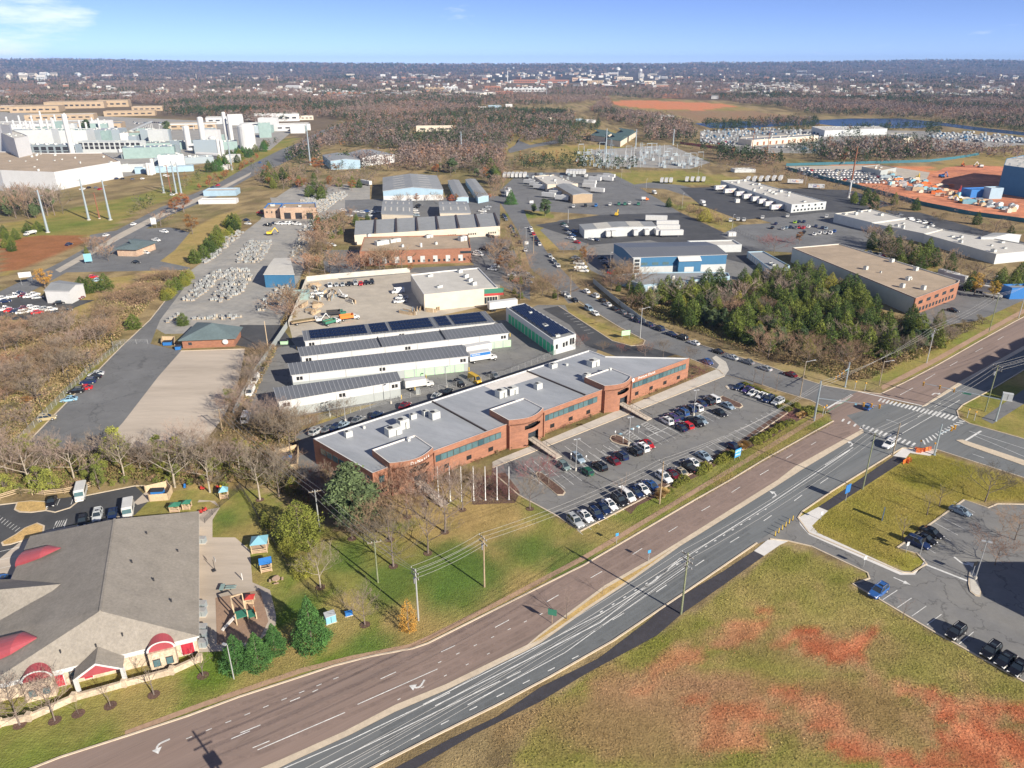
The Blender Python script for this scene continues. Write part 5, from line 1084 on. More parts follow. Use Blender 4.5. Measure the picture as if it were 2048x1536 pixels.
def row(s,a,b,where,group,jit=.03,zc=.7,flip=''):
    # s: "u,v,kindcolour ..." sorted left to right; nose points from photo point a to b
    A,B = G(*a),G(*b); d = B-A; rz = math.atan2(d.y,d.x); it = sorted((t.split(',') for t in s.split()),key=lambda t: float(t[0]))
    for i,t in enumerate(it):
        u,v,kc = float(t[0]),float(t[1]),t[2]; k = KK[kc[0]]; c_ = CC[kc[1]]; r = rz+(math.pi if len(kc) > 2 else 0)+random.uniform(-jit,jit)
        o_ = ORD[i] if len(it) > 1 else ''
        lab = '%s %s, %s' % (c_,KN[k],(o_+' from the left '+where) if o_ else where)
        place_car(k,c_,G(u,v,zc),r,lab,group); NCAR[0] += 1
NS = ((1413.7,895.3),(1437,909))
row('1150.8,1042,us 1170.5,1031.4,sw 1192,1027,un 1206,1016,sn 1219.6,1008,sw 1239,1000,uk 1252.6,990,mw 1272,983,sn 1285.5,977,sw 1300,968.4,sb. 1328,954,uw 1346,949,sm 1360,942,sB. 1377.8,933,pk. 1387.5,925.5,sw 1407.9,911.4,sS 1468,893,sn',*NS,'in the row next to the main road','cars in the office car park')
row('1128,931,ht 1156,916,uS 1174,942,he. 1199,932,uk. 1226,920,sm. 1241.6,911,un. 1269,902,uk. 1283.5,894,uw. 1295,887.5,sr',*NS,'in the rows left of the disabled bays','cars in the office car park')
row('1333,841,uw. 1343.4,835,up. 1353.7,831,un. 1364,823.5,ub. 1378.6,817.6,un. 1391.8,814.7,uw. 1400.6,806,sn. 1415,803,uk. 1425.5,797,mw.',NS[0],NS[1],'in the upper row beside the lamp post','cars in the office car park')
row('1361,854.5,sn. 1374,850,hr. 1391.8,844,pk 1400.6,839.6,sS 1440,825,sk 1456,811,sS',*NS,'in the lower row beside the lamp post','cars in the office car park')
row('1476.7,773.7,hn 1495.8,778.8,sp 1506,785.4,sw 1523.6,790.5,sw 1536.8,798,un 1555.8,803,us',(1567,796),(1543,807),'nose in along the side street hedge','cars in the office car park')
row('1172,582,sw 1190,591,uw 1204,600.5,hk 1214.7,608,sw 1228,616.5,sk 1244.7,624,sg 1260,632,hg 1273.5,640,un 1296.7,648,sn 1318.6,656.7,un',(1350,672),(1200,602),'on the right kerb beside the wood','cars parked along the side street')
row('1340.4,667,sn 1363.7,675,mk 1388,685,sw 1434.8,702,sk 1463.5,714,ss 1495,723,sg 1530.5,736,ss 1580,748,sm',(1600,762),(1399,692),'on the lower right street kerb','cars parked along the side street')
row('1134,590.5,us 1149.8,600,sk 1177.7,617,mS 1191,626.6,sw 1415.6,723,sb',(1134,590),(1191,627),'at the left kerb of the side street','cars parked along the side street')
row('1100,511,ss 1106.6,520,hw 1110,524,sg 1116,531,sw',(1100,511),(1116,532),'on the kerb before the blue building','cars parked along the side street')
row('1061.5,456,sw 1063.5,461,hw 1067,467.5,sr 1070,474,sn 1073,479,sk 1076.5,484,sk 1079,488,sw',(1080,490),(1062,457),'at the right kerb of the far street','cars parked along the side street')
row('1007,430,sk 1010,434,un 1012.5,438.5,sg 1022,453,sn 1025,458,se 1027,463,sg 1032.5,471,sk 1039.6,484,sk 1050.6,500,sw',(1005,428),(1045,492),'at the left kerb of the far street','cars parked along the side street')
row('94,835.6,uT. 137.7,798,sl 152,781.6,uk 168.5,775.5,sr 176,763,un 187.5,753.5,sk 192,747,ss',(154.7,797),(121.6,801),'along the kerb of the faded drill lot','cars on the drill lot')
row('632,862,us 655,857,sg 672.7,853.5,sn 686.6,849,sS 716,838.5,sg 754,829,sn 810,810,sm 873,791,ss 896,782,sk',(640,880),(690,845),'in the shaded lane behind the brick office','cars behind the office')
row('919,767,uk 949.5,759,vy 986,750.5,pg',(925,752),(960,772),'at the back fence of the brick office','cars behind the office')
row('492,836,vw. 501,783.7,vw 511,760,vw 521.5,744,uk',(521,744),(493,800),'beside the wall left of the storage rows','vans beside the storage yard')
row('660,570,pw 672.7,569,ss 685,568.5,ss 698,567.6,sk 710.8,566,us 721.4,567,sr 732,565,sk 744,564,uk',(700,560),(703,574),'along the contractor yard fence','cars in the contractor yard')
row('796,583,vw 803,595,pw 800,602,pw 632,592,pw 634,586,pw',(800,590),(780,592),'by the walls of the contractor yard','trucks in the contractor yard')
row('103,1001.7,sk 195,1030.6,us 225,1026.7,sn',(250,1000),(244,1030),'in the nursery car park','cars at the nursery')
row('165,1040,hk',(250,1000),(244,1030),'with a reflecting windscreen beside the blue disabled bay','cars at the nursery')
row('8,1160,sb',(0,1160),(30,1156),'half cut off at the left edge beside the nursery','cars at the nursery')
row('1835.8,1085,un 1850.5,1076,sk 1863,1064,sk 1921.5,1021,sS',(1841,1053.5),(1884,1073),'in the right hand car park','cars in the right hand car park')
row('1757,1182,ub 1912,1264,uk 1981.7,1301,uk 2011,1318,sk 2037,1334,sk',(1787,1166),(1740,1200),'on the slanted row at the field edge','cars in the right hand car park')
row('1737,813.5,Sb'.replace('Sb','hb'),(1727,822),(1750,806),'turning on the crossing of the main road','moving cars')
row('1778,888.5,uw',(1790,880),(1765,897),'waiting at the stop line on the main road','moving cars')
row('1143,477,pw 1146,470,sb 1148,462,sb 1133,459,sn 1130,452,sw 1127,448,se 1138,466,ss 1153,484,sr. 1182,478,sw 1190,471,sb 1192,479,sn',(1120,455),(1150,461),'left of the trucking depot','cars at the trucking depot')
row('1158,526,pw 1163,533,pw 1157,520,sk 1152,515,sg 1166,541,pw 1228,540,pw 1226,546,pr 1218,534,sk 1213,528,sk 1209,522,ss 1206,516,sk',(1130,530),(1170,533),'beside the blue metal building','cars at the blue metal building')
row('1545,455,sk 1552,447,sn 1566,457,ss 1573,455,sS 1581,454,sn 1590,444,sL 1598,443,sn 1608,443,sn 1592,455,sg 1598,454,sr 1607,455,sr 1617,453,sw 1632,452,sn 1645,455,sn 1652,456,sS 1608,464,sk 1629,468,sw 1639,466,pw 1650,465,sw 1661,466,pw 1669,462,sb',(1560,470),(1580,455),'in the car park below the cross dock','cars at the cross dock depot')
row('2010,584,pw. 1740,505,ss 1752,508,sk 1760,509,sw 1767,514,sr 1779,519,sw 1790,524,sk 1806,530,sr 1826,534,sw 1837,536,vw',(1740,500),(1760,512),'behind the brown roofed warehouse','cars behind the brown roofed warehouse')
row('1930,575,pw 1921,577,sk 1935,578,sr 1906,620,sk',(1921,574),(1945,580),'at the brick end of the warehouse','cars at the brown warehouse')
row('1795,434,sw 1810,438,sw 1822,440,vw 1835,443,pw 1848,445,pw 1862,447,sk 1800,429,sg 1838,462,sw 1850,459,vw 1870,457,sk 1885,461,sw 1900,462,sk 1862,452,pw 1815,444,sw 1828,448,sw',(1800,440),(1830,436),'behind the stepped white warehouse','vehicles behind the stepped warehouse')
row('985,538,sw 992,532,sw 1025,550,sw 1045,556,sk 1057,563,sS 1035,561,sr 955,504,sw 956,509,pw 968,498,pk 975,470,sk 985,473,sk 1003,490,sk 1010,505,pk 1022,514,sk 1012,520,sn 960,560,sw 1048,545,sg 1060,553,sg',(985,538),(1010,541),'between the brick warehouses and the street','cars between the brick warehouses')
row('686,420,sw 700,424,sn 712,423,sw 724,424,sw 734,422,sb 745,424,sw 756,423,sw 700,431,sw 720,432,sg 740,431,sw 830,420,sw 832,425,sw 835,414,sk 838,410,sk 833,430,sS 965,422,pw 968,427,sw 972,418,ps 977,413,ss 660,466,sw 672,463,ss 640,480,sn 650,485,sg 665,490,sw',(690,430),(720,432),'by the small grey roofed sheds','cars by the grey roofed sheds')
row('558,447,pw 566,446,sn 572,447,pw 580,446,pw 590,445,sk 549,446,sn 594,448,pw 617,452,pw 630,454,pw 493,440,sn 496,447,sw 520,425,sr 536,450,pk',(560,450),(585,452),'in front of the stone yard workshop','trucks at the stone yard workshop')
row('28,592,pw 40,586,sn 47,590,sm 58,592,sw 68,588,sw 75,594,ss 5,596,sw 10,602,sn 8,618,pw 20,620,sr 33,621,sn 44,624,sw 52,622,sw 62,614,sw 76,616,sw 90,617,ss 102,618,sw 118,605,sk 132,620,sk 75,624,sr 110,626,sk 48,616,sm 122,603,sS 150,597,sm 158,594,sm 195,560,sS 202,577,sw 185,553,sr',(30,600),(60,596),'on the black dealer lot','cars on the dealer lot')
row('272,524,sk 312,480,pw 328,463,pw 292,505,sw 300,489,sw',(260,520),(285,524),'on the fuel station forecourt','vehicles at the fuel station')
row('267,448,sw 212,470,sw 138,488,sn 345,389,sw 407,398,sw 420,380,sw 425,375,sn 436,370,sr 400,402,sw 520,325,sb 165,378,pw 178,375,sk 192,375,sg 200,378,sr 195,358,sw 233,357,sn 245,357,sk 265,358,sg 285,357,sw 335,352,sw 330,350,sw',(160,400),(200,390),'near the works gate and the curving road','cars near the works')
# lots too far to name one by one: seen as crowded rows
def lot(s,n,group,lab,seed,whitep=.6,aspect=.2):
    P = [(p.x,p.y) for p in GP(s)]; r = random.Random(seed); x0,x1 = min(p[0] for p in P),max(p[0] for p in P); y0,y1 = min(p[1] for p in P),max(p[1] for p in P); k = 0; pts = []
    ys_ = y0+4
    while ys_ < y1 and k < n:
        x = x0+r.uniform(0,3)
        while x < x1 and k < n:
            if inpoly(P,np.array([x]),np.array([ys_]))[0] and r.random() < .85:
                c_ = 'white' if r.random() < whitep else r.choice(['silver','grey','black','navy','red','silver blue'])
                o = place_car('suv' if r.random() < .4 else r.choice(['sedan','hatch','pickup']),c_,Vector((x,ys_,0)),math.pi/2+aspect,lab % c_+', %s row' % ORD[int((ys_-y0)/9)],group); k += 1
            x += 3.1+r.uniform(0,.6)
        ys_ += 13 if (int((ys_-y0)/6)) % 2 else 6.2
lot('1578,340 1640,335 1730,345 1800,355 1845,362 1740,368 1690,366 1610,352',130,'cars crowded on the clay construction site','%s car on the crowded construction site lot',3,.8)
lot('1400,270 1470,266 1480,280 1470,292 1400,288',40,'vehicles in the far industrial yards','%s vehicle in the yard left of the long beige warehouse',5,.7)
lot('1880,266 1960,268 2048,277 2048,286 1900,280',34,'vehicles in the far industrial yards','%s vehicle at the right end of the reservoir yards',7,.8)
lot('1660,283 1780,283 1780,290 1660,292',22,'vehicles in the far industrial yards','%s vehicle on the deck behind the clay site',6,.8)
lot('260,238 320,236 330,246 270,248',26,'cars at the far factory','%s car in the far factory car park',8,.3)

# ---- trucks, trailers and other vehicles
def wheels(root,xs_,w_,r_=.5):
    for x in xs_:
        for s_ in (-1,1): b = MB(); b.tube((x,s_*(w_-.3),r_),(x,s_*w_,r_),r_,r_,M['black'],12); b.tube((x,s_*w_,r_),(x,s_*(w_+.02),r_),r_*.5,r_*.5,M['metal'],8); b.build('wheel',root)
def trailer_proto():
    r = bpy.data.objects.new('semi_trailer',None); b = MB(); b.box((0,0,0),(13.6,2.55,2.8),M['white'],0,1.2); b.box((0,0,0),(13.7,2.4,.2),M['metal'],0,1.02)
    for x in range(-6,7,1): b.box((x+.3,0,0),(.05,2.6,2.75),M['wall_lgrey'],0,1.22)
    o = bpy.data.objects.new('box_body',b.mesh('box_body')); KIDS[r.name] = [o]
    for x in (-5.4,-4.2):
        for s_ in (-1,1): b = MB(); b.tube((x,s_*.8,.5),(x,s_*1.25,.5),.5,.5,M['black'],12); KIDS[r.name].append(bpy.data.objects.new('wheel',b.mesh('wheel')))
    b = MB()
    for s_ in (-1,1): b.box((4,s_*.7,0),(.15,.15,1.0),M['metal'],0,.02)
    KIDS[r.name].append(bpy.data.objects.new('landing_leg',b.mesh('landing_leg'))); return r
TR = trailer_proto(); NT = [0]
LET = {}
def trailer(a,c,lab,group,sc=1.0,col=None,word=None):     # rear a, front c on the ground
    A,B = G(*a),G(*c); m_ = (A+B)/2; d = B-A; rz = math.atan2(d.y,d.x)
    o = copy_tree(TR,(m_.x,m_.y,.04),rz,lab,group,scale=(sc,1,1) if sc != 1 else None); o['category'] = 'trailer'
    if word:
        if word not in LET: LET[word] = (text(word[0],2.3,M['wall_grey'] if 0 else MLET[0],.02),text(word[1],2.3,MLET[1],.02))
        for s_ in (-1,1):
            for j,mesh in enumerate(LET[word]):
                t = bpy.data.objects.new('lettering',mesh); C.objects.link(t); t.parent = o; t.location = ((-1.6 if j == 0 else 1.75)*-s_*sc*1.0,s_*1.31,2.55); t.rotation_euler = (math.pi/2,0,0 if s_ < 0 else math.pi)
    return o
defm('letter_purple',(.1,.04,.25),.5); defm('letter_orange',(.8,.25,.02),.5); MLET = (M['letter_purple'],M['letter_orange'])
g_ = 'white trailers at the trucking depot'
for i,(a,c) in enumerate((((1203,462),(1222,483)),((1213,461),(1233,482)),((1257,460),(1277,480)),((1280,459),(1299,479)),((1302,459),(1321,480)))): trailer(a,c,ORD[i]+' trailer from the left backed against the trucking depot',g_)
for a,c,lab in (((1318,474),(1366,473),'nearest crosswise white trailer at the right end of the trucking depot'),((1313,463),(1358,463),'second crosswise trailer right of the trucking depot'),((1316,454),(1352,454),'third crosswise trailer right of the trucking depot'),((1290,443),(1334,444),'farthest crosswise trailer behind the trucking depot')): trailer(a,c,lab,g_)
for i,(u,v) in enumerate(((1440,381),(1459,388),(1482,393.5),(1497,399),(1515,404),(1528,409),(1541,414),(1553,421))): trailer((u+16,v-1.2),(u-14,v+1),ORD[i]+' parcel trailer from the left at the cross dock depot','parcel trailers at the cross dock',.85,word=('Fed','Ex'))
for i,(u,v) in enumerate(((1590,368),(1632,378))): trailer((u-14,v),(u+13,v+.8),('left','right')[i]+' parcel trailer alone on the lot behind the cross dock','parcel trailers at the cross dock',.9,word=('Fed','Ex'))
for i in range(6): trailer((1493+i*13,365-i*.5+2),(1498+i*13,359-i*.5+2),ORD[i]+' white trailer from the left on the far side of the cross dock','white trailers behind the cross dock')
for i in range(3): trailer((1322+i*9,369),(1325+i*9,363),ORD[i]+' short trailer on the mown grass edge left group','trailers at the mown field',.6)
for i in range(4): trailer((1372+i*11,367),(1375+i*11,361),ORD[i]+' short trailer on the mown grass edge right group','trailers at the mown field',.6)
for i in range(6): trailer((1008+i*8,358),(1011+i*8,352),ORD[i]+' trailer from the left behind the freight dock','trailers behind the freight dock')
for i in range(6): trailer((1134+i*6.5,352),(1137+i*6.5,346),ORD[i]+' trailer in the row right behind the freight dock','trailers behind the freight dock')
for i,(u,v) in enumerate(((1060,369),(1072,374),(1080,379),(1098,396),(1112,392),(1125,402),(1120,388),(1137,401))): trailer((u-12,v-1),(u+11,v+1.2),ORD[i]+' trailer from the left at the freight dock','trailers at the freight dock',.8)
for i,(u,v) in enumerate(((1180,370),(1178,377),(1195,386),(1190,363),(1206,360),(1214,363),(1218,357))): trailer((u-11,v-.8),(u+11,v+1),ORD[i]+' trailer on the right side of the freight dock','trailers at the freight dock',.8)
for (u,v,lab) in ((1014,392,'white trailer with a dark stripe left of the freight dock'),(1018,386,'white trailer just behind the striped one left of the freight dock')): trailer((u-3,v-5),(u+5,v+8),lab,'trailers at the freight dock',.7)
trailer((700+30,370),(735,371),'lettered white trailer at the back gate of the stone yard','stone yard trailers',1.0)
trailer((1884,556),(1905,562),'white trailer behind the brown roofed warehouse','trailers behind the warehouse',.7); trailer((1896,562),(1922,568),'second white trailer behind the brown roofed warehouse','trailers behind the warehouse',.7)
trailer((936,713),(975,706),'white box trailer beyond the blue striped moving truck','storage yard trucks',.7)
trailer((985,622),(1025,617),'white trailer between the storage rows and the side block','storage yard trucks',.9)
# moving truck with blue stripe
def truck(name,u,v,a,c,lab,group=None,box=(5.8,2.4,2.6),cab='white',boxm='white',cat='truck',stripe=None,open_=False):
    A,B = G(*a),G(*c); d = B-A; rz = math.atan2(d.y,d.x); p = G(u,v,1.2); r = empty(name,(p.x,p.y,.04),rz,lab,cat,group); bl,bw,bh = box
    b = MB(); z0 = 1.1
    if open_:
        b.box((-1.2,0,0),(bl,bw,.2),M[boxm],0,z0)
        for s_ in (-1,1): b.box((-1.2,s_*bw/2,0),(bl,.12,bh*.5),M[boxm],0,z0)
        b.box((-1.2-bl/2,0,0),(.12,bw,bh*.5),M[boxm],0,z0); b.box((-1.2+bl/2,0,0),(.12,bw,bh*.6),M[boxm],0,z0); b.box((-1.2,0,0),(bl*.9,bw*.9,.35),M['brush'],0,z0+.2)
    else: b.box((-1.2,0,0),(bl,bw,bh),M[boxm],0,z0)
    b.build('cargo_box',r)
    if stripe:
        for s_ in (-1,1): b = MB(); b.box((-1.2,s_*(bw/2+.015),0),(bl*.97,.03,bh*.36),M[stripe],0,z0+bh*.58); b.build('stripe',r)
        put_text('MOVING',.75,M['white_bright'],(-1.2-bl*.22,-bw/2-.04,z0+bh*.76),0,r)
    x = -1.2+bl/2; b = MB(); loft(b,[(x+.1,ring(1.05,.6,2.3)),(x+1.0,ring(1.05,.6,2.3)),(x+1.35,ring(1.03,.6,1.6)),(x+2.4,ring(.95,.6,1.45))],M[cab]); b.build('cab',r)
    b = MB(); b.add([(x+1.06,-.95,2.22),(x+1.06,.95,2.22),(x+1.41,.95,1.62),(x+1.41,-.95,1.62)],[(3,2,1,0)],M['glass']); b.build('windscreen',r)
    for s_ in (-1,1): b = MB(); b.box((x+.65,s_*1.05,0),(.7,.04,.5),M['glass'],0,1.65); b.build('side_window',r)
    wheels(r,[-1.2-bl*.28,x+1.7],1.15,.48); b = MB(); b.box((-.2,0,0),(bl+1.5,.9,.3),M['dark'],0,.65); b.build('chassis',r)
    return r
truck('moving_truck',965,716,(944,722),(1000,713),'white moving truck with a blue stripe beside the second storage row','storage yard trucks',(7.4,2.5,2.7),stripe='blue')
truck('dump_truck',699,634,(680,637),(717,632),'orange bodied dump truck with a white cab in the contractor yard','contractor trucks',(5.2,2.4,2.4),'white','orange',open_=True)
truck('dump_truck',673,626,(650,628),(690,625),'green cab dump truck with a dark body in the contractor yard','contractor trucks',(5.2,2.4,2.4),'green','dark',open_=True)
truck('flatbed_truck',664,643,(650,648),(680,640),'white cab truck with a green body beside the excavator','contractor trucks',(4.6,2.3,2),'white','green',open_=True)
truck('flatbed_truck',612,641,(588,646),(640,638),'white flatbed at the left end of the contractor truck row','contractor trucks',(9,2.4,.8),'white','wood',open_=True)
truck('box_truck',1870,466,(1855,466),(1880,466),'white box truck behind the stepped white warehouse','trucks'); truck('box_truck',1975,583,(1955,580),(1990,586),'white removal truck in the yard beyond the brown warehouse','trucks',(6.5,2.4,2.6)); truck('box_truck',1985,590,(1965,587),(2000,592),'white flatbed truck beside the removal truck','trucks',(5,2.3,1.2),open_=True)
truck('dump_truck',60,466,(75,461),(46,468),'white dump truck on the bare clay pad at the left','trucks',(5,2.4,2.2),open_=True)
truck('tractor_unit',1309,385,(1300,381),(1316,388),'white tanker tractor at the fence by the freight dock','trucks',(3,2.2,1.6)); truck('tractor_unit',1290,398,(1282,398),(1300,398),'orange truck at the fence by the freight dock','trucks',(3,2.2,1.6),'orange')
for i,(u,v) in enumerate(((1147,412),(1171,410),(1192,410),(1220,408),(1238,407),(1250,407),(1259,406),(1277,407))): truck('tractor_unit',u,v,(u+2,v-8),(u,v+2),ORD[i]+' tractor unit from the left in the row before the freight dock','parked tractor units',(2.5,1.2,.6),('white','black','blue','white','green','green','white','green')[i],'dark')
for i,(u,v) in enumerate(((1461,440),(1476,438),(1488,439),(1525,434),(1575,431),(1653,432))): truck('tractor_unit',u,v,(u+2,v-8),(u,v+2),ORD[i]+' tractor unit from the left below the cross dock','parked tractor units',(2.5,1.2,.6),'white','dark')
truck('container_truck',1406,408,(1398,404),(1412,411),'lone white container on the lane beside the black lot','trucks',(5,2.4,2.4))
truck('camper_van',838,769,(815,773),(862,766),'cream camper van parked before the green storage doors','storage yard trucks',(6.6,2.4,2.2),'white','white','camper van')
for (u,v,lab) in ((161,984,'white minibus nosing out of the upper row of the nursery car park'),(256,1018,'white minibus at the right end of the nursery car park')):
    p = G(u,v,1.2); A,B = G(172,950),G(155,1020); d = B-A; rz = math.atan2(d.y,d.x); r = empty('minibus',(p.x,p.y,.04),rz,lab,'minibus','nursery minibuses'); b = MB()
    loft(b,[(-3.2,ring(1.0,.5,2.5)),(-3.0,ring(1.08,.4,2.6)),(1.6,ring(1.08,.4,2.6)),(2.0,ring(1.05,.4,2.35))],M['white']); loft(b,[(1.9,ring(1.0,.4,1.5)),(2.5,ring(1.0,.4,1.4)),(3.2,ring(.85,.45,1.15))],M['white']); b.build('body',r)
    b = MB(); b.add([(2.02,-.9,2.25),(2.02,.9,2.25),(2.5,.9,1.45),(2.5,-.9,1.45)],[(3,2,1,0)],M['glass_teal']); b.build('windscreen',r)
    for s_ in (-1,1): b = MB(); b.box((-.6,s_*1.08,0),(4.6,.03,.6),M['glass'],0,1.6); b.build('side_window',r)
    for s_ in (-1,1): b = MB(); b.box((3.1,s_*.6,0),(.2,.3,.2),M['orange'],0,.9); b.build('headlight',r)
    wheels(r,(-2.1,2.2),1.05,.4)
# excavators
def digger(u,v,rz,m_,lab,s_=1.0):
    p = G(u,v); r = empty('excavator',p,rz,lab,'digger','diggers'); r.scale = (s_,)*3; b = MB()
    for k in (-1,1): b.box((0,k*1.0,0),(3.2,.5,.8),M['black'],0,.02)
    b.build('tracks',r); b = MB(); b.box((-.5,0,0),(2.6,2.2,1.1),M[m_],0,.9); b.box((.5,.6,0),(1.2,.9,1.6),M[m_],0,.9); b.build('body',r); b = MB(); b.box((.55,.6,0),(1.25,.95,.7),M['glass'],0,1.7); b.build('cab_window',r)
    b = MB(); b.beam((.8,-.2,1.6),(3.2,-.2,4.2),.35,.45,M[m_]); b.beam((3.2,-.2,4.2),(4.8,-.2,1.6),.3,.35,M[m_]); b.build('boom',r); b = MB(); b.box((4.7,-.2,0),(.8,.9,.8),M['dark'],0,.9); b.build('bucket',r)
digger(540,470,.3,'yellow','yellow wheel loader in the stone yard'); digger(640,644,.4,'white','white backhoe arm at the contractor trucks',.8); digger(688,596,2.6,'white','white backhoe among timber piles in the contractor yard',.8); digger(1233,432,1.2,'yellow','yellow lifting frame on the trucking depot lot',.9); digger(1420,545,.2,'yellow','yellow loader before the blue metal building',.7)
for (u,v,m_,lab) in ((1883,355,'blue','dark blue excavator in the middle of the clay site'),(1920,387,'red','red telehandler on the clay site'),(1925,333,'orange','orange digger at the back of the clay site'),(1960,335,'white','white machine at the back of the clay site'),(1835,358,'yellow','yellow dumper beside the site cabins'),(1922,405,'yellow','yellow machine at the blue site fence'),(1670,212,'orange','orange digger on the far clay field')): digger(u,v,random.uniform(0,6),m_,lab,1.3)
rs = random.Random(9)
for i in range(90):
    t = i%60/59; ex_ = rs.uniform(-20,-3) if i >= 60 else 0; u = 1768+t*260+rs.uniform(-8,8); v = 368+t*56+rs.uniform(-8,2)+ex_; p = G(u,v); b = MB(); l_,w__,h_ = rs.uniform(2,9),rs.uniform(2,3),rs.uniform(1,3); m_ = rs.choice(['white','wall_beige','wood_new','steel','orange','stonepile','lblue','rust'])
    b.box((0,0,0),(l_,w__,h_),M[m_],0,0); b.box((0,0,0),(l_+.15,w__+.15,.12),M['metal'],0,h_*.5); b.box((l_*.1,0,0),(l_*.5,w__*.7,.5),M[m_],0,h_); o = b.build('material_crate'); o.location = p; o.rotation_euler.z = rs.uniform(-.5,.5)
    tag(o,ORD[i % 30]+' %s stack of building material on the clay site, %s' % ({'white': 'white','wall_beige': 'cream','wood_new': 'timber','steel': 'grey','orange': 'orange','stonepile': 'stone','lblue': 'pale blue','rust': 'rusty'}[m_],('left end','right end','upper part')[i//30]),'building material','materials on the clay site')
# ---------------------------------------------------------------- poles, wires, lamps
def lean(o,name,a,b2): pass
TOPS = {}
def upole(key,u,v,vt,lab,m='wood_pole',arms=1,rz=.6,extra=None,group='utility poles',cat='utility pole',r0=.17,metal='steel'):
    h = HT(v,vt); p = G(u,v); o = empty('utility_pole',p,rz,lab,cat,group); b = MB(); b.tube((0,0,0),(0,0,h),r0,r0*.7,M[m],8); b.build('pole',o)
    pts = []
    for k in range(arms):
        z = h-.5-k*1.1; b = MB(); b.box((.0,.12,0),(2.6,.12,.14),M['wood_pole'] if k < 2 else M['metal'],0,z); b.build('crossarm',o)
        for x in (-1.2,-.5,.5,1.2): b = MB(); b.tube((x,.12,z+.14),(x,.12,z+.42),.06,.04,M['wall_lgrey'],6); b.build('insulator',o)
        c,s_ = math.cos(rz),math.sin(rz)
        for x in ((-1.2,.0,1.2) if k == 0 else (-.9,.9)): pts.append(Vector((p.x+x*c-.12*s_,p.y+x*s_+.12*c,z+.4)))
    if not pts: pts = [p+Vector((0,0,h-.1)),p+Vector((0,0,h-1)),p+Vector((0,0,h-2))]
    if extra == 'can':
        b = MB(); b.tube((.35,0,h-3.2),(.35,0,h-2.1),.28,.28,M['metal'],10); b.build('transformer',o)
    if extra == 'lamp':
        b = MB(); b.beam((0,0,h-.3),(2.6,0,h+.1),.1,.1,M['metal']); b.build('lamp_arm',o); b = MB(); b.box((2.8,0,0),(.8,.3,.15),M['metal'],0,h); b.build('lamp_head',o)
    TOPS[key] = pts; return o
upole('P1',1362,1228,1106,'tallest greenish pole by the dark footpath with three crossarms','wood_green',3,2.2,'can',r0=.2)
upole('P2',837,1241,1138,'grey pole beside the brown cone shaped tree','metal',2,2.2,'can',r0=.18)
upole('P3',969,1174,1072,'wooden pole standing alone on the green verge slope','wood',2,2.2,'can')
upole('P4',640,1063,980,'white pole with one crossarm above the olive bush','metal',1,.35)
upole('P5',756,1165,1082,'slim pole with one pale crossarm on the nursery lawn','wood_green',1,.3)
upole('P6',1319,1008,923,'brown pole beside the straw coloured grass clump','wood',1,2.2)
upole('P7',1725,979,866,'slanting brown pole at the edge of the footpath near the crossing','wood_green',1,2.2,'lamp')
upole('P8',1785,911,846,'shorter pole with a lamp arm next to the red netting','wood_pole',0,2.6,'lamp')
upole('P9',1970,823,730,'wooden pole with two wide crossarms right of the crossing','wood_green',2,2.2,'can')
upole('P10',1853,726,656,'pole rising out of the wood with a white box on it','metal',2,2.2,'can')
upole('P11',1978,663,588,'brown pole on the grass verge by the bamboo hedge','wood_green',1,2.2)
upole('P12',2037,636,570,'pole at the right edge by the far side street','metal',1,.6)
upole('P13',1628,842,762,'thick steel pole at the left corner of the crossing','steel',0,.6,r0=.22)
upole('P14',1600,793,722,'slim pole with a lamp at the kerb of the side street','wood_pole',0,.2,'lamp')
upole('P15',1758,771,722,'wooden lamp pole on the far grass corner of the crossing','wood_pole',0,.1,'lamp')
upole('P16',1280,677,616,'silver pole with a lamp at the tip of the storage drive island','metal',1,.3,'lamp')
upole('P17',445,862,818,'wooden pole with a crossarm in the brush beside the pale lot','wood',1,.2)
upole('P18',537,702,642,'thin tan pole near the storage yard dumpster','wood_new',0,.2); upole('P19',578,611,570,'thin brown pole beside the blue walled shed','wood',0,.2)
upole('P20',1141,590,550,'thin pole on the left kerb of the side street','wood',0,.2); upole('P21',1067,507,470,'pole on the left kerb behind the cream building','wood',1,.2); upole('P22',1136,446,419,'flagpole like pole in front of the trucking depot','metal',0,.2)
wr = 0
def wires(a,c,lab,sag=.9,r_=.022,pts_b=None):
    A,B = TOPS[a],pts_b or TOPS[c]; n = min(len(A),len(B))
    o = empty('power_line',(A[0]+B[0])/2,0,lab,'power line','power lines');
    for i in range(n):
        b = MB(); m_ = 10; P = [A[i].lerp(B[i],k/m_)-Vector((0,0,4*sag*(k/m_)*(1-k/m_))) for k in range(m_+1)]
        for k in range(m_): b.tube(P[k],P[k+1],r_,r_,M['wire'],4,False)
        b.build('wire',o,'world')
wires('P4','P5','power line between the white pole and the slim lawn pole',.5); wires('P5','P2','power line from the slim lawn pole to the grey roadside pole',.5); wires('P2','P3','power line over the green verge slope',.5); wires('P3','P6','power line from the verge slope to the grass clump pole',1.2)
wires('P6','P13','power line over the front of the office car park',1.6); wires('P13','P10','power line over the corner of the wood',1.4); wires('P10','P11','power line along the bamboo hedge',1); wires('P11','P12','power line to the right edge',.6)
q0 = shadowpt(385,1462,14); v0 = 1765; TOPS['P0'] = None
wires('P1','P7','power line over the grey carriageway',1.4); wires('P7','P9','power line over the crossing',1.4);
p_ = q0; o = empty('utility_pole',p_,.65,'pole just below the frame whose shadow falls on the brown road','utility pole','utility poles'); b = MB(); b.tube((0,0,0),(0,0,14),.2,.14,M['wood_green'],8); b.build('pole',o)
for z in (13.2,12.1): b = MB(); b.box((0,.12,0),(2.6,.12,.14),M['wood_pole'],0,z); b.build('crossarm',o)
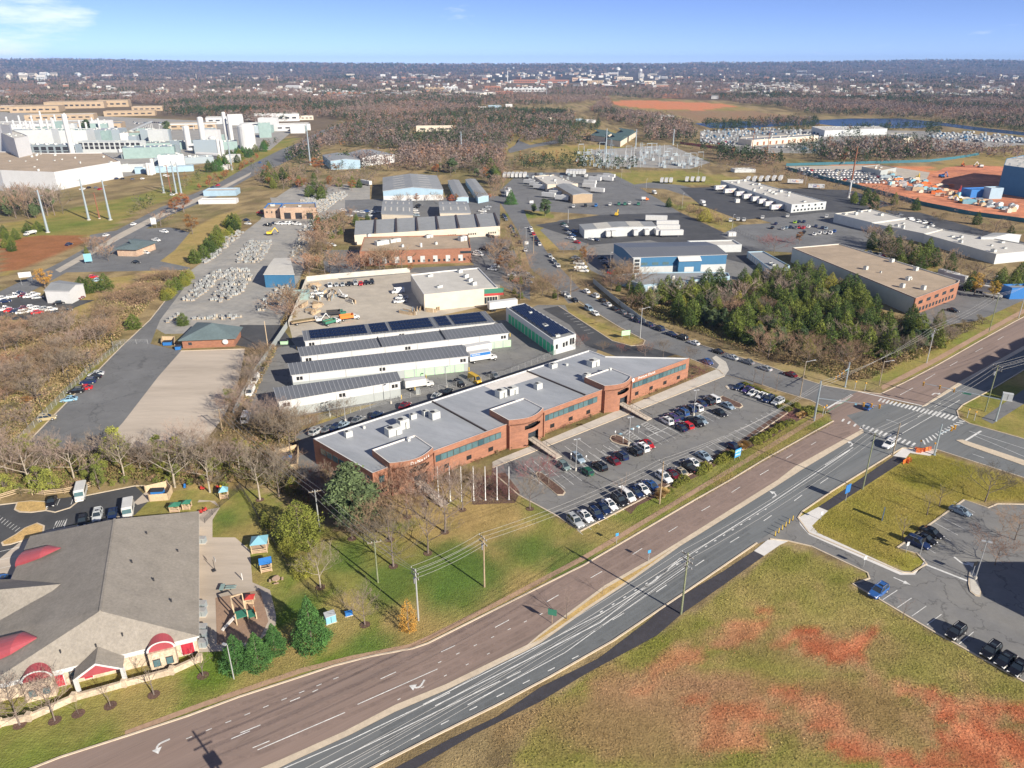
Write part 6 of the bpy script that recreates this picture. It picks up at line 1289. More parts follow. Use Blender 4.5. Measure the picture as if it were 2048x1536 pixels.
b = MB(); b.tube((.5,0,10),(.5,0,11.3),.35,.35,M['metal'],10); b.tube((-.5,0,10),(-.5,0,11.3),.35,.35,M['metal'],10); b.build('transformer',o)
wires('P1',None,'power line running off the bottom edge over the grey carriageway',1.4,pts_b=[p+(Vector((p_.x,p_.y,0))-G(1362,1228)) for p in TOPS['P1']])
d_ = TOPS['P9'][0]-TOPS['P7'][0]; wires('P9',None,'power line running off the right edge',1.2,pts_b=[p+Vector((d_.x*1.05,d_.y*.8,0)) for p in TOPS['P9']])
q4 = [TOPS['P4'][i]+(TOPS['P17'][0]-TOPS['P4'][0]) for i in range(3)]; wires('P4',None,'power line over the woodland strip',1,pts_b=q4)
def lamp(u,v,vt,lab,heads=1,group='car park lamps',m='metal',rz=.3,base=True):
    h = HT(v,vt); p = G(u,v); o = empty('street_lamp',p,rz,lab,'street lamp',group); b = MB(); b.tube((0,0,0),(0,0,h),.1,.07,M[m],8); b.build('pole',o)
    if base: b = MB(); b.tube((0,0,0),(0,0,.8),.3,.3,M['concrete'],10); b.build('base',o)
    for k in range(heads):
        s_ = 1 if k == 0 else -1; b = MB(); b.box((s_*.55,0,0),(.7,.4,.18),M[m],0,h-.1); b.box((s_*.15,0,0),(.3,.08,.08),M[m],0,h-.05); b.build('lamp_head',o)
    return o
lamp(1151.4,941,878,'car park lamp between the green and blue cars',2); lamp(1257,890.7,834,'car park lamp on the oval mulch island',2); lamp(1387,831,780,'car park lamp in the crowded upper car rows',2)
lamp(1949.6,1160,1083,'tall twin headed lamp on the teardrop island',2,rz=-.4); lamp(893,776,733,'lamp behind the second storage row',1,'storage yard lamps'); lamp(782,807,766,'lamp at the corner of the front storage row',1,'storage yard lamps'); lamp(660,832,802,'dark headed lamp left on the grass strip',1,'storage yard lamps'); lamp(691,843,794,'dark headed lamp right of the other on the grass strip',1,'storage yard lamps')
for u,v,vt,l_ in ((225.6,696,668,'farthest'),(182,743,705,'second farthest'),(142,777,741,'second nearest'),(86,828,790,'nearest')): lamp(u,v,vt,l_+' thin black lamp on the verge of the drill lot',1,'drill lot lamps','dark',base=False)
for u,v,vt,l_ in ((1364,417,386,'lamp at the corner of the black depot lot'),(1463.5,463,429,'lamp at the edge of the depot employee car park'),(1738,480,446,'lamp in front of the stepped white warehouse'),(1220,541,505,'lamp at the corner of the blue metal building'),(1243,357,338,'lamp on the mown field edge'),(1292,380,358,'lamp at the depot fence'),(1395,360,335,'lamp at the far side of the mown field'),(1010,405,375,'lamp at the bend of the far street'),(1610,372,345,'lamp behind the cross dock'),(1985,580,552,'lamp beyond the brown warehouse'),(467,1168,1292-11-1,'')):
    if l_: lamp(u,v,vt,l_,1,'yard lamps',base=False)
lamp(468,1358,1290,'pale lamp post with a long arm on the nursery verge',1,'street lamps','metal',2.8,False); lamp(1052,500,455,'tall lamp with four heads by the street',2,'yard lamps',base=False)
for i,(ub,vb) in enumerate(((877.4,1001),(900.8,1001.6),(923.5,1002.3),(947.7,1000.8),(970.9,1000),(994.3,999.4),(1017.9,999.4))):
    p = G(ub,vb); h = HT(vb,934); o = empty('flagpole',p,0,ORD[i]+' of seven bare white flagpoles from the left','flagpole','flagpoles'); b = MB(); b.tube((0,0,0),(0,0,h),.11,.06,M['white_bright'],8); b.build('pole',o); b = MB(); b.tube((0,0,h),(0,0,h+.2),.1,.06,M['metal'],8); b.build('finial',o); b = MB(); b.tube((0,0,0),(0,0,.12),.3,.25,M['metal'],8); b.build('base',o)
# traffic signals on mast arms
def signal_mast(u,v,vt,ue,ve,lab,sig,sign=None,m='steel',zarm=None):
    h = HT(v,vt); p = G(u,v); o = empty('traffic_signal',p,0,lab,'traffic signal','signal masts'); b = MB(); b.tube((0,0,0),(0,0,h),.24,.16,M[m],10); b.tube((0,0,0),(0,0,.2),.4,.4,M[m],10); b.build('pole',o)
    za = zarm or h-1.0; e = G(ue,ve,za+.6); e = e-p; e.z = za+.5; b = MB(); b.tube((0,0,za),e,.14,.07,M[m],8); b.build('mast_arm',o); d = e-Vector((0,0,za)); rz = math.atan2(d.y,d.x)
    for t in sig:
        q = Vector((0,0,za))+d*t; r_ = MB()
        r_.box((q.x,q.y,0),(.42,.42,1.15),M['signal'],rz,q.z-.75); nn = Vector((math.sin(rz),-math.cos(rz),0))
        for k,c_ in enumerate(('dark','dark','dark')):
            for s_ in (1,-1): w__ = q+nn*s_*.2; r_.tube(Vector((w__.x,w__.y,q.z-.55+k*.36)),Vector((w__.x+nn.x*s_*.12,w__.y+nn.y*s_*.12,q.z-.55+k*.36)),.13,.13,M['dark'],8)
        r_.build('signal_head',o)
    if sign:
        q = Vector((0,0,za))+d*sign[0]; b = MB(); b.box((q.x,q.y,0),(sign[1],.06,sign[2]),M[sign[3]],rz,q.z-.6); b.build('street_sign',o)
    return o
defm('signal',(.72,.36,.03),.5)
signal_mast(1628,836,762,1765,812,'steel signal mast reaching over the main road from the office corner',(.72,.84,.96),(.6,.5,.5,'lblue'),zarm=6.2)
signal_mast(1690,774,725,1667,758,'signal mast on the far grass corner seen end on',(.35,.6,.85),(.1,.8,.5,'green'),zarm=6.3)
signal_mast(1991,842,787,1843,765,'signal mast on the right corner with a green street sign',(.97,.76,.58),(.42,2.2,.7,'green'),zarm=6.6)
signal_mast(1868,910,848,1912,852,'signal mast beside the red netting',(.95,.75),None,zarm=6)
for i,(u,v) in enumerate(((1645,831),(1650,828),(1709,779),(1729,782),(1934,836),(1948,841),(1838,900),(1866,905))):
    p = G(u,v); o = empty('pedestrian_signal',p,0,ORD[i]+' short pedestrian push button post at the crossing from the left','pedestrian signal','pedestrian signals'); b = MB(); b.tube((0,0,0),(0,0,3),.09,.08,M['metal'],8); b.build('post',o); b = MB(); b.box((0,0,0),(.35,.3,.4),M['signal'],.5,2.5); b.build('signal_head',o)
def boxthing(name,u,v,d,m,rz,lab,cat,cap=None,z0=0.0,group=None):
    p = G(u,v); o = empty(name,p,rz,lab,cat,group); b = MB(); b.box((0,0,0),(d[0]+.2,d[1]+.2,.12),M['concrete'],0,0); b.build('plinth',o); b = MB(); b.box((0,0,0),d,M[m],0,.12); b.box((0,-d[1]/2,0),(d[0]*.04,.03,d[2]*.85),M['dark'],0,.2); b.build('cabinet',o); b = MB(); b.box((0,0,0),(d[0]*1.05,d[1]*1.05,.08),M[cap or m],0,.12+d[2]); b.build('lid',o); return o
boxthing('signal_cabinet',2013,800,(2.6,1.4,2.0),'wall_lgrey',-.5,'pale signal control cabinet on the right corner','cabinet'); boxthing('transformer_box',661,1242,(1.8,1.5,1.5),'lblue',.5,'pale green transformer box beside the big spruce','cabinet','wall_lgrey'); boxthing('utility_box',698,1230,(1.3,.7,.6),'blue',.4,'low blue utility box by the bare tree','cabinet'); boxthing('transformer_box',836,788,(1.2,1.2,1.6),'wall_grey',.2,'green grey transformer before the camper van','cabinet'); boxthing('site_hut',1474,405,(3,2.4,2.4),'white',.2,'small white hut on the depot lane','hut'); boxthing('site_hut',1463,472,(4.5,2.4,2.2),'white',.1,'small white container on the depot verge','hut')
def sign(u,v,h,w_,hh,m,lab,rz=.6,z=None,txt=None,posts=2,name='road_sign',cat='sign',tm='white_bright'):
    p = G(u,v); o = empty(name,p,rz,lab,cat); b = MB(); z = z if z is not None else h-hh
    for k in ((-1,1) if posts == 2 else (0,)): b.tube((k*w_*.42,.03,0),(k*w_*.42,.03,z+hh*.5),.06,.06,M['metal' if m != 'green' else 'wood'],6)
    b.build('post',o); b = MB(); b.box((0,0,0),(w_,.08,hh),M[m],0,z); b.build('panel',o)
    if txt:
        for i,s_ in enumerate(txt): put_text(s_,hh/(len(txt)+.6)*.8,M[tm],(0,-.06,z+hh*(1-(i+.7)/(len(txt)+.4))),0,o)
    return o
sign(1474,919,3.6,2.3,2.3,'sign_blue','blue office park sign on the verge below the ornamental grass',.62,.8,['OFFICE','SPACE'])
sign(1691,1002,4.4,1.9,2.2,'blue','dark blue panel sign on one post by the footpath',.6,2.2,None,1)
sign(1104,1247,3.0,1.6,1.3,'green','green road sign on a wooden post in the median tip',-.3,1.9,None,1)
sign(1764,1040,3.2,1.0,3.0,'blue','blue and white monument sign on the right hand lawn',1.1,.1)
sign(1251,678,3.6,3.4,1.9,'door_green','green and white storage sign on the dry grass island',.3,1.4)
for u,v,h,w_,hh,m,lab in ((1727,1133,2.6,.8,.9,'white','white and red arrow sign at the top of the field kerb'),(1812,1105,2.6,.8,.9,'white','white and red sign on the triangle of grass'),(1840,1110,4.2,.9,1.0,'black','round black lettered sign on a tall post by the parked cars'),(1944,1152,3.4,1,.9,'black','black sign on the lamp island post'),(1641,1040,2.2,.7,.8,'white','small white sign at the driveway corner'),(1233,1087,2.6,.7,.7,'sign_blue','small blue sign on the brick path verge'),(1297,1123,2.8,.7,.7,'sign_blue','small blue sign in the wide median'),(1053,495,3.4,2.2,1.6,'white','white four panel sign at the street kerb'),(309,1075-620,6,3,4,'white','green and white fuel price sign by the forecourt'),(178,527,5,3.5,4,'lblue','blue and white sign on the planted corner'),(55,570,6,5,2.4,'white','white board sign over the dealer cars'),(1155,542,2.4,4,1.8,'white','low white sign on the mulch bank by the street'),(1130,596,2.2,.7,.8,'white','small white sign on the bank by the bare trees'),(1063,408,2.4,3,1.8,'white','white sign on the grass by the freight office')):
    sign(u,v,h,w_,hh,m,lab,.4,None,None,1 if w_ < 2 else 2)
for i,(u,v) in enumerate(((1246,887),(1258,876),(1266,869),(1230,875),(1277,866),(1142,920),(1172,925))):
    sign(u,v,2.0,.32,.45,'white_bright',ORD[i]+' small white reserved bay sign in the office car park',.6,None,None,1,'bay_sign')
for i in range(6):
    t = i/5; p = G(1550+35*t,1072-31*t); o = empty('delineator_post',p,0,ORD[i]+' slim yellow delineator post from the left at the driveway mouth','bollard','delineator posts'); b = MB(); b.tube((0,0,0),(0,0,1.25),.1,.08,M['yellow'],8); b.build('post',o); b = MB(); b.tube((0,0,0),(0,0,.08),.28,.2,M['dark'],8); b.build('base',o)
for i,(u,v) in enumerate(((1020,673),(938,742),(830,780),(803,798),(852,757),(1106,685),(594,700),(1148,680))):
    p = G(u,v); o = empty('bollard',p,0,ORD[i]+' yellow bollard guarding the storage buildings','bollard','yellow bollards'); b = MB(); b.tube((0,0,0),(0,0,1.3),.12,.12,M['yellow'],8); b.build('post',o); b = MB(); b.tube((0,0,1.3),(0,0,1.38),.12,.04,M['yellow'],8); b.build('cap',o)
# red safety netting by the crossing
rs = random.Random(2)
for i,(u,v,n) in enumerate(((1812,925,9),(1838,905,7),(1855,903,6))):
    o = empty('safety_netting',G(u,v),0,('left','middle','right')[i]+' heap of red safety netting on the crossing corner','safety netting','red netting'); b = MB()
    pts = [(rs.uniform(-1.4,1.4),rs.uniform(-1,1)) for _ in range(n)]
    for j,(x,y) in enumerate(pts): b.tube((x,y,0),(x+rs.uniform(-.2,.2),y,1.2),.05,.05,M['red'],5)
    b.build('stakes',o); b = MB()
    for j in range(n-1):
        (x0,y0),(x1,y1) = pts[j],pts[j+1]
        for z in (.15,.4,.65,.9,1.1): b.beam((x0,y0,z),(x1,y1,z+rs.uniform(-.1,.1)),.05,.1,M['netting'] if 'netting' in M else M['orange'])
    b.build('net',o)
# ---- fences
def fence(s,h,lab,kind='chain',post=2.8,m='metal',cat='fence'):
    P = GP(s); o = empty('fence',P[0],0,lab,cat); b = MB(); c = MB()
    for a,e in zip(P[:-1],P[1:]):
        n = max(1,int((e-a).length/post))
        for i in range(n+1): q = a.lerp(e,i/n); b.tube(q,q+Vector((0,0,h)),.05 if kind != 'wood' else .1,.05 if kind != 'wood' else .1,M[m],5)
        if kind == 'solid': c.beam(a+Vector((0,0,h/2)),e+Vector((0,0,h/2)),.12,h,M[m])
        else:
            zs = (.5,1.0,1.4) if kind == 'wood' else [h*k/6 for k in range(1,7)] if kind == 'chain' else (h*.95,h*.1)
            for z in zs: c.beam(a+Vector((0,0,z)),e+Vector((0,0,z)),.03 if kind != 'wood' else .08,.03 if kind != 'wood' else .16,M[m])
            if kind == 'chain':
                Ln = (e-a).length; k = 0
                while k < Ln: q = a.lerp(e,k/Ln); c.beam(q,q+Vector((0,0.001,h)),.018,.018,M[m]) if 0 else c.tube(q,q+Vector((0,0,h)),.012,.012,M[m],3,False); k += .45
    b.build('posts',o,'world',kind='stuff'); c.build('rails' if kind != 'solid' else 'panels',o,'world',kind='stuff'); return o
fence('0,1000 40,988 90,992 130,988 170,979 190,972',1.4,'pale split rail fence behind the nursery car park','wood',m='wood_new')
fence('410,1046 440,1015 475,985 480,975',1.4,'black railing from the nursery corner to the woodland','chain',m='dark'); fence('482,980 505,1015 520,1045 545,1085 575,1130 600,1160 635,1195',1.6,'black railing along the hedge of the nursery garden','chain',m='dark')
fence('578,653 588,630 600,600 614,563 660,558 760,550 820,545',2.4,'grey board wall round the contractor yard','solid',m='concrete'); fence('468,835 505,760 545,700 575,655',2.4,'grey board wall left of the storage rows','solid',m='wall_grey')
fence('560,865 640,842 760,812 860,785 930,770 1010,752 1100,715 1150,690',1.9,'chain link fence between the storage rows and the office lane','chain'); fence('243,693 180,742 60,865 20,905',2.0,'chain link fence on the verge of the drill lot','chain')
fence('1186,566 1240,612 1290,650',2.2,'grey board fence between the street and the wood','solid',m='wall_grey'); fence('226,693 250,688 296,688',1.8,'grey sliding gate at the top of the drill lot','chain',m='metal')
fence('1572,332 1640,330 1730,328 1800,326 1860,324 1910,318 1958,310',2.6,'far blue screened fence behind the clay site','solid',m='fenceblue'); fence('1570,338 1640,357 1720,377 1770,390 1850,412 1940,430 2048,445 2200,470',2.6,'near blue screened fence in front of the clay site','solid',m='fenceblue')
fence('1225,363 1330,395 1400,425 1480,468 1530,488',2,'chain link fence along the cross dock lane','rail',m='dark'); fence('1130,418 1210,416 1290,410',2,'fence before the tractor units','rail',m='dark'); fence('1210,345 1345,342',2,'fence behind the mown field','rail',m='dark')
fence('1360,288 1420,296 1450,300',3,'red screened fence below the long beige warehouse','solid',m='red_metal')
# bins and play things
def dumpster(u,v,m,rz,lab,s_=1):
    p = G(u,v); o = empty('dumpster',p,rz,lab,'dumpster','dumpsters'); b = MB(); b.prism([(-.9*s_,-.8),(.9*s_,-.8),(.9*s_,.6),(-.9*s_,.6)],.12,1.3,M[m]); b.build('bin',o); b = MB(); b.add([(-.92*s_,-.82,1.3),(.92*s_,-.82,1.3),(.92*s_,.62,1.65),(-.92*s_,.62,1.65),(-.92*s_,.62,1.3),(.92*s_,.62,1.3)],[(0,1,2,3),(0,3,4),(1,5,2),(3,2,5,4)],M['dark' if m != 'green' else m]); b.build('lid',o)
dumpster(317,990,'blue',.1,'blue dumpster in the nursery bin yard',1.5); dumpster(336,690,'blue',.1,'blue dumpster in an enclosure beside the brick hut',1.6); dumpster(357,699,'blue',.2,'smaller blue dumpster at the corner of the brick hut'); dumpster(569,688,'door_green',.1,'green dumpster at the end of the storage wall',1.4); dumpster(572,918,'blue',.5,'blue dumpster in the timber enclosure left of the office',1.5)
def encl(pts,lab):
    P = GP(pts); o = empty('bin_enclosure',P[0],0,lab,'enclosure'); b = MB()
    for a,e in zip(P[:-1],P[1:]): b.beam(a+Vector((0,0,.9)),e+Vector((0,0,.9)),.12,1.8,M['wood_new'])
    b.build('panels',o,'world')
    for a in P: b = MB(); b.box((a.x,a.y,0),(.2,.2,2),M['wood'],0,0); b.build('post',o,'world')
encl('300,1003 338,1000 345,985 335,975 292,985','timber enclosure round the nursery bin'); encl('545,915 598,900 595,940 560,945 545,930','timber enclosure at the left end of the office'); encl('324,690 326,682 350,682 350,692','enclosure beside the brick hut')
def play_hut(u,v,rz,rm,wm,lab,w_=2.6,d_=2.6,h_=2.1,rise=1.1,hipd=True,floor='brick_tan'):
    p = G(u,v); o = empty('playhouse',p,rz,lab,'playhouse','playhouses'); b = MB()
    for x in (-w_/2,w_/2):
        for y in (-d_/2,d_/2): b.box((x,y,0),(.16,.16,h_),M[wm],0,0)
    b.build('posts',o); b = MB()
    e = .2; r = [(-w_/2-e,-d_/2-e,h_),(w_/2+e,-d_/2-e,h_),(w_/2+e,d_/2+e,h_),(-w_/2-e,d_/2+e,h_)]
    if hipd: b.add(r+[(0,0,h_+rise)],[(0,1,4),(1,2,4),(2,3,4),(3,0,4)],M[rm])
    else: b.add(r+[(-w_/2-e,0,h_+rise),(w_/2+e,0,h_+rise)],[(0,1,5,4),(2,3,4,5),(1,2,5),(3,0,4)],M[rm])
    b.build('roof',o); b = MB(); b.box((0,0,0),(w_,d_,.2),M[floor],0,.1); b.build('floor',o); b = MB()
    for z in (.5,.9):
        b.box((0,-d_/2,0),(w_,.08,.16),M[wm],0,z); b.box((-w_/2,0,0),(.08,d_,.16),M[wm],0,z)
    b.build('rails',o)
play_hut(521,1098,.2,'lblue','wood_new','open playhouse with a pale blue pyramid roof beside the patio',3.0,3.0,2.2); play_hut(533,1138,.35,'blue','wood_new','smaller playhouse with a bright blue roof',2.0,2.0,2.0,.8,False,'brick_tan'); play_hut(449,994,.3,'lblue','wood_new','raised playhouse with a turquoise roof near the woodland',1.7,1.7,1.9); play_hut(352,1021,.1,'green','wood_new','left green roofed playhouse behind the nursery roof',2,1.6,1.6,.6); play_hut(375,1016,.1,'green','wood_new','right green roofed playhouse behind the nursery roof',1.5,1.5,1.6,.6); play_hut(501,1204,.1,'red','wood_new','small red topped toy house on the bark chips',1.3,1.3,1.2,.5,True,'wood_new')
p = G(484,1240); o = empty('climbing_frame',p,.5,'timber climbing frame with a slide on the bark chips','climbing frame'); b = MB()
for x,y,h_ in ((-1,-1,2.6),(1,-1,2.6),(1,1,3.2),(-1,1,3.2),(2.4,1,1.6),(2.4,-1,1.6),(-1,3,3.4),(1,3,3.4)): b.box((x,y,0),(.18,.18,h_),M['wood_new'],0,0)
b.beam((-1,3,3.4),(1,3,3.4),.2,.2,M['wood_new']); b.beam((-1,1,3.2),(-1,3,3.4),.2,.2,M['wood_new']); b.build('frame',o)
b = MB(); b.box((0,0,0),(2,2,.15),M['green'],0,1.3); b.box((1.7,0,0),(1.4,2,.12),M['green'],0,.7); b.build('platform',o); b = MB(); b.beam((-1,0,1.3),(-3.6,-1.2,.1),.6,.12,M['roof_patch']); b.build('slide',o)
b = MB()
for k in range(5): b.beam((2.4,-.9,.2+k*.3),(2.4,.9,.2+k*.3),.1,.1,M['orange'])
b.build('ladder',o)
p = G(430,1141); o = empty('basketball_hoop',p,2.2,'grey basketball hoop on the nursery patio','basketball hoop'); b = MB(); b.tube((0,0,0),(0,0,2.6),.06,.06,M['dark'],6); b.box((0,.2,0),(.8,.7,.25),M['dark'],0,0); b.build('stand',o); b = MB(); b.box((0,-.3,0),(1.1,.06,.75),M['wall_lgrey'],0,2.3); b.build('backboard',o)
p = G(485,1160); o = empty('patio_post',p,0,'short pink and white post on the nursery patio','post'); b = MB(); b.tube((0,0,0),(0,0,1.6),.1,.1,M['white'],8); b.build('post',o)
p = G(553,1163); o = empty('picnic_table',p,.3,'round brown picnic table on the grass','picnic table'); b = MB(); b.tube((0,0,.7),(0,0,.76),.8,.8,M['brick_tan'],12); b.build('tabletop',o)
for k in range(4): a = k*math.pi/2; b = MB(); b.box((math.cos(a)*1.15,math.sin(a)*1.15,0),(.35,.9,.06),M['brick_tan'],a,.42); b.build('bench',o)
b = MB(); b.tube((0,0,0),(0,0,.7),.1,.1,M['brick_tan'],6); b.build('pedestal',o)
p = G(452,1180); o = empty('bench_table',p,.1,'teal bench and table set on the nursery patio','bench'); b = MB(); b.box((-.6,0,0),(.8,1.8,.08),M['teal'],0,.75); b.build('tabletop',o); b = MB(); b.box((.9,-.1,0),(2,.35,.08),M['teal'],0,.45); b.box((.9,.5,0),(2,.35,.08),M['teal'],0,.45); b.build('bench',o); b = MB(); b.box((-.6,0,0),(.1,1.4,.75),M['dark'],0,0); b.box((.9,.2,0),(.1,.6,.45),M['dark'],0,0); b.build('legs',o)
for i,(u,v) in enumerate(((406,1085),(406,1215),(406,1230),(407,1262),(407,1275),(407,1292))):
    boxthing('condenser_unit',u,v,(1.3,1.1,1.1),'steel',0,ORD[i]+' dark condenser unit from the top along the nursery wall','air conditioner','metal',group='condenser units')
for i,(u,v,m_) in enumerate(((405,979,'red'),(436,977,'red'),(442,977,'yellow'),(401,1026,'red'),(410,1022,'red'),(370,975,'blue'))):
    p = G(u,v); o = empty('toy_rider',p,i,ORD[i]+' small bright ride on toy in the nursery garden','toy','ride on toys'); b = MB(); b.box((0,0,0),(.9,.45,.4),M[m_],0,.15); b.box((-.2,0,0),(.3,.4,.4),M[m_],0,.5); b.build('body',o); b = MB()
    for x in (-.3,.3): b.tube((x,-.28,.15),(x,.28,.15),.15,.15,M['black'],8)
    b.build('wheels',o)
# ---- transmission poles
def mono(u,v,ut,vt,m,lab,arms=3,lower=None,r0=.8):
    h = HT(v,vt); p = G(u,v); o = empty('transmission_pole',p,0,lab,'transmission pole','transmission poles'); b = MB()
    if lower: b.tube((0,0,0),(0,0,h*.35),r0,r0*.9,M[lower],10); b.tube((0,0,h*.35),(0,0,h),r0*.9,r0*.5,M[m],10)
    else: b.tube((0,0,0),(0,0,h),r0,r0*.5,M[m],10)
    b.build('shaft',o); b = MB(); b.tube((0,0,0),(0,0,.4),r0*1.6,r0*1.6,M['concrete'],10); b.build('footing',o)
    for k in range(arms): b = MB(); b.tube((0,0,h*(.96-.1*k)),(2.4*(1 if k % 2 else -1),.5,h*(.97-.1*k)),.14,.08,M[m],6); b.build('arm',o)
    return o
for a in ((96,465,73,380,'steel','nearest pale blue transmission pole on the clay verge'),(178,440,161,358,'steel','pale transmission pole left of the rusty one on the green verge'),(221,440,205,360,'steel','pale transmission pole right of the rusty one on the green verge'),(328,386,319,328,'steel','left one of three pale poles on the far verge'),(353,387,344,322,'steel','middle one of three pale poles on the far verge'),(363,388,353,324,'steel','right one of three pale poles on the far verge'),(464,340,456,272,'steel','pale pole before the white process vessels'),(621,330,610,248,'steel','slender pale pole before the bare wood'),(923,308,922,263,'steel','pale blue pole at the near edge of the bare wood'),(1211,320,1213,257,'steel','thick pale pole left in the substation field'),(1271,297,1272,258,'steel','thinner pale pole behind the substation'),(1346,290,1347,258,'steel','pale pole right behind the substation'),(1093,195,1093,165,'steel','distant pale pole beyond the wood')): mono(*a)
for a in ((199,437,190,385,'rust','thin rusty pole between the two near pale poles'),(342,385,338,330,'rust','thin rusty pole among the three far pale poles'),(1502,314,1508,259,'rust','left one of two dark rusty poles by the railway'),(1532,321,1539,259,'rust','right one of two dark rusty poles by the railway')): mono(*a,r0=.5)
mono(1697,396,1714,292,'rust','leaning looking two tone pole behind the cross dock depot',3,'wall_lgrey',.7)
# substation
rs = random.Random(21)
for i in range(80):
    u = rs.uniform(1150,1410); v = rs.uniform(305,338)
    if u > 1360 and v < 315: continue
    p = G(u,v); h = rs.uniform(5,13); o = empty('substation_mast',p,rs.uniform(-.3,.3),'thin grey steel mast with insulators inside the substation','mast','substation masts'); b = MB(); b.tube((0,0,0),(0,0,h),.3,.2,M['metal'],5)
    if i % 2: b.tube((6,0,0),(6,0,h),.22,.14,M['steel'],5); b.beam((0,0,h-.3),(6,0,h-.3),.25,.5,M['steel'])
    b.build('frame',o); b = MB(); b.box((1,3,0),(3,2,2.5),M['steel'],0,0); b.tube((1,3,2.5),(1,3,4),.25,.15,M['wall_lgrey'],6); b.build('transformer',o)
for (u,v,vt) in ((1220,338,278),(1283,305,285),(1318,312,290)):
    h = HT(v,vt); p = G(u,v); o = empty('lattice_tower',p,0,'lattice tower in the substation, %s' % {1220: 'tallest at the front',1283: 'smaller behind',1318: 'right'}[u],'lattice tower'); b = MB()
    for sx_,sy_ in ((-1,-1),(1,-1),(1,1),(-1,1)): b.tube((sx_*2,sy_*2,0),(sx_*.4,sy_*.4,h),.16,.1,M['steel'],4)
    n = 9
    for k in range(n):
        z0,z1 = h*k/n,h*(k+1)/n; w0,w1 = 2-1.6*k/n,2-1.6*(k+1)/n
        for (ax,ay),(bx,by) in (((-1,-1),(1,-1)),((1,-1),(1,1)),((1,1),(-1,1)),((-1,1),(-1,-1))): b.tube((ax*w0,ay*w0,z0),(bx*w1,by*w1,z1),.08,.08,M['steel'],3)
    b.build('lattice',o); b = MB(); b.beam((-3,0,h*.8),(3,0,h*.8),.2,.3,M['steel']); b.build('crossarm',o)
# water towers
for (u,v,vt,m_,lab) in ((1235,157,134,'white','white mushroom shaped water tower above the far town'),(1280,158,137,'white','white legged water tower right of the mushroom shaped one'),(583,150,138,'white','lone white water tower in the far wood'),(1180,156,139,'metal','grey thin water tower at the town edge'),(1065,142,133,'white','tiny white water tower on the far ridge'),(1998,163,148,'wall_beige','pale tower block on the far right slope'),(1015,165,142,'metal','thin radio mast over the far town'),(555,165,152,'wall_beige','pale spire in the far wood'),(393,158,148,'wall_beige','pale steeple in the far left wood')):
    h = HT(v,vt); p = G(u,v); o = empty('water_tower' if 'water' in lab else 'far_tower',p,0,lab,'water tower' if 'water' in lab else 'tower'); R_ = h*.23 if 'water' in lab else h*.06; b = MB()
    if 'block' in lab or 'legged' in lab: R_ = h*.18
    b.tube((0,0,0),(0,0,h*.7),h*.045,h*.045,M[m_],8)
    if 'legged' in lab:
        for k in range(6): a = k*math.pi/3; b.tube((math.cos(a)*R_,math.sin(a)*R_,0),(math.cos(a)*R_,math.sin(a)*R_,h*.7),h*.015,h*.015,M[m_],5)
    b.build('stem',o); b = MB()
    for (z0,r0_,z1,r1_) in ((.62,.3,.74,1),(.74,1,.9,.95),(.9,.95,1.0,.15)): b.tube((0,0,h*z0),(0,0,h*z1),R_*r0_,R_*r1_,M[m_],16)
    b.build('tank' if 'water' in lab else 'top',o)
# ---- stone pallets
pal = []
for k in range(3):
    b = MB(); b.box((0,0,0),(1.2,1.1,.14),M['wood'],0,0)
    rs = random.Random(k)
    for i in range(3):
        for j in range(2):
            b.box((-.36+.36*i,-.25+.5*j,0),(.33,.46,.6+.35*rs.random()),M['stonepile'],rs.uniform(-.05,.05),.15)
    pal.append(b.mesh('stone_pallet'))
NP = [0]
def pallets(s,n,seed,where,cs=((.8,.8,.8),),step=2.0,rot=.5):
    P = [(p.x,p.y) for p in GP(s)]; r = random.Random(seed); x0,x1 = min(p[0] for p in P),max(p[0] for p in P); y0,y1 = min(p[1] for p in P),max(p[1] for p in P); k = 0; y = y0
    while y < y1 and k < n:
        x = x0
        while x < x1 and k < n:
            if inpoly(P,np.array([x]),np.array([y]))[0] and r.random() < .8:
                o = bpy.data.objects.new('stone_pallet',r.choice(pal)); C.objects.link(o); o.location = (x+r.uniform(-.3,.3),y+r.uniform(-.3,.3),.02); o.rotation_euler.z = rot+r.uniform(-.2,.2); sc = r.uniform(.85,1.3); o.scale = (sc,sc,sc*r.uniform(.8,1.5)); tag(o,'wooden pallet of stacked stone '+where,'stone pallet','stone pallets '+where); k += 1
            x += step
        y += step*1.5
pallets('366,604 388,605 432,566 475,541 462,538 420,548 400,560',48,1,'in the left block of the stone yard'); pallets('418,608 440,607 480,590 508,548 505,537 462,540 450,565 425,590',62,2,'in the right block of the stone yard'); pallets('330,645 355,630 362,618 355,650',8,3,'beside the lone evergreen at the hut'); pallets('384,642 384,634 488,630 488,640',16,4,'in the row behind the brick hut',step=3); pallets('508,618 555,570 580,575 560,610 520,625',34,5,'below the blue walled shed'); pallets('400,520 420,490 480,462 492,462 450,500 410,530',40,6,'along the evergreen hedge',step=2.6); pallets('470,528 475,510 500,480 540,480 545,490 520,525',52,7,'in the middle of the stone yard',step=2.6); pallets('580,520 590,480 610,455 625,460 610,500',30,8,'along the right fence of the stone yard',step=2.6)
